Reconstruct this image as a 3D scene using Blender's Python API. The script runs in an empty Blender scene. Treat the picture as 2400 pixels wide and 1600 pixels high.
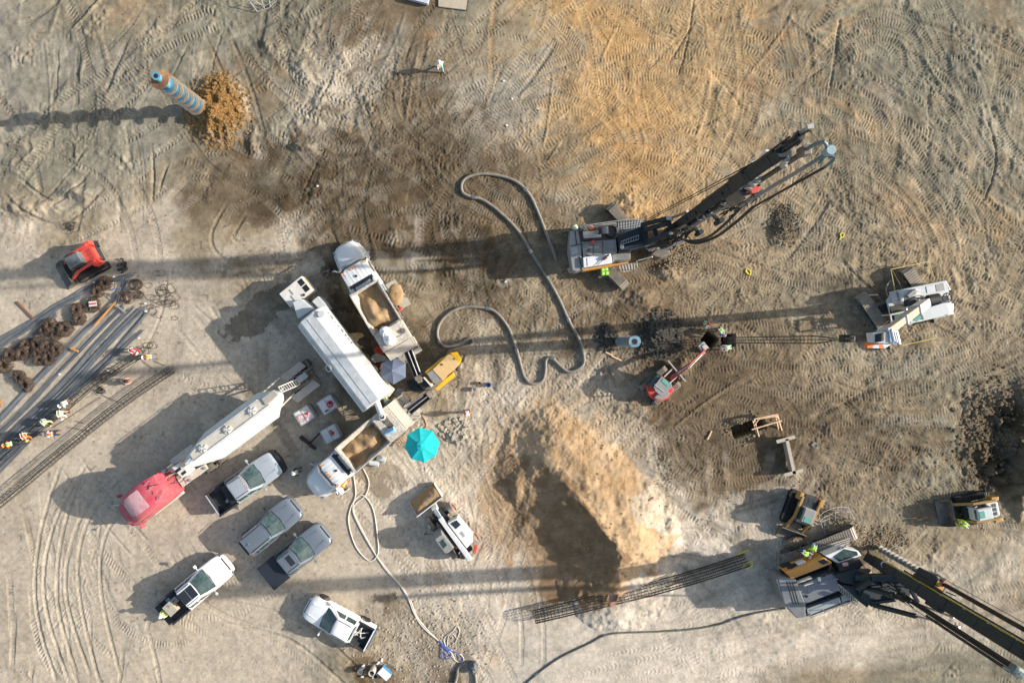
import bpy, bmesh, math, random
import numpy as np
from mathutils import Vector, Matrix

S = bpy.context.scene
COL = S.collection
R = math.radians
CH = 56.1            # drone height above the ground, m
SC = 28.5            # plan units per metre at ground level

# ---------------------------------------------------------------- camera, sky, sun, exposure
cam_d = bpy.data.cameras.new('drone_camera')
cam = bpy.data.objects.new('drone_camera', cam_d)
COL.objects.link(cam)
cam.location = (0, 0, CH)
cam.rotation_euler = (0, 0, 0)
cam_d.sensor_width = 36.0
cam_d.lens = 36.0 * CH / (2400 / SC)
cam_d.clip_start = 0.5
cam_d.clip_end = 2500
S.camera = cam

SUN_EL, SUN_AZ = R(23.6), R(3.4)     # azimuth counted from +x towards +y
w = bpy.data.worlds.new("World"); S.world = w; w.use_nodes = True
nt = w.node_tree
bg = nt.nodes['Background']
sky = nt.nodes.new('ShaderNodeTexSky'); sky.sky_type = 'NISHITA'; sky.sun_disc = False
sky.sun_elevation = SUN_EL; sky.sun_rotation = R(90) - SUN_AZ
sky.air_density = 1.3; sky.dust_density = 2.5; sky.ozone_density = 1.0
nt.links.new(sky.outputs[0], bg.inputs[0])
bg.inputs[1].default_value = 0.115
sd = bpy.data.lights.new('sun', 'SUN'); sd.energy = 4.6; sd.angle = R(0.6); sd.color = (1.0, 0.925, 0.82)
so = bpy.data.objects.new('sun', sd); COL.objects.link(so)
sv = Vector((math.cos(SUN_EL)*math.cos(SUN_AZ), math.cos(SUN_EL)*math.sin(SUN_AZ), math.sin(SUN_EL)))
so.rotation_euler = sv.to_track_quat('Z', 'Y').to_euler()
so.location = (60, 10, 40)
S.view_settings.view_transform = 'Standard'; S.view_settings.look = 'None'
S.view_settings.gamma = 1.0; S.view_settings.use_curve_mapping = False
S.view_settings.exposure = 0.62
S.render.engine = 'CYCLES'

# ---------------------------------------------------------------- helpers
def G(px, py, h=0.0):
    """point of the site plan at height h, metres"""
    k = (CH - h) / CH
    return Vector(((px - 1200) / SC * k, (800 - py) / SC * k, h))

def lin(*c):
    if len(c) == 1: c = c[0]
    o = []
    for v in c:
        v /= 255.0
        o.append(v / 12.92 if v <= 0.04045 else ((v + 0.055) / 1.055) ** 2.4)
    return tuple(o)

MATS = {}
DUST = lin(176, 160, 138)
def mat(name, c=None, rough=0.55, metal=0.0, var=0.12, scale=3.0, dust=0.0, bump=0.0, bscale=30.0, spec=0.5, c2=None, coat=0.0, c2amt=0.5):
    """procedural material: base colour broken up by noise, wear and dust"""
    if name in MATS: return MATS[name]
    m = bpy.data.materials.new(name); m.use_nodes = True
    n = m.node_tree; N = n.nodes; L = n.links
    p = N['Principled BSDF']
    base = tuple(c) + (1,)
    tc = N.new('ShaderNodeTexCoord')
    nz = N.new('ShaderNodeTexNoise'); nz.inputs['Scale'].default_value = scale; nz.inputs['Detail'].default_value = 6
    nz.inputs['Roughness'].default_value = 0.65
    L.new(tc.outputs['Object'], nz.inputs['Vector'])
    mr = N.new('ShaderNodeMapRange'); mr.inputs[1].default_value = 0.3; mr.inputs[2].default_value = 0.7
    mr.inputs[3].default_value = 1 - var; mr.inputs[4].default_value = 1 + var
    L.new(nz.outputs[0], mr.inputs[0])
    mx = N.new('ShaderNodeVectorMath'); mx.operation = 'SCALE'; mx.inputs[0].default_value = base[:3]
    L.new(mr.outputs[0], mx.inputs['Scale'])
    out = mx.outputs[0]
    def mixin(col, lo, hi, sc, amt, src):
        a = N.new('ShaderNodeTexNoise'); a.inputs['Scale'].default_value = sc; a.inputs['Detail'].default_value = 8
        a.inputs['Roughness'].default_value = 0.7
        L.new(tc.outputs['Object'], a.inputs['Vector'])
        r = N.new('ShaderNodeMapRange'); r.inputs[1].default_value = lo; r.inputs[2].default_value = hi
        r.inputs[3].default_value = 0; r.inputs[4].default_value = amt
        L.new(a.outputs[0], r.inputs[0])
        mm = N.new('ShaderNodeMix'); mm.data_type = 'RGBA'
        L.new(r.outputs[0], mm.inputs[0]); L.new(src, mm.inputs[6]); mm.inputs[7].default_value = tuple(col) + (1,)
        return mm.outputs[2]
    if c2 is not None: out = mixin(c2, 0.5 - c2amt * 0.35, 0.62 - c2amt * 0.1, scale * 1.7, 0.95, out)
    if dust > 0: out = mixin(DUST, 0.35, 0.75, 1.3, min(1, dust * 1.6), out)
    L.new(out, p.inputs['Base Color'])
    p.inputs['Roughness'].default_value = rough; p.inputs['Metallic'].default_value = metal
    p.inputs['Specular IOR Level'].default_value = spec
    if coat: p.inputs['Coat Weight'].default_value = coat; p.inputs['Coat Roughness'].default_value = 0.08
    if bump:
        b = N.new('ShaderNodeBump'); b.inputs['Strength'].default_value = 0.6; b.inputs['Distance'].default_value = bump
        z = N.new('ShaderNodeTexNoise'); z.inputs['Scale'].default_value = bscale; z.inputs['Detail'].default_value = 5
        L.new(tc.outputs['Object'], z.inputs['Vector']); L.new(z.outputs[0], b.inputs['Height']); L.new(b.outputs[0], p.inputs['Normal'])
    MATS[name] = m
    return m

class MB:
    """collects shapes, links them as one mesh"""
    def __init__(s, M=None): s.v = []; s.f = []; s.M = M or Matrix.Identity(4)
    def add(s, vs, fs):
        o = len(s.v); s.v += [tuple(s.M @ Vector(p)) for p in vs]; s.f += [tuple(i + o for i in f) for f in fs]; return s
    def box(s, c, d, rz=0.0, T=None, taper=1.0):
        m = Matrix.Translation(c) @ (T if T else Matrix.Rotation(rz, 4, 'Z'))
        x, y, z = d[0] / 2, d[1] / 2, d[2] / 2
        vs = [m @ Vector(q) for q in [(-x,-y,-z),(x,-y,-z),(x,y,-z),(-x,y,-z),(-x*taper,-y*taper,z),(x*taper,-y*taper,z),(x*taper,y*taper,z),(-x*taper,y*taper,z)]]
        return s.add(vs, [(0,3,2,1),(4,5,6,7),(0,1,5,4),(1,2,6,5),(2,3,7,6),(3,0,4,7)])
    def beam(s, a, b, wy, wz, up=(0,0,1), w2=None, h2=None):
        a = Vector(a); b = Vector(b); d = (b - a).normalized(); u = Vector(up)
        if abs(d.dot(u)) > 0.97: u = Vector((1,0,0))
        y = u.cross(d).normalized(); z = d.cross(y)
        w2 = w2 or wy; h2 = h2 or wz
        vs = [a - y*wy/2 - z*wz/2, a + y*wy/2 - z*wz/2, a + y*wy/2 + z*wz/2, a - y*wy/2 + z*wz/2,
              b - y*w2/2 - z*h2/2, b + y*w2/2 - z*h2/2, b + y*w2/2 + z*h2/2, b - y*w2/2 + z*h2/2]
        return s.add(vs, [(0,3,2,1),(4,5,6,7),(0,1,5,4),(1,2,6,5),(2,3,7,6),(3,0,4,7)])
    def cyl(s, a, b, r, r2=None, n=14, caps=True):
        a = Vector(a); b = Vector(b); r2 = r if r2 is None else r2
        d = (b - a).normalized(); u = Vector((0,0,1)) if abs(d.z) < 0.9 else Vector((1,0,0))
        y = u.cross(d).normalized(); z = d.cross(y); vs = []
        for p, q in ((a, r), (b, r2)):
            for i in range(n):
                t = 2*math.pi*i/n; vs.append(p + (y*math.cos(t) + z*math.sin(t))*q)
        fs = [(i, (i+1) % n, n + (i+1) % n, n + i) for i in range(n)]
        if caps: fs += [tuple(range(n-1, -1, -1)), tuple(range(n, 2*n))]
        return s.add(vs, fs)
    def tube(s, P, r, n=6, closed=False):
        P = [Vector(p) for p in P]; m = len(P); vs = []; prev = None
        rr = r if isinstance(r, (list, tuple)) else [r]*m
        for i in range(m):
            if closed: d = P[(i+1) % m] - P[i-1]
            else: d = P[min(i+1, m-1)] - P[max(i-1, 0)]
            d = d.normalized() if d.length > 1e-9 else Vector((0,0,1))
            if prev is None:
                u = Vector((0,0,1)) if abs(d.z) < 0.9 else Vector((1,0,0))
                y = u.cross(d).normalized()
            else:
                y = prev - d*prev.dot(d); y = y.normalized() if y.length > 1e-6 else Vector((1,0,0)).cross(d).normalized()
            prev = y; z = d.cross(y)
            for k in range(n):
                t = 2*math.pi*k/n; vs.append(P[i] + (y*math.cos(t) + z*math.sin(t))*rr[i])
        fs = []
        for i in range(m if closed else m-1):
            j = (i+1) % m
            for k in range(n): fs.append((i*n+k, i*n+(k+1) % n, j*n+(k+1) % n, j*n+k))
        if not closed: fs += [tuple(range(n-1, -1, -1)), tuple(range((m-1)*n, m*n))]
        return s.add(vs, fs)
    def prism(s, poly, z0, z1, k=1.0):
        n = len(poly); cx = sum(p[0] for p in poly)/n; cy = sum(p[1] for p in poly)/n
        ar = sum(poly[i][0]*poly[(i+1) % n][1] - poly[(i+1) % n][0]*poly[i][1] for i in range(n))
        if ar < 0: poly = poly[::-1]
        vs = [(p[0], p[1], z0) for p in poly] + [(cx+(p[0]-cx)*k, cy+(p[1]-cy)*k, z1) for p in poly]
        return s.add(vs, [tuple(range(n-1, -1, -1)), tuple(range(n, 2*n))] + [(i, (i+1) % n, n+(i+1) % n, n+i) for i in range(n)])
    def loft(s, rings, cap=True):
        n = len(rings[0]); vs = [p for r in rings for p in r]; fs = []
        for j in range(len(rings)-1):
            for i in range(n): fs.append((j*n+i, j*n+(i+1) % n, (j+1)*n+(i+1) % n, (j+1)*n+i))
        if cap: fs += [tuple(range(n-1, -1, -1)), tuple(range((len(rings)-1)*n, len(rings)*n))]
        return s.add(vs, fs)
    def quad(s, a, b, c, d, t=0.012):
        a, b, c, d = map(Vector, (a, b, c, d)); nrm = (b-a).cross(d-a).normalized()*t
        return s.add([a, b, c, d, a-nrm, b-nrm, c-nrm, d-nrm], [(0,1,2,3),(7,6,5,4),(1,0,4,5),(2,1,5,6),(3,2,6,7),(0,3,7,4)])
    def sph(s, c, r, sz=None, nu=10, nv=6, half=False, T=None):
        c = Vector(c); sz = sz or (1,1,1); vs = []; fs = []
        T = T or Matrix.Identity(4)
        lo = 0.0 if half else -math.pi/2
        for j in range(nv+1):
            a = lo + (math.pi/2-lo)*j/nv
            for i in range(nu):
                t = 2*math.pi*i/nu
                vs.append(c + (T @ Vector((math.cos(a)*math.cos(t)*r*sz[0], math.cos(a)*math.sin(t)*r*sz[1], math.sin(a)*r*sz[2]))))
        for j in range(nv):
            for i in range(nu): fs.append((j*nu+i, j*nu+(i+1) % nu, (j+1)*nu+(i+1) % nu, (j+1)*nu+i))
        fs += [tuple(range(nu-1, -1, -1))]
        return s.add(vs, fs)
    def build(s, name, m, parent=None, bevel=0.0, smooth=False, ang=40, kind=None, label=None, keep=False):
        if parent is not None and kind is None and not keep and len(s.f) > 6:
            gr = s.groups()
            if len(gr) > 60: kind = 'stuff'
            elif len(gr) > 1:
                first = None
                for fs in gr:
                    used = sorted({i for f in fs for i in f}); mp = {v: k for k, v in enumerate(used)}
                    q = MB(); q.v = [s.v[i] for i in used]; q.f = [tuple(mp[i] for i in f) for f in fs]
                    o = q.build(name, m, parent, bevel, smooth, ang, None, label, True); first = first or o
                return first
        me = bpy.data.meshes.new(name); me.from_pydata(s.v, [], s.f)
        bm = bmesh.new(); bm.from_mesh(me)
        bmesh.ops.remove_doubles(bm, verts=bm.verts, dist=1e-5)
        bmesh.ops.recalc_face_normals(bm, faces=bm.faces)
        if bevel:
            es = [e for e in bm.edges if len(e.link_faces) == 2 and e.calc_face_angle(0) > 0.5]
            bmesh.ops.bevel(bm, geom=es, offset=bevel, segments=2, profile=0.6, affect='EDGES', clamp_overlap=True)
        bm.to_mesh(me); bm.free()
        if smooth:
            me.polygons.foreach_set('use_smooth', [True]*len(me.polygons))
            me.set_sharp_from_angle(angle=R(ang))
        me.materials.append(m)
        o = bpy.data.objects.new(name, me); COL.objects.link(o); o.parent = parent
        if kind: o['kind'] = kind
        if label: o['label'] = label
        return o
    def groups(s, gap=0.03):
        """faces of the separate pieces: islands whose boxes do not touch"""
        p = list(range(len(s.v)))
        def fd(i):
            while p[i] != i: p[i] = p[p[i]]; i = p[i]
            return i
        for f in s.f:
            a = fd(f[0])
            for i in f[1:]:
                b = fd(i)
                if b != a: p[b] = a
        isl = {}
        for f in s.f: isl.setdefault(fd(f[0]), []).append(f)
        if len(isl) < 2 or len(isl) > 400: return [s.f] if len(isl) < 2 else [[f] for f in s.f[:61]]
        V = np.array(s.v); bx = []
        for fs in isl.values():
            q = V[list({i for f in fs for i in f})]; bx.append((q.min(0)-gap, q.max(0)+gap, fs))
        n = len(bx); q = list(range(n))
        def fq(i):
            while q[i] != i: q[i] = q[q[i]]; i = q[i]
            return i
        for i in range(n):
            for j in range(i+1, n):
                if (bx[i][0] <= bx[j][1]).all() and (bx[j][0] <= bx[i][1]).all(): q[fq(j)] = fq(i)
        out = {}
        for i in range(n): out.setdefault(fq(i), []).extend(bx[i][2])
        return list(out.values())

def tag(o, label, cat, group=None):
    o['label'] = label; o['category'] = cat
    if group: o['group'] = group
    return o

def thing(name, label, cat, loc, rz=0.0, group=None):
    o = bpy.data.objects.new(name, None); COL.objects.link(o)
    o.empty_display_size = 0.3
    o.location = loc; o.rotation_euler = (0, 0, rz)
    return tag(o, label, cat, group)

def local(o):
    """site plan -> the frame of thing o"""
    m = (Matrix.Translation(o.location) @ o.rotation_euler.to_matrix().to_4x4()).inverted()
    return lambda px, py, h=0.0: m @ G(px, py, h)

def copy_thing(o, loc, rz, label, parent=None):
    c = o.copy(); COL.objects.link(c); c.parent = parent
    if parent is None:
        c.location = loc; c.rotation_euler = (o.rotation_euler[0], o.rotation_euler[1], rz); c['label'] = label
    for ch in o.children: copy_thing(ch, None, None, None, c)
    return c

def spline(P, step=0.15, closed=False):
    """Catmull-Rom through the points, resampled"""
    P = [Vector(p) for p in P]; out = []; n = len(P)
    for i in range(n if closed else n-1):
        if closed: p0, p1, p2, p3 = P[i-1], P[i], P[(i+1) % n], P[(i+2) % n]
        else: p0, p1, p2, p3 = P[max(i-1,0)], P[i], P[i+1], P[min(i+2,n-1)]
        k = max(2, int((p2-p1).length/step))
        for j in range(k):
            t = j/k; t2 = t*t; t3 = t2*t
            out.append(0.5*((2*p1)+(-p0+p2)*t+(2*p0-5*p1+4*p2-p3)*t2+(-p0+3*p1-3*p2+p3)*t3))
    if not closed: out.append(P[-1])
    return out

# ---------------------------------------------------------------- the ground
rng = np.random.default_rng(7)
DX = 0.076
XD = np.arange(-43.7, 43.7 + DX, DX); YD = np.arange(-29.6, 29.6 + DX, DX)
nx, ny = len(XD), len(YD)

def vn(xs, ys, cell, seed):
    """value noise on a separable grid, wraps after 256 cells"""
    r = np.random.default_rng(seed); K = 256; Lt = r.random((K, K)).astype(np.float32)*2-1
    def wgt(a):
        u = np.asarray(a)/cell + 1000.37; i = np.floor(u).astype(int); f = u - i; f = f*f*f*(f*(f*6-15)+10)
        M = np.zeros((len(u), K), np.float32); q = np.arange(len(u)); M[q, i % K] += 1-f; M[q, (i+1) % K] += f
        return M
    return wgt(ys) @ Lt @ wgt(xs).T

def gridmap(rows, table, PX, PY, sx, sy):
    """bilinear lookup in a coarse table of letters"""
    A = np.array([[table[c] for c in r] for r in rows], np.float32)
    if A.ndim == 2: A = A[..., None]
    u = np.clip(PX/sx, 0, A.shape[1]-1.001); v = np.clip(PY/sy, 0, A.shape[0]-1.001)
    i = u.astype(int); j = v.astype(int); fu = (u-i)[..., None]; fv = (v-j)[..., None]
    fu = fu*fu*(3-2*fu); fv = fv*fv*(3-2*fv)
    return (A[j, i]*(1-fu)+A[j, i+1]*fu)*(1-fv)+(A[j+1, i]*(1-fu)+A[j+1, i+1]*fu)*fv

PX, PY = np.meshgrid(XD*SC+1200, 800-YD*SC)
PX = PX.astype(np.float32); PY = PY.astype(np.float32)
wx = vn(XD, YD, 5.0, 1)*70 + vn(XD, YD, 1.8, 2)*40 + vn(XD, YD, 0.6, 3)*18 + vn(XD, YD, 0.22, 31)*8
wy = vn(XD, YD, 5.0, 4)*70 + vn(XD, YD, 1.8, 5)*40 + vn(XD, YD, 0.6, 6)*18 + vn(XD, YD, 0.22, 61)*8
streak = vn(XD*0.8+YD.mean(), YD, 0.9, 8)

SOIL = dict(L=(220,209,193), l=(201,189,171), g=(168,161,147), G=(143,138,121), b=(126,112,92), D=(98,86,69),
            o=(200,164,116), p=(186,161,124), k=(82,77,68), w=(214,205,191), t=(166,153,130), s=(190,164,130), m=(150,128,100))
SOIL = {k: lin(v) for k, v in SOIL.items()}
rows = ["gGttGGGGGbbGtpoppptGGGGGG",
        "ggGtGGGGbbbttpoopptGGGGGG",
        "gggGGtbGlbbggooopptGGGGGG",
        "gGGggbbDDbbggpooppttGtGtG",
        "GtgtttDDDDDbbtopptttttGGt",
        "lltllbDDDbDDgttopttttttGt",
        "lllllttlDgDDbbbbttttttttt",
        "llllllllbttbbtbbttttttttt",
        "llllllllbbbttbbDDDbtttttt",
        "llllllllbbblttbbbbbttGGtt",
        "lllllllltttLLttbbbbbbbGDk",
        "lllllllllLLtssLlbbbbtbGDD",
        "llllllllllLLssstlLlbtGbtt",
        "llllllllllLLsmspLlLlbtttt",
        "llllllllllLLLLwLLLLLlllll",
        "llllllllgtLLwwLLLLLLLlllG",
        "llllllllttbLwLLLLltttGGGG"]
colr = gridmap(rows, SOIL, PX + wx, PY + wy, 100, 100)

rrow = ["ffffffffffeeddccccddeeee",]
ROUGH = {str(i): i/9 for i in range(10)}
rg = ["9999999988877666666778888",
      "9999999988776666666778888",
      "9999999998877666666788888",
      "9889999998877666677888888",
      "9987788999987777777888888",
      "8765566899999877778888888",
      "4433334678999888778888888",
      "3333333345688888888888888",
      "2222222234578889998888888",
      "2222222234577788998888899",
      "2222222234566667888889999",
      "3222222233555555688888999",
      "4322222233455455566788888",
      "4422222233455544455666666",
      "5432222234444444444455566",
      "5543322456444444444444566",
      "5543322467644444444555678"]
rough = gridmap(rg, ROUGH, PX + wx*0.5, PY + wy*0.5, 100, 100)[..., 0]

_pd = np.clip(1-np.hypot((PX-1400)/190, (PY-1220)/160), 0, 1)
rough = rough*(1-0.85*np.clip(_pd*3, 0, 1))
H = 0.10*vn(XD, YD, 11, 10) + 0.05*vn(XD, YD, 4, 11)
fine = 0.11*vn(XD, YD, 1.5, 12) + 0.05*vn(XD, YD, 0.6, 13) + 0.028*vn(XD, YD, 0.3, 14) + 0.018*vn(XD, YD, 0.15, 15)
lump = np.clip(vn(XD, YD, 2.2, 16)-0.15, 0, 1)*np.abs(vn(XD, YD, 0.35, 17))*0.22
H = H + rough*fine*0.8 + rough**2*lump

def inpoly(poly, X, Y):
    m = np.zeros(X.shape, bool); n = len(poly)
    for i in range(n):
        x1, y1 = poly[i]; x2, y2 = poly[(i+1) % n]
        if y1 == y2: continue
        c = ((y1 > Y) != (y2 > Y)) & (X < (x2-x1)*(Y-y1)/(y2-y1)+x1); m ^= c
    return m

ex, ey = PX + wx*0.12 + vn(XD, YD, 0.5, 20)*9 + vn(XD, YD, 0.18, 21)*5, PY + wy*0.12 + vn(XD, YD, 0.5, 22)*9 + vn(XD, YD, 0.18, 23)*5
def darkened(poly, f, tint=(1, .96, .9)):  # multiplies soil colour down: damp patches, also shaded heap face and pit floor
    global colr
    m = inpoly(poly, ex, ey)[..., None]
    colr = np.where(m, colr*np.array(tint, np.float32)*f, colr)
darkened([(762,730),(850,700),(900,780),(850,860),(790,800)], 0.7)
darkened([(790,260),(770,330),(680,420),(560,500),(520,580),(600,560),(700,480),(742,470),(755,500),(762,575),(860,570),(1180,600),(1300,620),(1280,560),(1218,470),(1215,360),(1100,340),(1060,200),(960,250),(880,330),(830,280)], 0.82)
darkened([(1100,420),(1200,430),(1255,500),(1260,560),(1210,500),(1150,470),(1095,455)], 0.72)
darkened([(820,1085),(900,1080),(960,1110),(950,1150),(900,1170),(850,1140)], 0.62)
darkened([(860,1600),(830,1540),(880,1530),(940,1560),(980,1540),(960,1480),(900,1430),(880,1390),(930,1400),(1000,1440),(1050,1460),(1100,1530),(1130,1600)], 0.58, (1.0,.93,.84))
darkened([(1150,905),(1120,920),(1060,990),(1000,980),(1020,940),(1100,880)], 0.75)
darkened([(1195,1105),(1280,1095),(1330,1150),(1440,1255),(1450,1330),(1410,1395),(1300,1385),(1220,1260),(1200,1180)], 0.8, (1,.95,.88))  # heap's west face: damp sand, with the slope's shade put into the colour
darkened([(1150,1180),(1200,1180),(1230,1300),(1180,1280),(1130,1260)], 0.75)
darkened([(1800,490),(1830,480),(1870,520),(1870,575),(1840,560),(1800,560)], 0.42)
darkened([(2225,890),(2400,870),(2400,1180),(2290,1175),(2235,1060)], 0.62)  # pit floor: shade of the pit wall put into the soil colour
darkened([(1400,770),(1500,740),(1590,760),(1600,820),(1500,840),(1400,820)], 0.55)
darkened([(1500,600),(1560,580),(1620,580),(1600,630),(1540,640)], 0.6)
darkened([(2060,1240),(2100,1280),(2040,1310),(2020,1270)], 0.5)
darkened([(840,1520),(900,1520),(935,1575),(900,1600),(850,1600),(826,1560)], 0.72, (1,.9,.78))
def tintp(poly, c, a):
    global colr
    m = inpoly(poly, PX+wx*.5, PY+wy*.5)[..., None]*a*(1+0.3*vn(XD, YD, .8, 90)[..., None]); colr = colr*(1-m) + np.array(lin(c), np.float32)*m
# pale dry patches in the wet soil
for cx_, cy_, r_ in ((885,462,26),(1045,540,18),(975,500,34),(940,545,22),(965,600,34),(1010,620,22),(1180,655,20),(300,240,40),(2070,215,45),(800,410,18),(1140,760,30)):
    m_ = (((ex-cx_)/r_)**2 + ((ey-cy_)/(r_*0.7))**2 < 1)[..., None]
    colr = np.where(m_, colr*0.35 + np.array(lin(178,168,152), np.float32)*0.65, colr)
# orange and ochre specks
spk = np.clip(vn(XD, YD, 2.6, 40) + vn(XD, YD, 0.7, 41)*0.5 + vn(XD, YD, 0.25, 42)*0.25 - 0.25, 0, 0.7)[..., None]*0.9
orz = ((PX > 1150) & (PY < 1150))[..., None]
colr = colr*(1-spk*orz*0.3) + np.array(lin(188,146,98), np.float32)*spk*orz*0.3
for cx_, cy_, r_, a_ in ((280,40,45,.5),(660,170,30,.5),(700,240,26,.45),(1010,85,16,.5),(1480,330,60,.5),(2100,480,50,.45),(2340,540,22,.8),(1590,480,50,.5),(1700,620,50,.3),(1150,1540,26,.5),(1190,1400,20,.4),(640,230,25,.3)):
    m_ = np.exp(-(((ex-cx_)/r_)**2 + ((ey-cy_)/r_)**2))[..., None]*a_*(0.6+0.4*vn(XD, YD, 0.3, 43)[..., None])
    m_ = np.clip(m_, 0, 1); colr = colr*(1-m_) + np.array(lin(198,142,82), np.float32)*m_
# small damp spots on the parking apron
sp = (vn(XD, YD, 0.26, 44) > 0.86)[..., None] & ((PX < 1000) & (PY > 560))[..., None]
colr = np.where(sp, colr*0.62, colr)

def mound(px, py, rx, ry, h, seed=0, pw=1.0, lum=1.0):
    global H
    d = np.sqrt(((PX+wx*0.2-px)/rx)**2 + ((PY+wy*0.2-py)/ry)**2)
    f = np.clip(1-d, 0, 1)**pw
    H = H + f*h*(1+lum*0.25*vn(XD, YD, 0.5, 100+seed)) + lum*np.clip(f*3, 0, 1)*np.abs(h)*0.10*vn(XD, YD, 0.22, 120+seed)
    return f
f = mound(512, 262, 78, 88, 1.3, 1); fa = np.clip(f*3.2+0.25*vn(XD, YD, 0.3, 70), 0, 1)[..., None]*(f > 0)[..., None]
colr = colr*(1-fa) + np.array(lin(148,116,72), np.float32)*fa*(1+0.25*vn(XD, YD, 0.2, 71)[..., None])
f = mound(1545, 785, 52, 50, 0.9, 2); fa = np.clip(f*3, 0, 1)[..., None]
colr = colr*(1-fa) + np.array(lin(84,80,74), np.float32)*fa
mound(1430, 790, 30, 40, 0.3, 3); mound(1835, 525, 40, 50, 0.5, 4); mound(1610, 860, 30, 26, 0.45, 5)
mound(60, 480, 100, 30, 0.5, 6); mound(180, 440, 60, 22, 0.4, 7); mound(700, 345, 40, 14, 0.45, 8); mound(590, 330, 14, 70, 0.35, 9)
mound(1090, 1030, 40, 30, 0.35, 11); mound(1480, 470, 50, 60, 0.4, 12); mound(1560, 625, 50, 20, 0.5, 13)
mound(1500, 690, 55, 45, 0.35, 14); mound(1980, 1230, 60, 28, 0.5, 15); mound(1480, 960, 60, 20, 0.3, 16)
mound(2380, 1080, 20, 160, 0.9, 17); mound(30, 330, 60, 20, 0.3, 18); mound(640, 120, 50, 40, 0.4, 19); mound(720, 150, 40, 60, 0.4, 20)
mound(0, 200, 40, 30, -0.6, 21)

def ridge(P, hs, wl, wr, seed):
    """long heap: wl = width of the side to the left of the line, wr to the right (m)"""
    global H
    best = np.full(PX.shape, 1e9, np.float32); hh = np.zeros(PX.shape, np.float32); sd_ = np.zeros(PX.shape, np.float32)
    qx = PX + wx*0.25; qy = PY + wy*0.25
    for i in range(len(P)-1):
        ax, ay = P[i]; bx, by = P[i+1]; L2 = (bx-ax)**2+(by-ay)**2
        t = np.clip(((qx-ax)*(bx-ax)+(qy-ay)*(by-ay))/L2, 0, 1)
        dx = qx-(ax+t*(bx-ax)); dy = qy-(ay+t*(by-ay)); d = np.sqrt(dx*dx+dy*dy)/SC
        c = (bx-ax)*dy-(by-ay)*dx
        k = d < best; best = np.where(k, d, best); hh = np.where(k, hs[i]+(hs[i+1]-hs[i])*t, hh); sn_ = c/(math.sqrt(L2)*d*SC+1e-3)*0.5+0.5; sn_ = sn_*sn_*(3-2*sn_); sd_ = np.where(k, wr+(wl-wr)*sn_, sd_)
    f = np.clip(1-best/sd_, 0, 1)
    H = np.maximum(H, H*0.3 + f*hh*(1+0.08*vn(XD, YD, 1.1, seed)) + (f > 0)*0.05*vn(XD, YD, 0.4, seed+1))
ridge([(1290,1112),(1335,1152),(1388,1204),(1436,1252),(1446,1296),(1436,1336)], [1.3,2.0,2.4,2.5,2.4,1.5], 4.3, 5.4, 200)
mound(1330, 1050, 120, 100, 0.8, 30, lum=.15); mound(1500, 1220, 90, 110, 0.6, 31, lum=.1)
mound(1385, 1310, 60, 50, 0.35, 22, lum=.4); mound(1245, 1240, 32, 40, 0.3, 23); mound(1215, 1150, 18, 50, 0.35, 24)
# pit on the right
f = np.clip((PX+wx*0.35-2205)/110, 0, 1)*np.clip((2392+wy*0.15-PX)/10, 0, 1)*np.clip((PY+wy*0.4-870)/80, 0, 1)*np.clip((1190-PY+wx*0.3)/60, 0, 1)
H = H - 0.95*f*(1+0.2*vn(XD, YD, 0.8, 210)) + f*0.8*np.abs(vn(XD, YD, 0.7, 211)) + f*0.3*np.abs(vn(XD, YD, 0.3, 212))
H = H + 0.25*np.clip(1-np.abs(PX-2405)/40, 0, 1)*np.clip((PY-840)/60, 0, 1)*np.clip((1250-PY)/60, 0, 1)
# slot under the timber frame, bore holes
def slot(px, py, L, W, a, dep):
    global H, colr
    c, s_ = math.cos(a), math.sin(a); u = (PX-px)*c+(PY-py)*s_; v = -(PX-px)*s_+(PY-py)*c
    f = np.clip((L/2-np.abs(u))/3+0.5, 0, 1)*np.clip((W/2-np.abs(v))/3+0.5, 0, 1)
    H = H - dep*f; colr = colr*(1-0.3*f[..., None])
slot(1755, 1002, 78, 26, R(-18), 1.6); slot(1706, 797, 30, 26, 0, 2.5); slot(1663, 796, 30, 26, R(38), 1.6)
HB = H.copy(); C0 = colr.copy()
cm = np.ones(PX.shape, np.float32)

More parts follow.
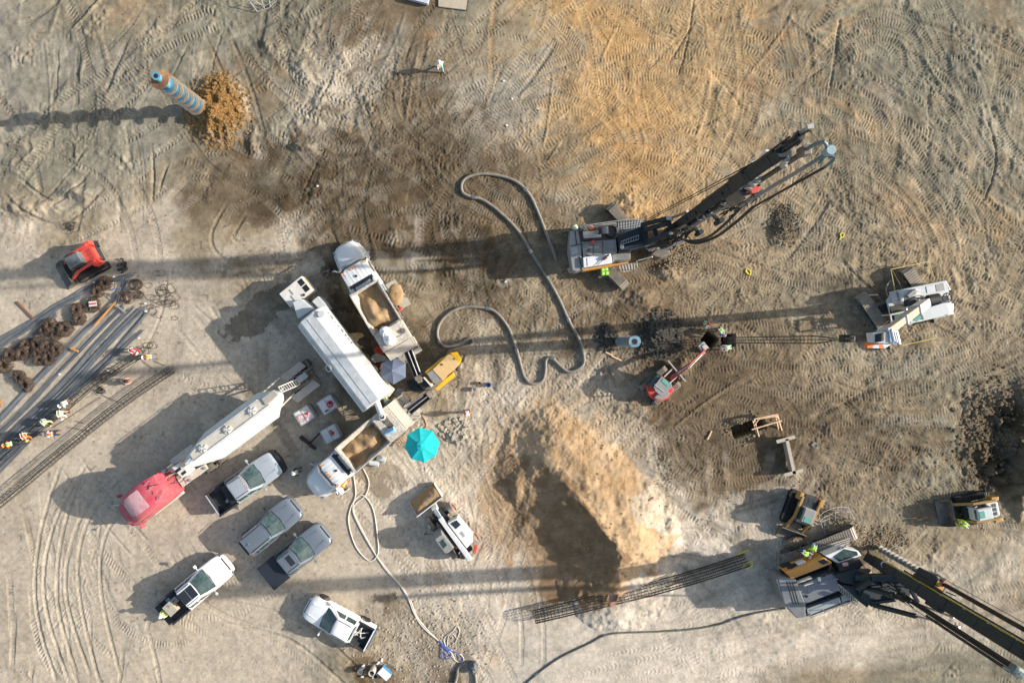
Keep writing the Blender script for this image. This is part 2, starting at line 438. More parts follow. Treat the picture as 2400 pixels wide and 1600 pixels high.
# tyre and crawler tracks pressed into the soil
def strip(P, W, kind, depth, per, amp, seed=0):
    """P: metres (n,2) polyline; press one wheel track"""
    P = np.asarray(P, float); d = np.hypot(*np.diff(P, axis=0).T); s = np.r_[0, np.cumsum(d)]
    if s[-1] < 0.5: return
    st = np.arange(0, s[-1], 0.045); cx = np.interp(st, s, P[:, 0]); cy = np.interp(st, s, P[:, 1])
    tx = np.gradient(cx); ty = np.gradient(cy); l = np.hypot(tx, ty)+1e-9; nx_, ny_ = -ty/l, tx/l
    tt = np.arange(-W/2-0.10, W/2+0.101, 0.045)
    A = st[:, None]+0*tt; B = tt[None, :]+0*st[:, None]
    X = cx[:, None]+nx_[:, None]*tt; Y = cy[:, None]+ny_[:, None]*tt
    i = np.rint((X-XD[0])/DX).astype(int); j = np.rint((Y-YD[0])/DX).astype(int)
    ok = (i >= 0) & (i < nx) & (j >= 0) & (j < ny)
    q = np.abs(B)/(W/2); inside = q < 1
    fade = np.clip(np.minimum(A, s[-1]-A)/1.2, 0, 1)
    if kind == 'chev': ph = (A + np.abs(B)*0.9)/per
    elif kind == 'bar': ph = A/per
    elif kind == 'slant': ph = (A + B*0.5)/per
    else: ph = A*0
    saw = ph % 1.0
    pat = np.clip(np.sin(2*np.pi*saw)*1.6, -1, 1)
    if kind == 'chev': pat = np.where(np.abs(B) < 0.03, -0.3, pat)
    if kind == 'rut': pat = np.cos(np.pi*q)*0.2
    rnd = np.random.default_rng(seed+5); broken = (np.interp(A.ravel(), np.linspace(0, s[-1]+1, int(s[-1])+3), rnd.random(int(s[-1])+3)).reshape(A.shape))
    am = amp*np.clip(broken*1.7, 0.25, 1)
    val = np.where(inside, -depth + am*pat, 0.35*depth*np.clip(1-(np.abs(B)-W/2)/0.1, 0, 1)+0.2*depth)
    j = j[ok]; i = i[ok]; fd = fade[ok]
    loc = 0.35+0.65*rough[j, i]
    base = HB[j, i]
    wgt = np.where(inside[ok], 0.85, 0.45)*fd
    H[j, i] = H[j, i]*(1-wgt) + (base*1.0 + val[ok]*loc)*wgt
    tn = 0.80 + 0.38*rnd.random()
    lag = (np.rint(A[ok]/0.045)-rnd.integers(20, 90)).clip(0, len(st)-1).astype(int)
    i2 = np.clip(np.rint((cx[lag]-XD[0])/DX).astype(int), 0, nx-1); j2 = np.clip(np.rint((cy[lag]-YD[0])/DX).astype(int), 0, ny-1)
    wc = (wgt*0.55*(0.3+0.7*rough[j, i])*(0.4+0.6*broken[ok]))[:, None]
    colr[j, i] = colr[j, i]*(1-wc) + C0[j2, i2]*tn*wc
    cm[j, i] = cm[j, i]*(1-0.5*fd) + (1 + 0.07*pat[ok])*0.5*fd

def track(pts, gauge, W, kind, depth, per, amp, seed=0, plan=True):
    P = [Vector(((x-1200)/SC, (800-y)/SC, 0)) for x, y in pts] if plan else [Vector((x, y, 0)) for x, y in pts]
    P = np.array([(p.x, p.y) for p in spline(P, 0.3)])
    t = np.gradient(P, axis=0); l = np.hypot(t[:, 0], t[:, 1])+1e-9; n = np.c_[-t[:, 1], t[:, 0]]/l[:, None]
    if gauge == 0: strip(P, W, kind, depth, per, amp, seed)
    else:
        strip(P+n*gauge/2, W, kind, depth, per, amp, seed); strip(P-n*gauge/2, W, kind, depth, per, amp, seed+1)

def brush(P, W, col, a, dh, seed):
    """smear of soil: drags a tone along a path and leaves a low berm or groove"""
    P = np.asarray(P, float); d = np.hypot(*np.diff(P, axis=0).T); s = np.r_[0, np.cumsum(d)]
    st = np.arange(0, s[-1], 0.055); cx = np.interp(st, s, P[:, 0]); cy = np.interp(st, s, P[:, 1])
    tx = np.gradient(cx); ty = np.gradient(cy); l = np.hypot(tx, ty)+1e-9; nx_, ny_ = -ty/l, tx/l
    tt = np.arange(-W/2, W/2+.01, 0.055); B = tt[None, :]+0*st[:, None]; A = st[:, None]+0*tt
    X = cx[:, None]+nx_[:, None]*tt; Y = cy[:, None]+ny_[:, None]*tt
    i = np.rint((X-XD[0])/DX).astype(int); j = np.rint((Y-YD[0])/DX).astype(int); ok = (i >= 0) & (i < nx) & (j >= 0) & (j < ny)
    r_ = np.random.default_rng(seed); q = np.abs(B)/(W/2)
    across = np.interp(tt, np.linspace(-W/2, W/2, max(4, int(W/.12))), r_.random(max(4, int(W/.12))))[None, :]
    along = np.interp(st, np.linspace(0, s[-1], max(3, int(s[-1]/.6))), r_.random(max(3, int(s[-1]/.6))))[:, None]
    f = np.clip((1-q)*2.2, 0, 1)*np.clip(np.minimum(A, s[-1]-A)/1.0, 0, 1)
    f = f*np.clip(0.35+0.9*across+0.5*along-0.35, 0.05, 1)
    i, j = i[ok], j[ok]; f = f[ok]; w_ = (f*a)[:, None]
    if r_.random() < .35: colr[j, i] = colr[j, i]*(1-w_) + np.array(lin(col), np.float32)*w_
    else: tn = r_.choice([.68,.78,.84,1.16,1.3]); colr[j, i] = colr[j, i]*(1-w_) + colr[j, i]*tn*w_
    if dh: H[j, i] += dh*((1-q[ok]**2)*(0.4+0.6*(along+0*A)[ok])*np.clip(np.minimum(A, s[-1]-A)/1.0, 0, 1)[ok])*0.5 + dh*0.5*((across+0*A)[ok]-0.5)*f
rr = random.Random(11)
def rand_brush(n, box, ang, aj, cols, w0=.5, w1=2.4, a0=.2, a1=.62, dmax=.06, lmin=3, lmax=12):
    for k in range(n):
        X = (rr.uniform(box[0], box[2])-1200)/SC; Y = (800-rr.uniform(box[1], box[3]))/SC; a = ang+rr.uniform(-aj, aj); cv = rr.gauss(0, .05); pts = []
        for q in range(int(rr.uniform(lmin, lmax))+2): pts.append((X, Y)); X += math.cos(a); Y += math.sin(a); a += cv
        brush(pts, rr.uniform(w0, w1)*rr.uniform(.5,1), rr.choice(cols), rr.uniform(a0, a1), rr.choice([-1,-1,1])*rr.uniform(0, dmax) if rr.random() < .6 else 0, rr.randint(0, 1<<30))
cG = (176,172,158); cO = (206,170,122); cB = (112,98,80); cK = (90,84,74); cT = (176,158,130); cL = (206,196,180); cS = (138,136,124); cR = (190,146,98)
rand_brush(130, (0,0,850,560), .9, .9, [cG,cG,cB,cS,cK,cT,cL], dmax=.11)
rand_brush(110, (600,0,1250,650), .7, 1.2, [cB,cB,cK,cT,cG,cS,cB], dmax=.09)
rand_brush(170, (1100,0,1900,600), .5, 1.3, [cO,cO,cT,cG,cR,cS,cB,cT], dmax=.08)
rand_brush(150, (1750,0,2400,700), -.9, .8, [cS,cG,cB,cT,cO,cS,cK,cS,cB], dmax=.10)
rand_brush(150, (1250,560,2400,960), .05, .6, [cB,cK,cT,cG,cB,cT], dmax=.09)
rand_brush(150, (1450,880,2400,1300), .1, 1.0, [cB,cK,cT,cG,cB,cK], dmax=.10)
rand_brush(90, (950,600,1400,1100), .9, .8, [cB,cL,cG,cL,cT,cB], dmax=.07)
rand_brush(60, (980,1100,1300,1600), 1.9, .5, [cL,cT,cL,cS], dmax=.06)
rand_brush(70, (1250,1380,2400,1600), .22, .2, [cL,cT,cL,cS,cG], w0=.3, w1=1.6, dmax=.04, lmin=6, lmax=16)
rand_brush(40, (2000,1380,2400,1600), .3, .5, [cS,cT,cK], dmax=.05)
rand_brush(30, (0,1080,420,1600), -1.3, .3, [cT,cL,cT], a1=.3, dmax=.07)
rand_brush(24, (400,560,700,900), -.9, .8, [cT,cB,cL,cT], a1=.45, dmax=.06)
rand_brush(30, (820,1380,1120,1600), -.7, .6, [cB,cG,cL,cB], dmax=.05)
def rand_tracks(n, box, kinds, ang=None, aj=3.2, lmin=4, lmax=16, dscale=1.0):
    for k in range(n):
        x = rr.uniform(box[0], box[2]); y = rr.uniform(box[1], box[3])
        a = (ang if ang is not None else 0) + rr.uniform(-aj, aj); cv = rr.gauss(0, 0.05); L = rr.uniform(lmin, lmax)
        pts = []; X, Y = (x-1200)/SC, (800-y)/SC
        for q in range(int(L/1.0)+2):
            pts.append((X, Y)); X += math.cos(a)*1.0; Y += math.sin(a)*1.0; a += cv; cv += rr.gauss(0, 0.02)
        kd = rr.choice(kinds)
        if kd == 'chev': track(pts, rr.choice([0, 1.9, 2.0]), rr.uniform(0.42, 0.6), kd, 0.035*dscale, rr.uniform(0.29, 0.38), 0.046*dscale, k, False)
        elif kd in ('bar', 'slant'): track(pts, rr.choice([0, 1.45, 1.5, 2.6]), rr.uniform(0.4, 0.62), kd, 0.03*dscale, rr.uniform(0.22, 0.31), 0.038*dscale, k, False)
        else: track(pts, rr.choice([0, 1.8]), rr.uniform(0.22, 0.4), kd, 0.05*dscale, 1, 0.01, k, False)
tintp([(1080,930),(1180,880),(1330,860),(1430,900),(1520,1000),(1560,1120),(1660,1200),(1600,1300),(1500,1380),(1250,1420),(1180,1600),(1050,1600),(1000,1400),(1130,1330),(1120,1180),(1060,1130),(1030,1040)], (212,200,183), .38)
tintp([(1130,1090),(1180,1020),(1290,960),(1400,1010),(1480,1100),(1460,1200),(1540,1230),(1600,1290),(1540,1340),(1400,1400),(1300,1380),(1190,1290),(1140,1200)], (190,162,127), .80)
tintp([(1400,1180),(1540,1230),(1600,1290),(1540,1340),(1440,1370)], (208,178,142), .6)
darkened([(650,655),(690,640),(692,700),(650,722),(640,745),(620,775),(600,792),(560,796),(512,790),(516,770),(555,738),(572,700),(610,680)], 0.46)
darkened([(500,640),(560,610),(640,596),(706,600),(700,622),(640,640),(560,640)], 0.68)
darkened([(752,580),(800,575),(810,690),(880,700),(880,735),(790,728),(760,706),(796,678),(756,640),(752,605)], 0.46)
C0 = colr.copy()
tintp([(1500,640),(1700,650),(1850,720),(1980,760),(2250,820),(2260,900),(2000,960),(1900,1060),(1700,1150),(1560,1100),(1480,960),(1380,860),(1330,740)], (106,91,71), .50)
tintp([(780,240),(900,300),(1080,250),(1230,380),(1280,560),(1180,620),(900,560),(770,560),(740,470),(600,560),(520,560),(640,450),(750,340)], (98,84,66), .52)
tintp([(0,0),(700,0),(760,250),(500,330),(230,400),(0,500)], (146,144,130), .30)
tintp([(1195,1105),(1250,1092),(1300,1108),(1390,1196),(1445,1250),(1462,1300),(1450,1345),(1400,1392),(1310,1385),(1270,1330),(1225,1260),(1190,1170)], (138,112,84), .72)  # sand heap's damp west face painted browner, its shade included
tintp([(1300,960),(1400,1000),(1500,1080),(1520,1130),(1430,1180),(1330,1110),(1270,1060)], (176,146,110), .6)
rand_brush(90, (0,40,850,560), .9, .7, [cS,cK,cG], w0=.25, w1=.8, a1=.4, dmax=.22, lmin=2, lmax=7)
rand_brush(80, (700,150,1300,700), .8, 1.2, [cB,cK,cT], w0=.25, w1=.8, a1=.4, dmax=.18, lmin=2, lmax=7)
rand_brush(80, (1250,0,1950,600), .5, 1.3, [cT,cR,cS], w0=.25, w1=.7, a1=.35, dmax=.16, lmin=2, lmax=7)
rand_brush(90, (1850,0,2400,750), -.9, .7, [cS,cT,cK], w0=.25, w1=.8, a1=.4, dmax=.20, lmin=2, lmax=8)
rand_brush(120, (1350,600,2400,1250), .1, .8, [cB,cK,cT], w0=.25, w1=.8, a1=.4, dmax=.20, lmin=2, lmax=8)
HB = H.copy()
rand_tracks(44, (0, 0, 800, 560), ['bar', 'chev', 'rut', 'slant'], 0.9, 1.0)
rand_tracks(78, (650, 150, 1400, 700), ['chev', 'bar', 'chev', 'slant'], 0.3, 3.2)
rand_tracks(95, (1150, 0, 1950, 560), ['bar', 'slant', 'bar'], 0.4, 3.2)
rand_tracks(55, (1800, 0, 2400, 620), ['bar', 'slant', 'chev'], -0.9, 0.9)
rand_tracks(85, (1300, 560, 2400, 900), ['bar', 'slant', 'chev'], 0.0, 0.6)
rand_tracks(60, (1500, 840, 2400, 1250), ['bar', 'slant', 'bar'], 0.1, 0.7)
rand_tracks(50, (1000, 860, 1500, 1100), ['chev'], 1.0, 0.9)
rand_tracks(60, (980, 1100, 1260, 1600), ['chev', 'chev', 'rut'], 1.9, 0.5)
rand_tracks(60, (1250, 1380, 2400, 1600), ['chev', 'bar', 'slant', 'rut'], 0.25, 0.5, dscale=0.7)
rand_tracks(24, (1500, 1150, 2000, 1400), ['chev', 'bar'], 0.3, 1.5, dscale=0.8)
rand_tracks(26, (0, 1050, 420, 1600), ['rut', 'slant', 'rut', 'bar'], -1.35, 0.4, dscale=1.5)
rand_tracks(20, (380, 600, 640, 900), ['rut', 'bar', 'chev'], -0.9, 0.8, dscale=1.2)
rand_tracks(16, (560, 1380, 980, 1600), ['chev', 'slant'], -0.5, 0.8, dscale=0.5)
for i, (g_, pts) in enumerate([
    (2.2, [(560,520),(680,470),(800,420),(1000,360),(1180,340),(1400,330),(1700,300)]),
    (1.5, [(1300,430),(1480,330),(1640,230),(1720,60),(1740,-20)]), (1.5, [(1640,230),(1780,420),(1990,560),(2250,650)]),
    (2.0, [(1080,1620),(1150,1450),(1195,1290),(1250,1150),(1320,1000)]), (1.9, [(1190,1620),(1130,1500),(1060,1350),(1020,1180)]),
    (2.4, [(1700,950),(1900,945),(2100,910),(2300,850),(2420,790)]), (1.5, [(1640,1010),(1900,985),(2150,960),(2420,860)]),
    (1.5, [(1980,80),(2050,52),(2130,80),(2180,140),(2250,260),(2330,380)]), (1.5, [(1890,330),(1900,200),(1960,110),(2050,70),(2120,90),(2140,160),(2090,220)]),
    (2.0, [(1050,1150),(1170,1010),(1320,880)]), (2.0, [(1000,1200),(1110,1090),(1180,960),(1270,860)]),
    (1.5, [(2030,360),(2120,430),(2190,520),(2240,640)]), (2.2, [(1420,500),(1600,420),(1700,250),(1690,0)]),
    (1.6, [(1560,700),(1640,640),(1700,690),(1640,760),(1560,740)]), (1.5, [(1560,1080),(1640,1110),(1780,1100),(1850,1040),(1830,960),(1700,930)]),
    (0, [(2010,150),(2020,190),(2050,210)]), (2.0, [(720,330),(800,380),(1000,330),(1100,200)]),
    (1.5, [(1540,1000),(1570,1110),(1680,1150),(1800,1140),(1880,1080)]), (1.5, [(1590,980),(1620,1070),(1700,1110),(1790,1090)]), (1.6, [(1440,720),(1470,660),(1540,650),(1570,700),(1530,740)]), (2.0, [(1390,640),(1440,720),(1520,760),(1620,740)]),
    (2.4, [(1700,880),(1950,900),(2150,880),(2400,800)]), (2.4, [(1650,930),(1900,960),(2200,930),(2420,830)]), (1.6, [(1760,620),(1900,560),(2050,600),(2250,760)]), (1.8, [(1980,420),(2100,500),(2140,600),(2100,680)]), (2.0, [(2180,0),(2250,150),(2330,330),(2400,420)]),
    (1.6, [(1280,180),(1420,250),(1480,340),(1420,420)]), (1.6, [(1180,560),(1150,640),(1180,720),(1260,780)]), (2.0, [(860,230),(900,330),(1000,400),(1060,470)]), (2.0, [(1000,80),(960,200),(1000,300),(1100,350)]), (2.0, [(400,180),(480,330),(560,400),(700,420)]), (2.0, [(120,330),(260,400),(330,520),(350,640)]), (1.5, [(1880,150),(1860,50),(1900,-10)]), (1.5, [(1540,140),(1700,160),(1850,230),(1960,240),(2020,270)])]):
    kd = ['chev', 'bar', 'bar', 'chev', 'chev', 'bar', 'slant', 'bar', 'bar', 'chev', 'chev', 'bar', 'bar', 'slant', 'bar', 'chev', 'chev', 'bar', 'bar', 'slant', 'chev', 'bar', 'bar', 'bar', 'slant', 'bar', 'bar', 'chev', 'chev', 'chev', 'rut', 'chev', 'rut', 'bar'][i]
    track(pts, g_, 0.52, kd, 0.04, 0.32 if kd == 'chev' else 0.25, 0.032, 300+i)
# long ruts on the apron, lower left
for i, pts in enumerate([[(170,1090),(120,1250),(110,1420),(160,1600)], [(230,1090),(150,1240),(130,1400),(190,1600)], [(330,1120),(230,1230),(210,1380),(260,1600)],
                         [(560,480),(520,560),(560,600)], [(20,430),(130,500),(230,420)], [(840,1600),(700,1480),(520,1430)]]):
    track(pts, 1.8, 0.28, 'rut', 0.09, 1, 0.01, 400+i)
# long graded scrapes
for i in range(26):
    y0 = 1470 + i*6 + rr.uniform(-3, 3); x0 = rr.uniform(1500, 2100)
    track([(x0, y0+30), (x0+200, y0-6), (x0+420, y0-34)], 0, 0.16, 'rut', 0.03, 1, 0.005, 500+i)

shade = (1 + 0.13*vn(XD, YD, 0.24, 50) + 0.10*vn(XD, YD, 0.12, 51) + 0.10*vn(XD, YD, 2.5, 52) + 0.16*vn(XD, YD, 0.8, 53)*rough + 0.12*vn(XD, YD, 0.4, 54)*rough)*cm
colr = np.clip(colr*shade[..., None], 0.01, 1)*np.array((0.745,0.735,0.722), np.float32)

def gz(x, y):
    i = int(min(max((x-XD[0])/DX, 0), nx-1)); j = int(min(max((y-YD[0])/DX, 0), ny-1)); return float(H[j, i])
def gzb(x, y):
    i = int(min(max((x-XD[0])/DX, 0), nx-1)); j = int(min(max((y-YD[0])/DX, 0), ny-1)); return float(HB[j, i])

def outer(a0, n=64, far=1400.0):
    d = 0.2*(far/0.2)**(np.arange(n)/(n-1)); return a0 + np.cumsum(d*0+np.diff(np.r_[0, d]))
ox = outer(0); XS = np.r_[(XD[0]-ox)[::-1], XD, XD[-1]+ox]; YS = np.r_[(YD[0]-ox)[::-1], YD, YD[-1]+ox]
no = len(ox); NX, NY = len(XS), len(YS)
HH = 0.3*vn(XS, YS, 11, 10)*0.33 + 0.05*vn(XS, YS, 4, 11)
HH[no:no+ny, no:no+nx] = H
ci = np.clip(np.arange(NX)-no, 0, nx-1); cj = np.clip(np.arange(NY)-no, 0, ny-1)
CC = colr[np.ix_(cj, ci)]
bl = np.minimum(1, (np.maximum(np.abs(XS)-43.7, 0)[None, :] + np.maximum(np.abs(YS)-29.6, 0)[:, None])/2.5)[..., None]
CC = CC*(1-bl) + np.array(lin(160,148,128), np.float32)*0.72*(1+0.12*vn(XS, YS, 26.0, 60)[..., None])*bl
XX, YY = np.meshgrid(XS, YS)
co = np.stack([XX, YY, HH], -1).reshape(-1, 3).astype(np.float32)
idx = np.arange(NX*NY).reshape(NY, NX)
quads = np.stack([idx[:-1, :-1], idx[:-1, 1:], idx[1:, 1:], idx[1:, :-1]], -1).reshape(-1, 4)
me = bpy.data.meshes.new('ground'); me.vertices.add(len(co)); me.vertices.foreach_set('co', co.ravel())
me.loops.add(quads.size); me.loops.foreach_set('vertex_index', quads.ravel().astype(np.int32))
me.polygons.add(len(quads)); me.polygons.foreach_set('loop_start', np.arange(0, quads.size, 4, dtype=np.int32))
me.polygons.foreach_set('use_smooth', np.ones(len(quads), bool))
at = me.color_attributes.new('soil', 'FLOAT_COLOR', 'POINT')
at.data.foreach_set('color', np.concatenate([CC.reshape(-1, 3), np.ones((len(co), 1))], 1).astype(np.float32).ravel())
me.update(calc_edges=True)
gm = bpy.data.materials.new('soil'); gm.use_nodes = True
N = gm.node_tree.nodes; L = gm.node_tree.links; p = N['Principled BSDF']
va = N.new('ShaderNodeVertexColor'); va.layer_name = 'soil'
tc = N.new('ShaderNodeTexCoord')
n1 = N.new('ShaderNodeTexNoise'); n1.inputs['Scale'].default_value = 9.0; n1.inputs['Detail'].default_value = 9; n1.inputs['Roughness'].default_value = 0.75
L.new(tc.outputs['Object'], n1.inputs['Vector'])
mr = N.new('ShaderNodeMapRange'); mr.inputs[1].default_value = 0.3; mr.inputs[2].default_value = 0.7; mr.inputs[3].default_value = 0.80; mr.inputs[4].default_value = 1.20
L.new(n1.outputs[0], mr.inputs[0])
vm = N.new('ShaderNodeVectorMath'); vm.operation = 'SCALE'; L.new(va.outputs[0], vm.inputs[0]); L.new(mr.outputs[0], vm.inputs['Scale'])
nl = N.new('ShaderNodeTexNoise'); nl.inputs['Scale'].default_value = 0.45; nl.inputs['Detail'].default_value = 8; nl.inputs['Roughness'].default_value = 0.6
L.new(tc.outputs['Object'], nl.inputs['Vector'])
ml = N.new('ShaderNodeMapRange'); ml.inputs[1].default_value = 0.3; ml.inputs[2].default_value = 0.7; ml.inputs[3].default_value = 0.90; ml.inputs[4].default_value = 1.10
L.new(nl.outputs[0], ml.inputs[0]); mq = N.new('ShaderNodeMath'); mq.operation = 'MULTIPLY'; L.new(mr.outputs[0], mq.inputs[0]); L.new(ml.outputs[0], mq.inputs[1]); L.new(mq.outputs[0], vm.inputs['Scale'])
vo = N.new('ShaderNodeTexVoronoi'); vo.inputs['Scale'].default_value = 6.0; L.new(tc.outputs['Object'], vo.inputs['Vector'])
st = N.new('ShaderNodeMapRange'); st.inputs[1].default_value = 0.035; st.inputs[2].default_value = 0.05; st.inputs[3].default_value = 0.5; st.inputs[4].default_value = 0.0
L.new(vo.outputs['Distance'], st.inputs[0])
mx = N.new('ShaderNodeMix'); mx.data_type = 'RGBA'; L.new(st.outputs[0], mx.inputs[0]); L.new(vm.outputs[0], mx.inputs[6]); mx.inputs[7].default_value = (0.5, 0.48, 0.44, 1)
L.new(mx.outputs[2], p.inputs['Base Color'])
p.inputs['Roughness'].default_value = 0.95; p.inputs['Specular IOR Level'].default_value = 0.15
bn = N.new('ShaderNodeBump'); bn.inputs['Strength'].default_value = 0.7; bn.inputs['Distance'].default_value = 0.05
n2 = N.new('ShaderNodeTexNoise'); n2.inputs['Scale'].default_value = 14.0; n2.inputs['Detail'].default_value = 8; n2.inputs['Roughness'].default_value = 0.7
L.new(tc.outputs['Object'], n2.inputs['Vector']); L.new(n2.outputs[0], bn.inputs['Height']); L.new(bn.outputs[0], p.inputs['Normal'])
me.materials.append(gm)
go = bpy.data.objects.new('ground', me); COL.objects.link(go); go['kind'] = 'structure'

# ================================================================ materials of the things
WHITE = mat('white_paint', (0.74,0.76,0.77), 0.35, var=0.05, dust=0.12, coat=0.2)
WHITE2 = mat('chalky_white_paint', (0.70,0.69,0.66), 0.55, var=0.10, dust=0.35, scale=2)
CREAM = mat('dusty_white_steel', (0.55,0.54,0.50), 0.5, var=0.10, dust=0.5)
LGREY = mat('light_grey_paint', (0.52,0.56,0.58), 0.4, var=0.06, dust=0.12)
MGREY = mat('mid_grey_paint', (0.22,0.235,0.25), 0.5, var=0.10, dust=0.25)
DGREY = mat('dark_grey_paint', (0.026,0.037,0.044), 0.55, var=0.25, dust=0.0, spec=0.3)
DGREY2 = mat('worn_dark_deck', (0.12,0.125,0.13), 0.6, var=0.2, dust=0.3, bump=0.01)
BLACK = mat('black_rubber', (0.018,0.021,0.024), 0.55, var=0.2, dust=0.03)
BLACKP = mat('black_plastic', (0.012,0.014,0.018), 0.4, var=0.2, dust=0.04)
TYRE = mat('dusty_tyre', (0.045,0.045,0.045), 0.85, var=0.2, dust=0.3)
TYREG = mat('sandy_grey_tyre', (0.13,0.13,0.13), 0.9, var=0.2, dust=0.6)
STEEL = mat('bare_steel', (0.42,0.42,0.42), 0.35, 0.9, var=0.12, dust=0.1)
GALV = mat('galvanised_steel', (0.45,0.46,0.46), 0.5, 0.4, var=0.12, dust=0.2)
CHROME = mat('chrome', (0.8,0.8,0.8), 0.15, 1.0, var=0.02)
DSTEEL = mat('muddy_steel', (0.10,0.095,0.09), 0.6, 0.3, var=0.25, dust=0.4)
SHOE = mat('worn_crawler_shoe', (0.20,0.19,0.175), 0.6, 0.3, var=0.25, dust=0.6)
GLASS = mat('tinted_glass', (0.02,0.045,0.048), 0.08, var=0.3, scale=1.5, spec=0.8, dust=0.04, c2=(0.05,0.09,0.09), c2amt=0.3)
GLASSG = mat('green_skylight', (0.12,0.36,0.30), 0.15, var=0.1, dust=0.1)
REBAR = mat('rebar_steel', (0.17,0.20,0.235), 0.5, 0.25, var=0.25, scale=2, dust=0.1)
CAGE = mat('dark_cage_steel', (0.035,0.034,0.033), 0.7, 0.2, var=0.2, dust=0.05)
RUST = mat('rusty_wire', (0.22,0.145,0.095), 0.7, 0.3, var=0.35, scale=4, c2=(0.05,0.04,0.035), c2amt=0.5)
RUSTB = mat('orange_rust', (0.40,0.17,0.06), 0.85, var=0.3, c2=(0.22,0.13,0.08), c2amt=0.5)
BLUEP = mat('flaking_blue_paint', (0.03,0.34,0.55), 0.6, var=0.2, scale=5, c2=(0.28,0.22,0.16), c2amt=0.12)
BLUEG = mat('dusty_blue_grey_barrel', (0.32,0.42,0.46), 0.6, var=0.2, scale=3, c2=(0.2,0.19,0.17), c2amt=0.4)
RED = mat('machine_red', (0.62,0.055,0.04), 0.4, var=0.08, dust=0.12)
REDC = mat('faded_crimson', (0.46,0.05,0.095), 0.45, var=0.10, scale=.8, dust=0.24)
PINK = mat('sun_bleached_roof', (0.60,0.22,0.25), 0.6, var=0.06, scale=1, c2=(0.62,0.42,0.43), c2amt=0.5)
YEL = mat('machine_yellow', (0.40,0.22,0.04), 0.5, var=0.12, dust=0.25)
PUMPY = mat('pump_yellow', (0.80,0.45,0.02), 0.4, var=0.06, dust=0.05)
PUMPT = mat('pump_faded_top', (0.66,0.48,0.26), 0.6, var=0.10, dust=0.2, c2=(0.7,0.42,0.12), c2amt=0.3)
ORNG = mat('panel_orange', (0.62,0.29,0.06), 0.5, var=0.08, dust=0.12)
SANDM = mat('loose_sand', lin(162,136,104), 0.95, var=0.22, scale=5, bump=0.05, bscale=9, spec=0.1)
DIRTM = mat('clod_soil', lin(136,122,102), 0.95, var=0.3, scale=6, bump=0.02, spec=0.1)
OCHRE = mat('ochre_clods', lin(148,115,70), 0.95, var=0.3, scale=5, spec=0.1)
DCLOD = mat('dark_spoil', lin(78,75,70), 0.9, var=0.35, scale=5, spec=0.2)
GRAVEL = mat('pale_gravel', lin(178,168,152), 0.9, var=0.35, scale=3, spec=0.2)
WOOD = mat('weathered_timber', lin(150,132,110), 0.85, var=0.2, scale=4)
WOODP = mat('new_pine', lin(212,178,146), 0.8, var=0.12, scale=4)
WOODG = mat('grey_board', lin(172,164,150), 0.85, var=0.15, scale=4)
HOSEM = mat('grey_slurry_hose', (0.17,0.165,0.15), 0.6, var=0.25, dust=0.35)
HOSEW = mat('white_canvas_hose', (0.62,0.58,0.52), 0.8, var=0.12, dust=0.2)
BAG = mat('white_bulk_bag', (0.78,0.78,0.76), 0.8, var=0.05)
TEAL = mat('turquoise_fabric', (0.0,0.50,0.53), 0.75, var=0.12, dust=.06, spec=0.2)
SLATE = mat('slate_blue_fabric', (0.125,0.155,0.225), 0.8, var=0.10, spec=0.2)
AMBER = mat('amber_lens', (0.85,0.33,0.06), 0.3, var=0.05)
REDL = mat('red_lens', (0.45,0.02,0.02), 0.3, var=0.05)
BLUES = mat('blue_strap', (0.06,0.12,0.42), 0.7, var=0.15)
YROPE = mat('yellow_sling', (0.72,0.62,0.08), 0.8, var=0.12)
SILVER = mat('silver_car_paint', (0.48,0.53,0.58), 0.32, 0.35, var=0.04, dust=0.06, coat=0.4)
GREYC = mat('grey_car_paint', (0.185,0.225,0.275), 0.32, 0.35, var=0.05, dust=0.08, coat=0.4)
CARW = mat('white_car_paint', (0.80,0.82,0.83), 0.3, var=0.03, dust=0.04, coat=0.4)
BEDL = mat('black_bed_liner', (0.02,0.024,0.032), 0.7, var=0.3, dust=0.05)
TONN = mat('tonneau_vinyl', (0.018,0.023,0.035), 0.6, var=0.1)
BOXM = mat('cardboard', lin(196,180,150), 0.85, var=0.1)
LIMEB = mat('lime_green_tag', (0.35,0.75,0.08), 0.7, var=0.1)
IBCM = mat('ibc_plastic', (0.60,0.62,0.62), 0.35, var=0.12, dust=0.1)
MUDW = mat('splashed_concrete_deck', (0.62,0.60,0.55), 0.7, var=0.12, scale=3, c2=(0.40,0.35,0.28), c2amt=0.4)
MESHM = mat('dusty_grating', (0.40,0.38,0.35), 0.7, 0.2, var=0.15, dust=0.3)
SKIN = mat('skin', (0.42,0.24,0.16), 0.6, var=0.05)

def gza(x, y, r=1.2):
    return sum(gzb(x+r*math.cos(a), y+r*math.sin(a)) for a in [k*math.pi/4 for k in range(8)])/8
def at(px, py, r=0.5, dz=0.0):
    g = G(px, py); g.z = gza(g.x, g.y, r)+dz; return g
def ang(ax, ay, bx, by):
    """heading of a plan vector from a to b"""
    return math.atan2(ay-by, bx-ax)

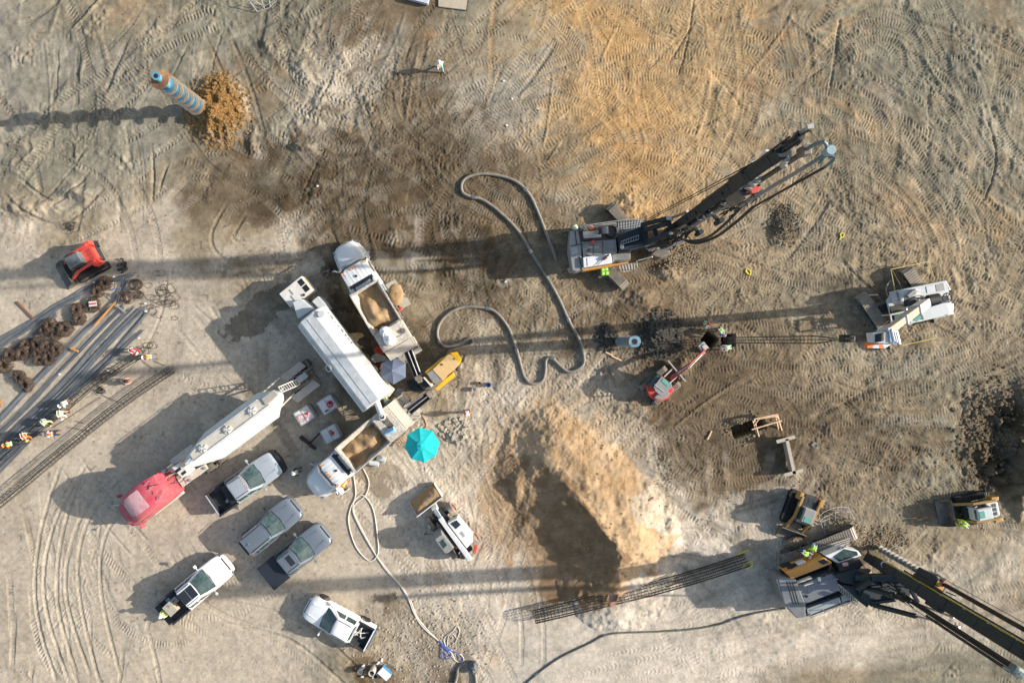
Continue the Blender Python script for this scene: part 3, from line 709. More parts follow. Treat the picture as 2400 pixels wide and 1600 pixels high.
# ---------------------------------------------------------------- running gear
def wheel(root, x, y, r, wd, name='wheel', tm=None, rm=None, steer=0.0, rimr=0.58):
    m = Matrix.Translation((x, y, r)) @ Matrix.Rotation(steer, 4, 'Z'); b = MB(m)
    prof = [(-wd/2, r*rimr), (-wd/2, r*0.92), (-wd*0.38, r), (wd*0.38, r), (wd/2, r*0.92), (wd/2, r*rimr)]
    n = 22; b.loft([[(q*math.cos(2*math.pi*k/n), a, q*math.sin(2*math.pi*k/n)) for k in range(n)] for a, q in prof], cap=False)
    t = b.build('tyre', tm or TYRE, root, smooth=True, ang=35)
    t.name = 'tyre'
    c = MB(m); c.cyl((0, -wd*0.34, 0), (0, wd*0.34, 0), r*rimr, n=14)
    for s in (-1, 1): c.cyl((0, s*wd*0.34, 0), (0, s*wd*0.46, 0), r*0.22, n=8)
    for k in range(5):
        a = 2*math.pi*k/5
        for s in (-1, 1): c.box((math.cos(a)*r*0.38, s*wd*0.36, math.sin(a)*r*0.38), (r*0.12, 0.02, r*0.12))
    c.build('rim', rm or GALV, t, smooth=True)
    return t

def crawler(root, cx, cy, Ln, W, Hh, rz=0.0, pitch=0.2, shoe=None, frame=None, ro=None):
    """a crawler track: frame, belt of shoes, two sprockets; the track is one part"""
    M = Matrix.Translation((cx, cy, 0)) @ Matrix.Rotation(rz, 4, 'Z'); r = Hh/2; hl = Ln/2-r
    f = MB(M); f.box((0, 0, r), (Ln-Hh*0.9, W*0.55, Hh*0.5))
    for k in range(5): f.cyl((-hl+hl*2*(k+.5)/5, -W*0.3, Hh*0.22), (-hl+hl*2*(k+.5)/5, W*0.3, Hh*0.22), Hh*0.13, n=8)
    fo = f.build('track_frame', frame or DGREY, root, bevel=0.02)
    s = MB(M)
    for k in (-1, 1): s.cyl((k*hl, -W*0.32, r), (k*hl, W*0.32, r), r*0.78, n=12)
    s.build('sprocket', DSTEEL, fo)
    b = MB(M); per = 4*hl+2*math.pi*r; n = max(16, int(per/pitch)); dl = per/n
    def pt(u):
        u %= per
        if u < 2*hl: return Vector((-hl+u, 0, 2*r)), 0.0
        u -= 2*hl
        if u < math.pi*r: a = u/r; return Vector((hl+math.sin(a)*r, 0, r+math.cos(a)*r)), a
        u -= math.pi*r
        if u < 2*hl: return Vector((hl-u, 0, 0)), math.pi
        u -= 2*hl; a = math.pi+u/r; return Vector((-hl+math.sin(a)*r, 0, r+math.cos(a)*r)), a
    for k in range(n):
        q, a = pt(k*dl); T = Matrix.Translation(q) @ Matrix.Rotation(a, 4, 'Y')
        o = b.M; b.M = M @ T
        b.box((0, 0, -0.02), (dl*0.86, W, 0.05)); b.box((dl*0.25, 0, 0.02), (dl*0.14, W*0.96, 0.045))
        b.M = o
    b.build('track_shoes', shoe or SHOE, fo, kind='stuff')
    return fo

# ---------------------------------------------------------------- people
POSES = {}
def make_pose(name, J):
    """J: joints in metres; builds body, jacket, trousers, boots, hard hat, vest meshes once"""
    def skin(nodes, edges, sub=1):
        me = bpy.data.meshes.new('tmp'); names = list(nodes)
        me.from_pydata([nodes[k][0] for k in names], [(names.index(a), names.index(b)) for a, b in edges], [])
        o = bpy.data.objects.new('tmp', me); COL.objects.link(o)
        md = o.modifiers.new('Skin', 'SKIN'); md.use_smooth_shade = True
        for i, k in enumerate(names):
            r = nodes[k][1]; me.skin_vertices[0].data[i].radius = (r, r) if not isinstance(r, tuple) else r
        me.skin_vertices[0].data[0].use_root = True
        if sub: o.modifiers.new('Sub', 'SUBSURF').levels = sub
        bpy.context.view_layer.update()
        dg = bpy.context.evaluated_depsgraph_get(); ev = o.evaluated_get(dg)
        out = bpy.data.meshes.new_from_object(ev); bpy.data.objects.remove(o)
        return out
    j = {k: Vector(v) for k, v in J.items()}
    res = {}
    def n(k, r, off=(0,0,0)): return (j[k]+Vector(off), r)
    nd = dict(pelvis=n('pelvis', .13), spine=n('spine', .125), chest=n('chest', .14), neck=n('neck', .055))
    ed = [('pelvis','spine'), ('spine','chest'), ('chest','neck')]
    hd = j['head']-j['neck']; hd = hd.normalized()
    nd['head'] = (j['head'], .095); nd['crown'] = (j['head']+hd*.09, .07); ed += [('neck','head'), ('head','crown')]
    for s in 'lr':
        nd['sh'+s] = n('sh'+s, .062); nd['el'+s] = n('el'+s, .045); nd['wr'+s] = n('wr'+s, .03)
        fw = (j['wr'+s]-j['el'+s]).normalized(); nd['pa'+s] = (j['wr'+s]+fw*.07, .036)
        nd['hi'+s] = n('hi'+s, .085); nd['kn'+s] = n('kn'+s, .058); nd['an'+s] = n('an'+s, .042); nd['to'+s] = n('to'+s, .042)
        ed += [('chest','sh'+s), ('sh'+s,'el'+s), ('el'+s,'wr'+s), ('wr'+s,'pa'+s), ('pelvis','hi'+s), ('hi'+s,'kn'+s), ('kn'+s,'an'+s), ('an'+s,'to'+s)]
    body = skin(nd, ed)
    # fingers, thumb, nose, ears grow from the same mesh
    b = MB()
    for s, sg in (('l', 1), ('r', -1)):
        fw = (j['wr'+s]-j['el'+s]).normalized(); side = fw.cross(Vector((0,0,1))); side = side.normalized() if side.length > .1 else Vector((1,0,0)); up = side.cross(fw)
        base = j['wr'+s]+fw*.09
        for k, ln_ in enumerate((.065, .075, .07, .055)):
            p0 = base+side*(k-1.5)*.019; b.tube([p0, p0+fw*ln_*.5-up*.006, p0+fw*ln_*.9-up*.03], [.010, .009, .007], n=5)
        p0 = j['wr'+s]+fw*.03+side*.03; b.tube([p0, p0+fw*.03+side*.03, p0+fw*.06+side*.035], [.012, .010, .008], n=5)
    face = Vector((1,0,0)); face = (face-hd*face.dot(hd)).normalized(); ear = hd.cross(face)
    b.tube([j['head']+face*.07, j['head']+face*.12-hd*.01], [.02, .01], n=5)
    for sg in (-1, 1):
        b.sph(j['head']+ear*.095*sg, .022, nu=6, nv=4); b.sph(j['head']+face*.088+ear*.032*sg+hd*.03, .012, nu=6, nv=4)
    b.tube([j['head']+face*.092-hd*.045-ear*.02, j['head']+face*.098-hd*.045, j['head']+face*.092-hd*.045+ear*.02], .006, n=4)
    o2 = b.build('tmp2', SKIN); bm = bmesh.new(); bm.from_mesh(body); bm.from_mesh(o2.data); bm.to_mesh(body); bm.free()
    bpy.data.objects.remove(o2)
    body.polygons.foreach_set('use_smooth', [True]*len(body.polygons)); res['body'] = body
    jk = {k: (v[0], v[1]+.022 if not isinstance(v[1], tuple) else v[1]) for k, v in nd.items() if k in ('pelvis','spine','chest','shl','shr','ell','elr','wrl','wrr')}
    jk['neck'] = (j['chest']+(j['neck']-j['chest'])*.6, .07)
    res['jacket'] = skin(jk, [('pelvis','spine'), ('spine','chest'), ('chest','neck'), ('chest','shl'), ('shl','ell'), ('ell','wrl'), ('chest','shr'), ('shr','elr'), ('elr','wrr')])
    vs = {k: (v[0], v[1]+.045) for k, v in nd.items() if k in ('pelvis','spine','chest')}; vs['shl'] = (j['shl'], .088); vs['shr'] = (j['shr'], .088)
    res['vest'] = skin(vs, [('pelvis','spine'), ('spine','chest'), ('chest','shl'), ('chest','shr')])
    tr = {k: (v[0], v[1]+.02) for k, v in nd.items() if k in ('pelvis','hil','hir','knl','knr','anl','anr')}
    res['trousers'] = skin(tr, [('pelvis','hil'), ('hil','knl'), ('knl','anl'), ('pelvis','hir'), ('hir','knr'), ('knr','anr')])
    bt = MB()
    for s in 'lr':
        a = j['an'+s]; t = j['to'+s]; bt.tube([a+Vector((0,0,.12)), a, a-Vector((.05,0,.02))], [.06,.062,.05], n=8); bt.tube([a-Vector((.06,0,.045)), (a+t)/2-Vector((0,0,.01)), t+Vector((.06,0,0))], [.05,.055,.045], n=8)
    o3 = bt.build('tmp3', BLACK, smooth=True); res['boots'] = o3.data; bpy.data.objects.remove(o3)
    T = hd.to_track_quat('Z', 'X').to_matrix().to_4x4()
    h = MB(Matrix.Translation(j['head']+hd*.045) @ T); h.sph((0,0,0), .145, (1.08, .92, .85), nu=14, nv=6, half=True)
    h.prism([(.17*1.12*math.cos(2*math.pi*k/14)+.015, .165*math.sin(2*math.pi*k/14)) for k in range(14)], -.012, .008)
    h.tube([(-.13,0,.03), (0,0,.127), (.13,0,.03)], .015, n=5)
    o4 = h.build('tmp4', WHITE, smooth=True); res['hard_hat'] = o4.data; bpy.data.objects.remove(o4)
    st = MB(); c, sp, ax = j['chest'], j['pelvis'], (j['shl']-j['shr']).normalized(); dn = (sp-c).normalized(); bk = ax.cross(dn).normalized()
    for sg in (-1, 1):
        P = [c+ax*.11*sg+dn*.02+bk*.0, c+ax*.12*sg+bk*.19*1, c+ax*.12*sg+dn*.2+bk*.195, c+ax*.11*sg+dn*.42+bk*.185]
        st.tube([q for q in P[1:]], .024, n=4); P = [c+ax*.12*sg-bk*.19, c+ax*.11*sg+dn*.42-bk*.185]; st.tube(P, .024, n=4)
        st.tube([c+ax*.12*sg+bk*.19, c+ax*.12*sg-dn*.095, c+ax*.12*sg-bk*.19], .024, n=4)
    st.tube([c+dn*.3+(ax*math.cos(a)*.205+bk*math.sin(a)*.198) for a in [2*math.pi*k/12 for k in range(12)]], .024, n=4, closed=True)
    o5 = st.build('tmp5', WHITE); res['reflective_band'] = o5.data; bpy.data.objects.remove(o5)
    POSES[name] = res

make_pose('stand', dict(pelvis=(0,0,.97), spine=(0,0,1.17), chest=(.01,0,1.38), neck=(.02,0,1.52), head=(.05,0,1.64), shl=(0,.19,1.41), shr=(0,-.19,1.41),
    ell=(-.02,.27,1.14), elr=(.03,-.27,1.14), wrl=(.14,.27,.95), wrr=(.22,-.22,1.02), hil=(0,.10,.9), hir=(0,-.10,.9), knl=(.03,.12,.5), knr=(.03,-.12,.5),
    anl=(0,.14,.09), anr=(-.02,-.14,.09), tol=(.15,.16,.045), tor=(.13,-.16,.045)))
make_pose('walk', dict(pelvis=(0,0,.96), spine=(.01,0,1.16), chest=(.04,0,1.37), neck=(.06,0,1.51), head=(.09,0,1.63), shl=(.02,.19,1.40), shr=(.04,-.19,1.40),
    ell=(-.12,.26,1.15), elr=(.15,-.26,1.15), wrl=(-.10,.29,.92), wrr=(.34,-.24,1.03), hil=(0,.10,.9), hir=(0,-.10,.9), knl=(.16,.11,.52), knr=(-.04,-.11,.5),
    anl=(.30,.11,.10), anr=(-.32,-.11,.16), tol=(.44,.12,.07), tor=(-.20,-.12,.045)))
make_pose('bend', dict(pelvis=(-.15,0,.93), spine=(.0,0,1.03), chest=(.20,0,1.07), neck=(.34,0,1.07), head=(.46,0,1.03), shl=(.22,.19,1.07), shr=(.22,-.19,1.07),
    ell=(.32,.24,.80), elr=(.34,-.24,.80), wrl=(.48,.16,.60), wrr=(.50,-.12,.58), hil=(-.14,.10,.88), hir=(-.14,-.10,.88), knl=(-.02,.14,.5), knr=(-.02,-.14,.5),
    anl=(-.06,.17,.09), anr=(-.06,-.17,.09), tol=(.09,.19,.045), tor=(.09,-.19,.045)))
make_pose('crouch', dict(pelvis=(-.18,0,.42), spine=(-.08,0,.60), chest=(.06,0,.76), neck=(.16,0,.86), head=(.24,0,.95), shl=(.06,.19,.79), shr=(.06,-.19,.79),
    ell=(.24,.24,.60), elr=(.24,-.24,.60), wrl=(.42,.14,.50), wrr=(.42,-.12,.46), hil=(-.16,.10,.38), hir=(-.16,-.10,.38), knl=(.18,.18,.46), knr=(.16,-.18,.44),
    anl=(-.02,.16,.10), anr=(-.04,-.16,.10), tol=(.12,.18,.045), tor=(.10,-.18,.045)))
make_pose('sit', dict(pelvis=(-.1,0,.48), spine=(-.08,0,.68), chest=(-.04,0,.90), neck=(-.02,0,1.04), head=(.02,0,1.16), shl=(-.04,.19,.93), shr=(-.04,-.19,.93),
    ell=(.08,.27,.70), elr=(.08,-.27,.70), wrl=(.32,.22,.66), wrr=(.32,-.22,.66), hil=(-.06,.10,.46), hir=(-.06,-.10,.46), knl=(.34,.13,.50), knr=(.34,-.13,.50),
    anl=(.38,.13,.10), anr=(.38,-.13,.10), tol=(.52,.14,.05), tor=(.52,-.14,.05)))

CLOTH = dict(lime=(0.42,0.78,0.06), lime2=(0.62,0.78,0.30), orange=(0.90,0.16,0.03), amber=(0.95,0.42,0.02), red=(0.55,0.04,0.06), white=(0.75,0.74,0.70), blue=(0.05,0.16,0.42), navy=(0.02,0.035,0.08),
    black=(0.02,0.02,0.022), grey=(0.16,0.17,0.18), brown=(0.14,0.09,0.06), teal=(0.03,0.22,0.24), jean=(0.06,0.10,0.18), sand=(0.35,0.28,0.2), hatw=(0.82,0.82,0.80), hatr=(0.6,0.05,0.08), haty=(0.7,0.62,0.1), pink=(0.7,0.3,0.25), hato=(0.85,0.25,0.05), lblue=(0.2,0.45,0.6))
def person(px, py, h, face, pose, label, vest='lime', top='navy', legs='jean', hat='hatw', z=None, sc=1.0):
    """face: plan direction (dx, dy) the person looks"""
    g = G(px, py, h) if z is None else G(px, py, z)
    if z is None: g.z = gz(g.x, g.y) + h
    t = thing('person', label, 'person', g, math.atan2(-face[1], face[0]), 'workers on the site'); t.scale = (sc, sc, sc)
    P = POSES[pose]
    def part(nm, key, m):
        o = bpy.data.objects.new(nm, P[key]); COL.objects.link(o); o.parent = t
        if not len(P[key].materials): P[key].materials.append(m)
        o.material_slots[0].link = 'OBJECT'; o.material_slots[0].material = m; return o
    cl = lambda k: mat('cloth_'+k, CLOTH[k], 0.85, var=0.12, scale=8, spec=0.2)
    part('body', 'body', SKIN); part('jacket', 'jacket', cl(top)); part('trousers', 'trousers', cl(legs)); part('boots', 'boots', cl('brown'))
    if vest:
        v = part('vest', 'vest', cl(vest)); o = part('reflective_band', 'reflective_band', cl('white')); o.parent = v
    part('hard_hat', 'hard_hat', mat('hat_'+hat, CLOTH[hat], 0.35, var=0.04))
    return t

# ================================================================ road vehicles
def hull(b, st):
    """st: (x, half width, z bottom, z shoulder, z top, crown)"""
    rings = []
    for x, w_, z0, zs, zt, cr in st:
        h = [(w_*.9, z0), (w_, z0+.12), (w_, zs), (w_*.94, zt-.02), (w_*.80, zt+cr*.5), (w_*.4, zt+cr)]
        rings.append([(x, y, z) for y, z in h] + [(x, -y, z) for y, z in reversed(h)])
    b.loft(rings); return b

def pickup(px, py, rz, L, label, name, paint, roofkind, bed, cap=None, hood=0.0, openbed=False, steer=0.0, W=2.22, cat='pickup truck', suv=False, dark_front=False, dz=0):
    g = at(px, py, 1.5); t = thing(name, label, cat, (g.x, g.y, g.z+0.0), rz, 'cars and pickups parked on the sand')
    F = L/2; w2 = W/2; cw = F-1.85          # cowl x
    cr = cw-2.6 if not suv else -F+.18     # rear of the cab
    b = MB()
    hull(b, [(F-.03, w2*.46, .45, .66, .80, .01), (F-.10, w2*.70, .42, .74, .90, .01), (F-.26, w2*.86, .38, .90, 1.04, .02), (F-.50, w2*.94, .36, .97, 1.10, .03), (F-.85, w2*.98, .35, 1.0, 1.14, .04), (cw+.1, w2, .35, 1.06, 1.20, .05), (cw-.9, w2, .33, 1.08, 1.22, .0)]
         + ([(cr, w2, .35, 1.08, 1.22, 0)] if not suv else [(-F+1.0, w2, .35, 1.08, 1.22, 0), (-F+.25, w2*.95, .42, 1.02, 1.15, 0), (-F+.08, w2*.86, .5, .9, 1.0, 0)]))
    for s in (-1, 1):      # hood creases
        b.beam((F-.55, s*w2*.42, 1.165), (cw+.1, s*w2*.55, 1.235), .06, .035); b.beam((F-.35, s*w2*.70, 1.07), (cw+.15, s*w2*.80, 1.20), .02, .03)
    b.build('body', paint, t, smooth=True, ang=38)
    # greenhouse
    c = MB(); zr = 1.92; rf, rr_ = cw-1.0, (cr+.22 if not suv else -F+.55)
    def ring(x0, x1, y, z, rd): return [(x0, y*.84, z), (x0-rd, y, z), (x1+rd, y, z), (x1, y*.84, z), (x1, -y*.84, z), (x1+rd, -y, z), (x0-rd, -y, z), (x0, -y*.84, z)]
    lv = [(cw-.02, cr+.03, w2*.93, 1.17, .30), (cw-.50, cr+.10, w2*.83, 1.52, .26), (rf+.06, rr_-.04, w2*.71, 1.84, .20), (rf-.10, rr_+.06, w2*.65, zr, .2), (rf-.3, rr_+.25, w2*.46, zr+.025, .15)]
    c.loft([ring(*a) for a in lv]); cab = c.build('cab', paint, t, smooth=True, ang=30)
    # glass
    wg = MB(); e = .012
    P = [(cw+.02, w2*.80, 1.20), (cw-.50, w2*.72, 1.54), (rf+.06, w2*.63, 1.845)]; Q = [(x, -y, z) for x, y, z in P]
    m0 = [(cw+.12, .0, 1.205), (cw-.38, 0, 1.57), (rf+.18, 0, 1.865)]
    for A, B in ((P, m0), (m0, Q)):
        for i in range(2):
            wg.quad((A[i][0]+.03, A[i][1], A[i][2]+.02), (A[i+1][0]+.03, A[i+1][1], A[i+1][2]+.02), (B[i+1][0]+.03, B[i+1][1], B[i+1][2]+.02), (B[i][0]+.03, B[i][1], B[i][2]+.02))
    wsm = wg.build('windscreen', GLASS, t)
    fb = MB(); fb.tube([(cw+.05, w2*.80, 1.215), (cw+.17, 0, 1.225), (cw+.05, -w2*.80, 1.215)], .045, n=5); fb.tube([(rf+.05, w2*.63, 1.865), (rf+.17, 0, 1.885), (rf+.05, -w2*.63, 1.865)], .025, n=5); fb.build('glass_border', BLACKP, wsm)
    for s in (-1, 1): q = MB(); q.beam((rf-.12, s*w2*.60, zr+.02), (rr_+.12, s*w2*.60, zr+.02), .05, .02); q.build('roof_gutter', BLACKP, t)
    wp = MB()
    for s in (-1, 1): wp.beam((cw+.02, s*.15, 1.235), (cw-.12, s*.75, 1.32), .025, .02)
    wp.build('wiper', BLACKP, wsm)
    xs_ = [cw-.62, cw-1.55, cr+.12] if not suv else [cw-.62, cw-1.55, cw-2.55, -F+.75]
    for s in (-1, 1):
        for i in range(len(xs_)-1):
            x0, x1 = xs_[i]-.05, xs_[i+1]+.05; q = MB(); i0 = .38 if i == 0 else 0
            lo, hi = w2*.90, w2*.755
            q.quad((x0+i0*.4, s*(lo+e), 1.27), (x0-i0, s*(hi+e), 1.72), (x1, s*(hi+e), 1.72), (x1, s*(lo+e), 1.27)); q.build('side_window', GLASS, t)
    q = MB(); q.quad((cr+.02, w2*.6, 1.3), (cr+.16, w2*.55, 1.78), (cr+.16, -w2*.55, 1.78), (cr+.02, -w2*.6, 1.3)); q.build('rear_window', GLASS, t)
    # front end
    q = MB(); fx = F-.05
    bum = [(fx-.28, w2*.97), (fx-.10, w2*.82), (fx, w2*.45), (fx, -w2*.45), (fx-.10, -w2*.82), (fx-.28, -w2*.97), (fx-.5, -w2*.97), (fx-.4, -w2*.5), (fx-.4, w2*.5), (fx-.5, w2*.97)]
    q.prism(bum, .42, .72); q.build('front_bumper', BLACKP if dark_front else CHROME if not suv else paint, t, bevel=.03)
    if dark_front:
        q = MB(); q.prism([(fx+.10, w2*.8), (fx+.22, 0), (fx+.10, -w2*.8), (fx-.25, -w2*1.0), (fx-.18, 0), (fx-.25, w2*1.0)], .40, 1.02); q.build('brush_guard', BLACKP, t, bevel=.04)
    q = MB(); q.box((F-.18, 0, .88), (.12, W*.55, .26)); q.build('grille', BLACKP, t, bevel=.02)
    for s in (-1, 1):
        q = MB(); q.box((F-.26, s*w2*.76, .90), (.26, .26, .18)); q.build('headlight', STEEL, t, bevel=.04)
        q = MB(); q.beam((cw-.25, s*w2*.95, 1.22), (cw-.22, s*(w2+.17), 1.30), .05, .06); q.box((cw-.2, s*(w2+.28), 1.34), (.13, .24, .26)); q.build('wing_mirror', paint if name != 'suv' else BLACKP, t, bevel=.03)
        for x in (F-1.05, -F+1.15): wheel(t, x, s*(w2-.13), .40, .26, steer=steer if x > 0 else 0)
        q = MB()
        for x in (F-1.05, -F+1.15): q.cyl((x, s*(w2+.005), .42), (x, s*(w2-.3), .42), .47, n=16)
        q.build('wheel_arch', BLACKP, t)
        q = MB()
        for x in (cw-1.25, cw-2.2): q.box((x, s*(w2+.012), 1.02), (.2, .03, .04))
        q.build('door_handle', CHROME if not suv else paint, t)
    # bed
    if not suv:
        bl, br = cr-.02, -F+.10; zb = .78; zt = 1.26 if L > 6 else 1.18
        q = MB()
        for s in (-1, 1): q.box(((bl+br)/2, s*(w2-.06), (zt+.5)/2), (bl-br, .13, zt-.42)); 
        q.box((bl-.04, 0, (zt+.5)/2), (.08, W-.3, zt-.42))
        q.build('bed_side', paint, t, bevel=.03)
        q = MB(); q.box(((bl+br)/2, 0, zb-.05), (bl-br-.1, W-.28, .08))
        for s in (-1, 1): q.box(((bl+br)/2, s*(w2-.15), (zt+zb)/2), (bl-br-.1, .03, zt-zb)); q.box((-F+1.15, s*(w2-.28), zb+.14), (1.0, .22, .26))
        for k in range(9): q.box(((bl+br)/2, -w2*.66+k*w2*.165, zb), (bl-br-.2, .06, .03))
        q.build('bed_liner', BEDL, t)
        q = MB()
        for s in (-1, 1): q.box(((bl+br)/2, s*(w2-.07), zt+.05), (bl-br, .15, .03))
        q.build('rail_cap', BEDL, t)
        if openbed: q = MB(); q.box((br-.28, 0, zb-.02), (.56, W-.34, .08)); q.build('tailgate', BEDL, t, bevel=.02)
        else:
            q = MB(); q.box((br, 0, (zt+.5)/2), (.09, W-.14, zt-.42)); tg = q.build('tailgate', paint, t, bevel=.03)
            q = MB(); q.box((br+.05, 0, (zt+zb)/2-.02), (.02, W-.3, zt-zb)); q.build('tailgate_liner', BEDL, tg)
        if cap: q = MB(); q.box(((bl+br)/2, 0, zt+.085), (bl-br-.03, W-.16, .05)); q.build('tonneau_cover', TONN, t, bevel=.015)
        q = MB(); q.prism([(br-.02, w2*.95), (br-.2, w2*.9), (br-.2, -w2*.9), (br-.02, -w2*.95)], .42, .62); q.build('rear_bumper', CHROME, t, bevel=.03)
    for s in (-1, 1):
        q = MB(); q.box((-F+.13 if not suv else -F+.26, s*(w2*.90), .94), (.10, .14, .34)); q.build('tail_light', REDL, t, bevel=.02)
    # roof
    if roofkind == 'glass2':
        q = MB(); q.box(((rf+rr_)/2+.02, 0, zr+.028), (1.35, 1.02, .02)); pr = q.build('roof_glass', TONN, t, bevel=.005)
        q = MB(); q.box(((rf+rr_)/2+.05, 0, zr+.042), (.025, 1.02, .012)); q.build('glass_seam', MGREY, pr)
    if roofkind == 'glass1': q = MB(); q.box((rf-.52, 0, zr+.028), (.46, .86, .02)); q.build('roof_glass', TONN, t, bevel=.005)
    if roofkind in ('ribs', 'glass1'):
        q = MB()
        for k in range(7): q.box((rr_+(.95 if not suv else 1.35), -.54+k*.18, zr+.02), (1.1 if not suv else 2.1, .035, .03))
        q.build('roof_rib', paint, t)
    if roofkind == 'ribs' and not suv:
        for k in range(5): q = MB(); q.box((rf-.13, -.5+k*.25, zr+.04), (.09, .06, .04)); q.build('marker_lamp', AMBER, t)
    if suv:
        for s in (-1, 1): q = MB(); q.tube([(rf-.3, s*w2*.68, zr+.03), (rf-.4, s*w2*.68, zr+.09), (rr_+.5, s*w2*.68, zr+.09), (rr_+.4, s*w2*.68, zr+.03)], .022); q.build('roof_rail', MGREY, t)
        q = MB(); q.prism([(rr_+.5, .05), (rr_+.25, .0), (rr_+.5, -.05)], zr+.03, zr+.11, .6); q.build('antenna_fin', paint, t)
    return t

p1 = pickup(587, 1125, R(34.6), 6.45, 'silver crew cab pickup with a black front guard, pump in open bed', 'pickup_truck', SILVER, 'ribs', True, dark_front=True)
p2 = pickup(643.5, 1226, R(39.7), 5.55, 'grey estate car with a ribbed roof and roof rails, between two pickups', 'suv', GREYC, 'ribs', False, suv=True, cat='car')
p3 = pickup(703, 1291, R(38.6), 6.25, 'grey pickup with a black cover closing its bed and a small roof window', 'pickup_truck', GREYC, 'glass1', True, cap=True)
p4 = pickup(474, 1367, R(39.5), 6.5, 'white pickup with a large black glass roof and its tailgate down', 'pickup_truck', CARW, 'glass2', True, openbed=True)
p5 = pickup(800, 1446, R(151.9), 5.95, 'white pickup nosing up-left, front wheels turned, carton and pipes in its bed', 'pickup_truck', CARW, 'plain', True, steer=R(24), W=2.12)
# loads in the beds: things that only rest there
def onveh(v, x, y, z, name, label, cat, rz=0.0, group=None):
    m = Matrix.Translation(v.location) @ v.rotation_euler.to_matrix().to_4x4()
    return thing(name, label, cat, m @ Vector((x, y, z)), v.rotation_euler.z+rz, group)
k = onveh(p4, -2.45, .05, .8, 'storage_box', 'pale grey lidded box standing in the bed of the white pickup', 'box', .08)
MB().box((0,0,.28), (.72,.95,.56)).build('box_body', BOXM, k, bevel=.03); MB().box((0,0,.585), (.76,.99,.05)).build('lid', WOODG, k, bevel=.01); MB().box((.1,.25,.62), (.2,.24,.02)).build('label_plate', MGREY, k)
k = onveh(p4, -1.85, .35, .8, 'tool_box', 'dark grey plastic tool box behind the cab of the white pickup', 'tool box', .15)
MB().box((0,0,.25), (.6,.5,.5)).build('box_body', MGREY, k, bevel=.03); MB().box((0,0,.52), (.2,.05,.05)).build('handle', BLACKP, k)
k = onveh(p4, -2.3, .72, .8, 'cool_bag', 'small teal bag wedged beside the boxes in the white pickup', 'bag')
MB().box((0,0,.16), (.36,.26,.32)).build('bag_body', mat('cloth_lblue', CLOTH['lblue'], .85, var=.12, scale=8), k, bevel=.06); MB().tube([(-.12,0,.3), (0,0,.42), (.12,0,.3)], .015).build('strap', BLACKP, k)
k = onveh(p5, -1.15, .42, .8, 'cardboard_box', 'cardboard carton in the front corner of the white pickup bed', 'box', .05)
MB().box((0,0,.2), (.52,.5,.4)).build('carton', BOXM, k, bevel=.01); MB().box((.02,0,.405), (.04,.5,.012)).build('tape', WOOD, k)
k = onveh(p5, -1.95, -.1, .84, 'pipe_fittings', 'tangle of white pipe fittings in the bed of the white pickup', 'pipes')
for i, (a, b_) in enumerate([((-.6,-.3,.05),(.5,.1,.1)), ((-.3,.4,.06),(.1,-.4,.14)), ((.1,.3,.05),(.55,-.2,.12)), ((-.55,.1,.1),(-.1,.3,.08)), ((0,-.45,.1),(.3,.35,.2))]):
    MB().tube([a, ((a[0]+b_[0])/2, (a[1]+b_[1])/2+.1, .16), b_], .035).build('pipe', WHITE2, k)
k = onveh(p1, -2.0, -.35, .82, 'portable_pump', 'small chrome and red pump with a black hose in the silver pickup', 'pump', .3)
MB().box((0,0,.12), (.36,.24,.2)).build('pump_body', STEEL, k, bevel=.03); MB().cyl((.1,-.2,.12), (.1,.2,.12), .09).build('motor', REDL, k)
MB().tube([(.0+.36*math.cos(a)*(1-.012*i), .5+.36*math.sin(a)*(1-.012*i), .03+.004*i) for i, a in enumerate([k_*.5 for k_ in range(34)])], .022).build('hose', BLACK, k)
k = onveh(p1, -1.55, 0, .8, 'crossbed_toolbox', 'black toolbox across the silver pickup bed behind the cab', 'tool box')
MB().box((.0,0,.25), (.5,1.7,.46)).build('box_body', BEDL, k, bevel=.02); MB().box((.0,0,.49), (.52,1.72,.03)).build('lid', BLACKP, k)

# ---------------------------------------------------------------- volumetric mixer trucks
def hopper_sand(b, x0, x1, w_, z, seed, amp):
    r = np.random.default_rng(seed); nx_, ny_ = 22, 16; vs = []
    u = np.linspace(0, 1, nx_); v = np.linspace(-1, 1, ny_)
    Z = amp*vn(u*4+seed, v*1.5, .9, seed)+.10*vn(u*4, v*1.5, .35, seed+1)
    for i in range(nx_):
        for j in range(ny_):
            e = max(0, 1-abs(v[j]))**.5; q = math.sin(math.pi*min(1, u[i]*1.1+.06))
            vs.append((x0+(x1-x0)*u[i], v[j]*w_, z-.75+.70*e*q+.8*float(Z[j, i])-.7*max(0,.3-u[i])*(v[j]*(1 if seed == 31 else -1) > -.2)))
    fs = [(i*ny_+j, (i+1)*ny_+j, (i+1)*ny_+j+1, i*ny_+j+1) for i in range(nx_-1) for j in range(ny_-1)]
    b.add(vs, fs); return b

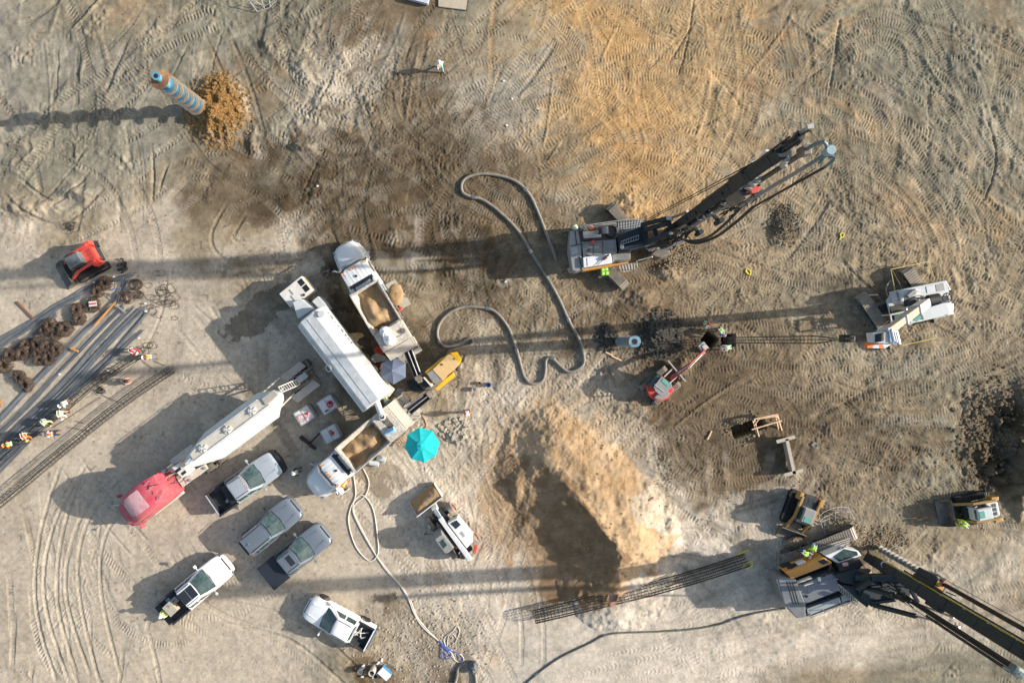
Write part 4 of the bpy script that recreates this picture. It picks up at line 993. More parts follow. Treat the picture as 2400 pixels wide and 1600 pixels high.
def mixer_truck(px, py, rz, label, seed, chute, bag):
    g = at(px, py, 2.0); t = thing('mixer_truck', label, 'mixer truck', (g.x, g.y, g.z), rz, 'volumetric mixer trucks with sand hoppers')
    b = MB()
    b.box((-.3, .42, .85), (9.0, .1, .28)); b.box((-.3, -.42, .85), (9.0, .1, .28))
    for x in (-3.6, -2, 0, 1.8, 4): b.box((x, 0, .85), (.12, .8, .2))
    b.build('chassis', DSTEEL, t)
    CS = Matrix.Translation((1.75, 0, 0)) @ Matrix.Diagonal((1.2, 1.07, 1.0, 1)) @ Matrix.Translation((-1.75, 0, 0))
    # hood: sloping, rounded nose
    b = MB(CS); rings = []
    for x, w_, z0, zt in ((5.35,.55,.75,1.15), (5.15,.86,.6,1.5), (4.6,1.02,.55,1.72), (4.0,1.12,.55,1.85), (3.65,1.16,.55,1.95)):
        h = [(w_*.95, z0), (w_, z0+.3), (w_*.97, zt-.35), (w_*.80, zt-.08), (w_*.4, zt)]
        rings.append([(x, y, z) for y, z in h]+[(x, -y, z) for y, z in reversed(h)])
    b.loft(rings); hood = b.build('hood', WHITE, t, smooth=True, ang=40)
    b = MB(CS)
    for s in (-1, 1): b.prism([(5.1, s*.8), (4.9, s*1.08), (4.2, s*1.22), (3.7, s*1.24), (3.7, s*1.0), (4.9, s*.75)], .5, 1.22)
    b.build('fender', LGREY, t, bevel=.08)
    for s in (-1, 1): q = MB(CS); q.box((5.12, s*.86, 1.05), (.16, .3, .22)); q.build('headlight', STEEL, t, bevel=.03)
    q = MB(CS); q.box((5.28, 0, .62), (.16, 1.5, .3)); q.build('front_bumper', LGREY, t, bevel=.04)
    # cab
    b = MB(CS)
    def rg(x0, x1, y, z): return [(x0, y*.62, z), (x0-.22, y, z), (x1, y, z), (x1, -y, z), (x0-.22, -y, z), (x0, -y*.62, z)]
    b.loft([rg(3.85, 2.2, 1.12, .95), rg(3.85, 2.2, 1.14, 1.9), rg(3.55, 2.2, 1.08, 2.6), rg(3.45, 2.25, 1.02, 2.78), rg(3.2, 2.4, .85, 2.86)])
    cab = b.build('cab', WHITE, t, smooth=True, ang=30)
    b = MB(CS)
    for k in range(6): b.box((2.85, -.75+k*.3, 2.865), (.95, .03, .03))
    b.build('roof_rib', WHITE, t)
    b = MB(CS); b.prism([(3.78,.66), (3.58,1.06), (3.5,1.04), (3.66,.62), (3.66,-.62), (3.5,-1.04), (3.58,-1.06), (3.78,-.66)], 2.62, 2.70); b.build('sun_visor', MGREY, t)
    b = MB(CS); b.quad((3.90,.66,1.95), (3.62,.62,2.58), (3.62,-.62,2.58), (3.90,-.66,1.95), .02)
    for s in (-1, 1): b.quad((3.88,s*.68,1.95), (3.6,s*.66,2.58), (3.40,s*1.05,2.58), (3.66,s*1.12,1.95), .02)
    b.build('windscreen', GLASS, t)
    for s in (-1, 1):
        q = MB(CS); q.quad((3.4, s*1.135, 1.95), (3.25, s*1.10, 2.5), (2.5, s*1.10, 2.5), (2.5, s*1.135, 1.95)); q.build('side_window', GLASS, t)
        q = MB(CS); q.tube([(3.7, s*1.1, 2.3), (3.85, s*1.45, 2.3), (3.85, s*1.45, 1.7), (3.7, s*1.15, 1.7)], .025); q.box((3.88, s*1.46, 2.0), (.1, .22, .5)); q.build('wing_mirror', CHROME, t)
    for y in (-.95, -.22, 0, .22, .95): q = MB(CS); q.box((3.30, y, 2.88), (.16, .09, .07)); q.build('marker_lamp', AMBER, t, bevel=.02)
    q = MB(CS); q.box((2.75, .1, 2.92), (.14, .14, .06)); q.build('roof_vent', BLACKP, t)
    q = MB(CS); q.box((2.02+.26, 0, 2.2), (.20, 1.9, 1.32)); q.build('cab_gap_shroud', BLACKP, t)
    q = MB(CS); q.box((1.78, 0, 2.9), (.06, 2.3, .5)); q.build('headboard', BLACKP, t)
    # tank behind the cab
    q = MB(CS); q.cyl((2.02, -.62, 2.55), (2.02, .62, 2.55), .22, n=16); q.build('water_tank', WHITE, t, smooth=True)
    q = MB(CS); q.box((2.0, 0, 1.7), (.5, 2.3, 1.5)); q.build('tank_cabinet', LGREY, t, bevel=.03)
    q = MB(CS); q.cyl((2.05, -.92, 2.3), (2.05, -.92, 2.75), .14); q.cyl((2.05, -.92, 2.75), (2.05, -.92, 2.8), .07); q.box((2.0, .95, 2.55), (.42, .36, .3)); q.build('air_cleaner', WHITE, t, smooth=True)
    # hopper
    x0, x1, zt = -1.75, 1.72, 3.25; b = MB()
    for s in (-1, 1):
        b.beam((x0, s*1.22, zt), (x1, s*1.22, zt), .10, .12)
        b.add([(x0, s*1.24, zt), (x1, s*1.24, zt), (x1, s*.42, 1.15), (x0, s*.42, 1.15), (x0, s*1.19, zt), (x1, s*1.19, zt), (x1, s*.37, 1.15), (x0, s*.37, 1.15)], [(0,1,2,3), (7,6,5,4), (0,4,5,1), (2,6,7,3), (0,3,7,4), (1,5,6,2)])
    for x in (x0, x1): b.add([(x, 1.24, zt), (x, -1.24, zt), (x, -.42, 1.15), (x, .42, 1.15), (x+.05, 1.24, zt), (x+.05, -1.24, zt), (x+.05, -.42, 1.15), (x+.05, .42, 1.15)], [(0,1,2,3), (7,6,5,4), (0,4,5,1), (1,5,6,2), (2,6,7,3), (3,7,4,0)])
    for x in (-1.2, -.4, .4, 1.2):
        for s in (-1, 1): b.beam((x, s*1.25, zt-.05), (x, s*.5, 1.2), .07, .07)
    b.beam((x1+.03, -1.25, zt+.06), (x1+.03, 1.25, zt+.06), .16, .1)
    hp = b.build('hopper', MUDW, t)
    sb = hopper_sand(MB(), x0+.05, x1-.02, 1.12, zt, seed, .5); sb.build('sand_load', SANDM, t, smooth=True, ang=80)
    # rear deck and cement bin
    b = MB(); b.box((-2.55, 0, 2.85), (1.55, 2.46, .9)); b.box((-2.1, -.2, 3.34), (.55, 1.6, .08)); b.build('cement_bin', MUDW, t, bevel=.03)
    b = MB(); b.cyl((-2.6, -.9 if bag else -.3, 3.3), (-2.6, -.9 if bag else -.3, 3.42), .22); b.cyl((-2.6, -.9 if bag else -.3, 3.425), (-2.6, -.9 if bag else -.3, 3.44), .14); b.build('inlet_cap', DSTEEL, t)
    b = MB()
    if not bag: b.box((-2.55, -.1, 3.345), (.62, 1.25, .05))
    else: b.box((-2.95, .1, 3.345), (.25, 1.9, .05))
    b.build('hatch', DSTEEL if not bag else MUDW, t)
    # guard canopy of grating
    b = MB(); xa, xb = -3.38, -4.05
    for i in range(15): b.beam((xa, -1.1+i*.157, 3.15), (xb, -1.1+i*.157, 2.6), .02, .02)
    for i in range(7): k_ = i/6; b.beam((xa+(xb-xa)*k_, -1.12, 3.15-.55*k_), (xa+(xb-xa)*k_, 1.12, 3.15-.55*k_), .022, .022)
    b.build('guard_grating', MESHM, t)
    b = MB(); b.quad((xa, 1.1, 3.12), (xa, -1.1, 3.12), (xb, -1.1, 2.57), (xb, 1.1, 2.57), .02)
    for s in (-1, 1): b.beam((xa, s*1.15, 3.15), (xb, s*1.15, 2.6), .07, .07); b.beam((xb, s*1.15, 2.6), (xb, s*1.15, .9), .06, .06)
    b.beam((xb, -1.15, 2.6), (xb, 1.15, 2.6), .07, .07); b.build('canopy_frame', CREAM, t)
    b = MB(); b.box((-3.9, 0, 1.0), (1.3, 2.3, .1)); b.box((-3.5, 1.0, 1.5), (.6, .35, .9)); b.box((-3.6, -.95, 1.4), (.7, .4, .7))
    for s in (-1, 1): b.tube([(-4.5, s*1.1, 1.05), (-4.5, s*1.1, 2.0), (-3.5, s*1.2, 2.0)], .03)
    for i in range(4): b.box((-4.62, .55+.02*i, .35+.2*i), (.28, .6, .04))
    b.build('operator_platform', CREAM, t)
    b = MB(); r_ = random.Random(seed)
    for i in range(9): y = r_.uniform(-1.1, 1.1); b.tube([(-3.4, y, 2.4), (-3.9+r_.uniform(-.3,.2), y+r_.uniform(-.3,.3), 2.1), (-4.2, y+r_.uniform(-.4,.4), 1.3)], .03)
    b.build('hydraulic_hose', BLACK, t, kind='stuff')
    # mixing chute, reaches the pump
    lm = (Matrix.Translation(t.location) @ t.rotation_euler.to_matrix().to_4x4()).inverted()
    a = lm @ G(*chute[0]); c_ = lm @ G(*chute[1]); b = MB()
    d = (c_-a).normalized(); y = Vector((0,0,1)).cross(d).normalized()
    for q in ([-.3, .08], [.3, .08]): b.beam(a+y*q[0], c_+y*q[0], .06, .36)
    b.beam(a-Vector((0,0,.16)), c_-Vector((0,0,.16)), .6, .06); ch = b.build('mixing_chute', BLACK, t)
    b = MB(); b.cyl(a+y*.34+Vector((0,0,.12)), c_+y*.30-d*.4+Vector((0,0,.12)), .07); b.cyl(a+Vector((0,0,.05)), c_+Vector((0,0,.05)), .05); b.build('ram', STEEL, ch)
    b = MB(); b.box(c_+Vector((0,0,-.05)), (.4, .55, .4), T=d.to_track_quat('X','Z').to_matrix().to_4x4()); b.box(c_+d*.32+Vector((0,0,-.15)), (.22, .4, .4), T=d.to_track_quat('X','Z').to_matrix().to_4x4()); b.build('discharge_boot', DSTEEL, ch, bevel=.04)
    # wheels
    for s in (-1, 1):
        wheel(t, 4.9, s*1.06, .52, .3)
        for x in (-1.0, -2.35): wheel(t, x, s*.88, .52, .56)
    for s in (-1, 1): q = MB(); q.cyl((1.1, s*.95, .75), (2.2, s*.95, .75), .33); q.build('fuel_tank', CHROME, t, smooth=True)
    return t
# truck positions come from hopper centre
def veh(px, py, h): g = G(px, py, h); return g.x*SC+1200, 800-g.y*SC
m1 = mixer_truck(*veh(880.5, 721, 3.25), R(120.5), 'white mixer truck with a bulk bag on deck, cab pointing to the upper left', 31, ((956, 822, 2.3), (980, 884, 1.7)), True)
m2 = mixer_truck(*veh(851.3, 1044.2, 3.25), R(220.3), 'white mixer truck with dark rear hatch, cab pointing to the lower left', 47, ((957, 964, 2.3), (1006, 925, 1.7)), False)
k = onveh(m1, -2.45, .25, 3.42, 'bulk_bag', 'crumpled white bulk bag lying on the rear deck of the mixer truck', 'bag', .4)
b = MB(); r_ = random.Random(5)
for (x, y, rx, ry, h_) in ((-.25,.1,.5,.45,.5), (.35,-.15,.5,.42,.45)): b.sph((x, y, .2), 1, (rx, ry, h_), nu=12, nv=8)
b.v = [(x+r_.uniform(-.05,.05), y+r_.uniform(-.05,.05), z+r_.uniform(-.05,.05)) for x, y, z in b.v]
b.M = Matrix.Identity(4); b.build('bag_body', BAG, k, smooth=True, ang=50)
q = MB(Matrix.Translation(k.location).inverted() if False else Matrix.Identity(4))
for s in (-1, 1): q.tube([(s*.3-.1,.2,.6), (s*.3,.0,.8), (s*.3+.1,-.2,.55)], .025)
q.build('lifting_loop', BAG, k)
k = onveh(m2, -2.55, .55, 3.42, 'plastic_sleeve', 'blue plastic sleeve under the silo spout on the mixer truck', 'plastic sheet', .4)
b = MB(); b.tube([(-.2,.1,.15), (.1,-.1,.12), (.45,-.35,.05)], [.22,.2,.1], n=9); b.v = [(x+r_.uniform(-.03,.03), y+r_.uniform(-.03,.03), z+r_.uniform(-.03,.03)) for x, y, z in b.v]
b.build('sleeve', mat('pale_blue_film', (0.25,0.48,0.70), .3, var=.2, scale=6), k, smooth=True)

# ================================================================ machines traced from the site plan
def zoomer(ox, oy, s): return lambda x, y: (ox+x/s, oy+y/s)
def ext(b, Lc, Z, pts, z0, z1, base=None):
    """solid: outline given at height z1, vertical sides down to z0"""
    q = [Lc(*Z(x, y), z1) for x, y in pts]; top = q[0].z
    return b.prism([(p.x, p.y) for p in q], top-(z1-z0), top)
def slab(root, Lc, Z, name, pts, z0, z1, m, bevel=.03, parent=None):
    return ext(MB(), Lc, Z, pts, z0, z1).build(name, m, parent or root, bevel=bevel)
I2 = lambda x, y: (x, y)

# ---------------------------------------------------------------- silo trailer, generator, tanker, tractor
g = G(799, 842, 4.0); t = thing('silo_trailer', 'long white cement silo trailer with a ridged roof between the two mixer trucks', 'silo trailer', (g.x, g.y, gza(g.x, g.y)), R(127.3))
sec = [(1.32,3.15), (.72,3.98), (-.50,4.2), (-1.28,3.86), (-1.32,3.0), (-1.25,1.7), (-.5,1.05), (.5,1.05), (1.25,1.7)]
b = MB(); b.loft([[(x, y*k_, z if z < 3.5 else z-(1-k_)*1.0) for y, z in sec] for x, k_ in ((4.2, .93), (4.1, 1), (-4.15, 1), (-4.2, .97))]); body = b.build('silo_body', mat('silo_white', (0.66,0.69,0.70), .45, var=.08, scale=1.2, dust=.12, c2=(0.55,0.56,0.55), c2amt=.1), t, smooth=True, ang=14)
b = MB(); b.beam((4.0, 1.03, 3.56), (-4.1, 1.03, 3.56), .02, .03); b.beam((4.0, .2, 4.09), (-4.1, .2, 4.09), .015, .02); b.build('roof_seam', MGREY, body)
Lc = local(t)
p = Lc(753.6, 735.6, 4.2); b = MB(); b.cyl((p.x, p.y, 4.0), (p.x, p.y, 4.35), .26, n=18); b.build('filter_cap', LGREY, t, smooth=True)
p = Lc(771, 863, 3.5); b = MB(); b.tube([(p.x+.25*math.cos(a), p.y+.25*math.sin(a), 3.62-.9*.25*math.sin(a)) for a in [2*math.pi*q/16 for q in range(16)]], .03, n=5, closed=True); b.build('lifting_ring', WHITE, t)
p = Lc(764, 846, 3.5); MB().cyl((p.x, p.y, 3.4), (p.x, p.y, 3.7), .07, n=8).build('roof_lamp', WHITE, t)
b = MB(); r_ = random.Random(3); a = Lc(769, 733, 4.0); c_ = Lc(823, 803, 4.0); u = 0.0
while u < 1:
    q = a.lerp(c_, u); zz = 4.2+(-.5-q.y)*-.43 if q.y < -.5 else 4.2
    ln_ = r_.choice([.05, .09, .12, .2]); b.box((q.x, q.y, 4.2-max(0, -.5-q.y)*.436+.03), (ln_, .10, .03)); u += (ln_+r_.choice([.08, .12, .25]))/3.3
b.build('worn_lettering', MGREY, t, kind='stuff')
slab(t, Lc, I2, 'inlet_hopper', [(686,708), (704,700), (734,724), (698,747)], 1.4, 3.1, LGREY)
slab(t, Lc, I2, 'blower_cover', [(731,706), (745,694), (758,708), (768,722), (748,724)], 1.0, 2.6, LGREY)
slab(t, Lc, I2, 'service_deck', [(899,925), (911,899), (925,912), (912,930)], 1.5, 1.7, CREAM)
b = MB(); b.cyl(Lc(882,938,3.3), Lc(896,978,3.7), .24, n=16); b.cyl(Lc(896,977,3.35), Lc(896,977,3.85), .29, .24, n=16); b.build('discharge_spout', LGREY, t, smooth=True)
b = MB(); b.cyl(Lc(896,977,3.86), Lc(896,977,3.9), .16, n=12); b.build('spout_opening', BLACKP, t)
for x in (-3.0, -1.8, -.6):
    for s in (-1, 1): wheel(t, x, s*1.0, .5, .5)
b = MB(); b.box((0, .45, .95), (8.2, .14, .25)); b.box((0, -.45, .95), (8.2, .14, .25)); b.box((3.2, 0, .95), (.2, 1.2, .2)); b.box((-3.2, 0, .95), (.2, 1.2, .2)); b.build('chassis', DSTEEL, t)
for s in (-1, 1): q = MB(); q.box((3.3, s*.9, .55), (.14, .14, 1.1)); q.box((3.3, s*.9, .03), (.35, .35, .06)); q.build('landing_leg', DSTEEL, t)

g = G(693, 683.5, 2.0); t = thing('generator', 'white generator trailer with roof grilles beside the nose of the silo', 'generator', (g.x, g.y, gza(g.x, g.y)), R(39))
b = MB(); b.box((0, 0, 1.3), (2.27, 1.42, 1.4)); b.build('housing', WHITE2, t, bevel=.05)
for y in (-.3, .3):
    q = MB()
    for i in range(7): q.box((.62+i*.06, y, 2.012), (.028, .46, .015))
    q.box((.8, y, 2.005), (.44, .5, .01)); q.build('roof_grille', BLACKP, t)
q = MB(); q.box((.35, -.62, 2.05), (.16, .16, .1)); q.build('exhaust_cap', BLACKP, t)
q = MB(); q.box((1.145, 0, 1.75), (.02, 1.3, .12)); q.build('yellow_band', PUMPY, t)
for x in (-.32, -.1): MB().box((x-.2, .2-.45*(x < -.2), 2.01), (.12, .5, .015)).build('vent_slot', MGREY, t)
b = MB(); b.box((0, 0, .55), (2.3, 1.3, .12)); b.beam((1.1, .62, .55), (2.95, .05, .55), .08, .1); b.beam((1.1, -.62, .55), (2.95, -.05, .55), .08, .1); b.beam((1.9, -.4, .55), (1.9, .4, .55), .06, .06); b.box((2.85, 0, .65), (.3, .14, .25)); b.build('drawbar', DSTEEL, t)
for s in (-1, 1): wheel(t, -.1, s*.8, .34, .2)

g = G(540, 1009, 3.6); t = thing('tanker_trailer', 'long dusty white tanker trailer with three round roof hatches behind the red truck', 'tanker trailer', (g.x, g.y, gza(g.x, g.y)), R(216.8))
Lc = local(t); rings = []
for x, r_, zc, rz_ in ((-4.75,.22,3.2,.25), (-4.5,.5,3.05,.5), (-3.7,.92,2.75,.85), (-3.1,1.28,2.35,1.25), (2.1,1.28,2.35,1.25), (2.9,1.0,2.55,1.02), (3.9,.62,2.85,.7), (4.4,.40,3.0,.45)):
    rings.append([(x, r_*math.cos(a), zc+rz_*math.sin(a)) for a in [R(15)+2*math.pi*k/12 for k in range(12)]])
tank = MB().loft(rings).build('tank', mat('tank_white', (0.66,0.68,0.68), .42, var=.07, scale=1.0, dust=.15), t, smooth=True, ang=24)
b = MB(); b.prism([(3.6,-.42), (3.6,.1), (-4.2,.1), (-4.2,-.5), (-3.2,-.62), (2.6,-.62)], 3.3, 3.64); b.build('walkway', CREAM, t, bevel=.02)
b = MB(); b.beam((3.7, .14, 3.66), (-3.6, .14, 3.66), .04, .03); b.build('walkway_seam', DGREY, t)
b = MB(); b.tube([(2.9,-.66,3.45), (2.7,-.66,3.72), (-3.0,-.66,3.72), (-3.2,-.66,3.45)], .025); b.build('grab_rail', WHITE2, t)
for q_ in ((590,962.5), (532.4,1006.5), (474.7,1050.4)):
    p = Lc(*q_, 3.8); b = MB(); b.cyl((p.x, p.y, 3.6), (p.x, p.y, 3.78), .32, n=20)
    h = b.build('roof_hatch', WHITE2, t, bevel=.02, smooth=True)
    for k in range(6):
        a = 2*math.pi*k/6+.3; q = MB(); q.beam((p.x+.12*math.cos(a), p.y+.12*math.sin(a), 3.81), (p.x+.38*math.cos(a), p.y+.38*math.sin(a), 3.81), .05, .05); q.build('clamp', GALV, h)
slab(t, Lc, I2, 'rear_grating', [(612,934), (641,913), (652,925), (622,949)], 3.62, 3.78, MESHM)
b = MB(); a, c_ = Lc(657,913,3.4), Lc(699,895,1.6)
for s in (-1, 1): b.beam(a+Vector((0,s*.25,0)), c_+Vector((0,s*.25,0)), .06, .08)
for k in range(9): q = a.lerp(c_, k/8); b.beam(q-Vector((0,.25,0)), q+Vector((0,.25,0)), .05, .04)
b.build('ladder', WHITE2, t)
for pts in ([(655,884),(702,846),(717,858),(672,895)], [(681,932),(734,889),(751,902),(697,944)]):
    slab(t, Lc, I2, 'fender', pts, 1.1, 1.25, MESHM, .04)
for x, y in ((691,871), (715,855), (700,925), (730,905)):
    p = Lc(x, y, .5); wheel(t, p.x, p.y, .5, .55)
for a, c_ in (((663,905,1.2), (735,858,1.2)), ((673,925,1.2), (742,884,1.2)), ((714,842,1.0), (753,900,1.0)), ((703,870,1.2), (722,893,1.2)), ((688,880,1.2), (704,905,1.2))):
    MB().beam(Lc(*a), Lc(*c_), .16, .2).build('frame_rail', DSTEEL, t)
for a, c_ in (((640,935,2.6), (668,906,1.2)), ((652,960,2.4), (690,922,1.2)), ((610,925,1.6), (656,885,1.2))): MB().beam(Lc(*a), Lc(*c_), .1, .1).build('tank_support', CREAM, t)
MB().box(Lc(709,884,1.35), (.9,.5,.35)).build('air_tank', GALV, t, bevel=.1)
MB().box(Lc(738,902,1.0), (.1,.3,.12)).build('tail_light', REDL, t)
Z4 = zoomer(250, 1000, 6.031)
slab(t, Lc, Z4, 'side_guard', [(885,480), (1060,340), (1190,250), (1250,330), (1090,450), (940,545)], .6, 1.3, CREAM)
slab(t, Lc, Z4, 'catwalk', [(1075,705), (1220,620), (1380,530), (1425,590), (1300,690), (1130,800)], .9, 1.25, CREAM)
for p_ in ((1180,755), (1390,585)): q = MB(); q.cyl(Lc(*Z4(*p_), 1.2), Lc(*Z4(*p_), 1.34), .11); q.build('step_lamp', STEEL, t)
slab(t, Lc, Z4, 'front_bulkhead', [(920,575), (1040,500), (1150,640), (1060,720)], 1.3, 2.6, WHITE2)
q = MB(); q.box(Lc(*Z4(1010,610), 2.61), (.5,.22,.03)); q.box(Lc(*Z4(1090,650), 2.61), (.4,.2,.03)); q.build('bulkhead_opening', BLACKP, t)
b = MB(); b.tube(spline([Lc(*Z4(760,790), 1.6), Lc(*Z4(880,690), 2.2), Lc(*Z4(1010,640), 2.4), Lc(*Z4(1150,590), 2.2)], .2), .05); b.build('air_pipe', WHITE2, t)
for s in (-1, 1): q = MB(); q.box((3.6, s*.8, .7), (.16, .16, 1.4)); q.build('landing_leg', DSTEEL, t)

g = G(323, 1179, 3.2); t = thing('semi_truck', 'red sleeper cab truck with a sun faded roof coupled to the tanker', 'truck', (g.x, g.y, gza(g.x, g.y)), R(217.5))
Lc = local(t); rings = []
for x, w_, z0, zs, zt in ((2.62,.72,.6,1.2,1.45), (2.45,1.0,.5,1.35,1.7), (1.75,1.16,.5,1.5,1.95), (1.42,1.2,.45,1.7,2.05)):
    h = [(w_*.95, z0), (w_, zs*.8), (w_*.95, zt-.22), (w_*.7, zt-.04), (w_*.3, zt+.03)]
    rings.append([(x, y, z) for y, z in h]+[(x, -y, z) for y, z in reversed(h)])
MB().loft(rings).build('hood', REDC, t, smooth=True, ang=30)
rings = []
for x, w_, zt in ((1.55,1.08,2.1), (1.40,1.14,2.6), (1.10,1.18,3.05), (.55,1.20,3.50), (-.1,1.2,3.66), (-.9,1.2,3.70), (-1.5,1.18,3.66), (-2.25,1.08,3.35), (-2.35,1.04,3.1)):
    h = [(w_, .8), (w_*1.02, 1.6), (w_, zt*.78), (w_*.93, zt-.22), (w_*.72, zt-.05), (w_*.3, zt)]
    rings.append([(x, y, z) for y, z in h]+[(x, -y, z) for y, z in reversed(h)])
MB().loft(rings).build('cab', REDC, t, smooth=True, ang=30)
b = MB(); rings = []
for x, w_, zt in ((.95,.55,3.20), (.5,.78,3.54), (-.1,.82,3.675), (-.85,.80,3.715)): rings.append([(x, w_, zt-.03), (x, w_*.5, zt+.005), (x, -w_*.5, zt+.005), (x, -w_, zt-.03), (x, 0, zt-.12)])
b.loft(rings); b.build('roof_fairing', PINK, t, smooth=True, ang=50)
b = MB()
for y in (-.75, -.25, .25, .75): b.box((-1.6, y, 3.66), (1.0, .04, .05), T=Matrix.Rotation(R(17), 4, 'Y'))
b.build('roof_rib', PINK, t)
b = MB(); b.quad((1.60,.72,2.12), (1.33,.70,2.72), (1.33,-.70,2.72), (1.60,-.72,2.12), .02); b.build('windscreen', GLASS, t)
for s in (-1, 1):
    q = MB(); q.quad((1.3,s*1.2,1.95), (1.1,s*1.215,2.5), (.4,s*1.225,2.5), (.4,s*1.215,1.95)); q.build('side_window', GLASS, t)
    q = MB(); q.beam((1.4, s*1.1, 2.1), (1.5, s*1.5, 2.1), .05, .05); q.box((1.5, s*1.52, 2.0), (.14, .22, .6)); q.build('wing_mirror', REDC, t, bevel=.03)
    q = MB(); q.prism([(2.55,s*.9), (2.2,s*1.2), (1.5,s*1.25), (1.5,s*1.0), (2.3,s*.8)], .5, 1.15); q.build('fender', REDC, t, bevel=.06)
    wheel(t, 2.0, s*1.03, .52, .3); q = MB(); q.box((-.6, s*1.12, .65), (2.8, .3, .5)); q.build('side_skirt', CREAM, t, bevel=.05)
    q = MB(); q.beam((2.3, s*1.05, 1.5), (2.6, s*1.35, 1.75), .03, .03); q.box((2.62, s*1.37, 1.78), (.1,.12,.14)); q.build('fender_mirror', CHROME, t)
q = MB(); q.prism([(2.75,.6), (2.5,1.1), (2.35,1.1), (2.35,-1.1), (2.5,-1.1), (2.75,-.6)], .4, .75); q.build('front_bumper', CHROME, t, bevel=.04)
q = MB()
for a, c_ in (((-2.3,.4), (-1.7,.75)), ((-2.4,-.1), (-1.6,-.5)), ((-1.9,-.7), (-1.5,-.3))): q.tube([(a[0], a[1], 3.45), (c_[0], c_[1], 3.72)], .018)
q.build('aerial', BLACK, t)
b = MB(); b.box((-4.6, .42, .9), (4.6, .1, .26)); b.box((-4.6, -.42, .9), (4.6, .1, .26)); b.box((-3.2, 0, 1.0), (.9, .9, .1)); b.box((-5.4, 0, 1.1), (1.0, .9, .14)); b.build('chassis', DSTEEL, t)
for x in (-4.9, -6.1):
    for s in (-1, 1): wheel(t, x, s*.92, .52, .58)
b = MB(); b.cyl((-2.75, -.85, .9), (-2.75, -.85, 2.6), .16); b.build('exhaust_stack', CHROME, t, smooth=True)
q = MB(); q.sph((-2.9, -.75, 1.35), .38, (1,.8,1)); q.build('air_canister', GALV, t, smooth=True)
q = MB(); q.tube(spline([(-2.4, .2, 2.2), (-2.9, .5, 1.6), (-3.5, .3, 1.5), (-4.2, .1, 1.9)], .2), .035); q.tube(spline([(-2.4, -.1, 2.2), (-3.0, -.3, 1.5), (-3.7, .0, 1.6), (-4.3, -.1, 1.9)], .2), .035); q.build('air_line', BLACK, t)
q = MB(); q.box((-2.9, .55, 1.15), (.8, .7, .08)); q.build('deck_plate', CREAM, t)

# ---------------------------------------------------------------- concrete pump
g = G(1037, 862, 1.6); t = thing('concrete_pump', 'yellow trailer concrete pump fed by both mixer chutes, its faded lid dusty', 'concrete pump', (g.x, g.y, gza(g.x, g.y)), R(38.5))
Z = zoomer(820, 780, 6.272); Lc = local(t)
slab(t, Lc, Z, 'housing', [(1100,575), (1230,745), (1370,690), (1625,430), (1640,390), (1570,280), (1480,285), (1330,380)], .5, 1.45, PUMPY)
slab(t, Lc, Z, 'lid', [(1215,540), (1355,695), (1560,515), (1600,440), (1480,320), (1440,320)], 1.4, 1.62, PUMPT)
slab(t, Lc, Z, 'nose_cover', [(1485,315), (1600,435), (1640,390), (1570,280), (1490,290)], 1.4, 1.6, PUMPY)
slab(t, Lc, Z, 'grey_panel', [(1125,590), (1215,545), (1350,700), (1235,745)], 1.4, 1.58, MGREY)
slab(t, Lc, Z, 'tool_tray', [(1255,815), (1285,850), (1545,640), (1520,580), (1390,690)], .5, .95, PUMPY)
slab(t, Lc, Z, 'fuel_cap_ring', [(1335,460), (1350,445), (1368,452), (1368,475), (1350,482), (1336,475)], 1.6, 1.67, DSTEEL, .01)
slab(t, Lc, Z, 'filler_cap', [(1524,378), (1534,372), (1542,384), (1534,394), (1524,388)], 1.58, 1.66, BLACK, .01)
slab(t, Lc, Z, 'hopper', [(1010,700), (1085,650), (1215,790), (1150,850), (1080,810)], .3, 1.15, DSTEEL)
slab(t, Lc, Z, 'splash_plate', [(1075,655), (1095,645), (1215,775), (1195,795)], .6, 1.5, WHITE2, .01)
b = MB(); b.box(Lc(*Z(1110,755), 1.17), (.75,.55,.04)); b.build('hopper_grate', BLACK, t)
b = MB(); b.cyl(Lc(*Z(1640,440), .8), Lc(*Z(1700,330), .8), .14); b.cyl(Lc(*Z(1690,360), .9), Lc(*Z(1680,440), 1.1), .16, .06); b.cyl(Lc(*Z(1700,330), .8), Lc(*Z(1745,240), .5), .09); b.build('delivery_elbow', DSTEEL, t)
b = MB(); b.sph(Lc(*Z(1580,530), .8), .2); b.build('accumulator', BLACK, t, smooth=True)
for s in (-1, 1): wheel(t, .1, s*.72, .34, .22)
b = MB(); b.tube(spline([Lc(*Z(1000,720), .9), Lc(*Z(1020,790), .9), Lc(*Z(1100,850), .8), Lc(*Z(1200,830), .7)], .1), .03); b.build('hydraulic_hose', BLACK, t)

# ---------------------------------------------------------------- telehandler
g = G(1060.6, 1245.6, .8); t = thing('telehandler', 'white telehandler with red wheel hubs and a wide sand filled bucket', 'telehandler', (g.x, g.y, gza(g.x, g.y)), R(127.5))
for x in (1.5, -1.5):
    for s in (-1, 1): wheel(t, x, s*1.03, .62, .46, tm=TYREG, rm=RED, rimr=.5)
b = MB(); b.box((0, 0, .8), (4.2, .9, .5)); b.box((1.5, 0, .65), (.3, 1.7, .3)); b.box((-1.5, 0, .65), (.3, 1.7, .3)); b.build('chassis', DGREY, t, bevel=.04)
b = MB(); b.prism([(1.0,-.30), (.85,-1.22), (-1.0,-1.28), (-1.5,-1.0), (-1.6,-.30)], .7, 1.8, .97); eng = b.build('engine_cover', WHITE, t, bevel=.05)
b = MB(); b.prism([(.80,-.50), (.70,-1.05), (.22,-1.10), (.18,-.58)], 1.78, 1.825); b.build('cover_screen', DGREY, eng)
for k in range(4): MB().box((-.30-.12*k, -.75, 1.815), (.05, .22, .02)).build('vent_slot', MGREY, eng)
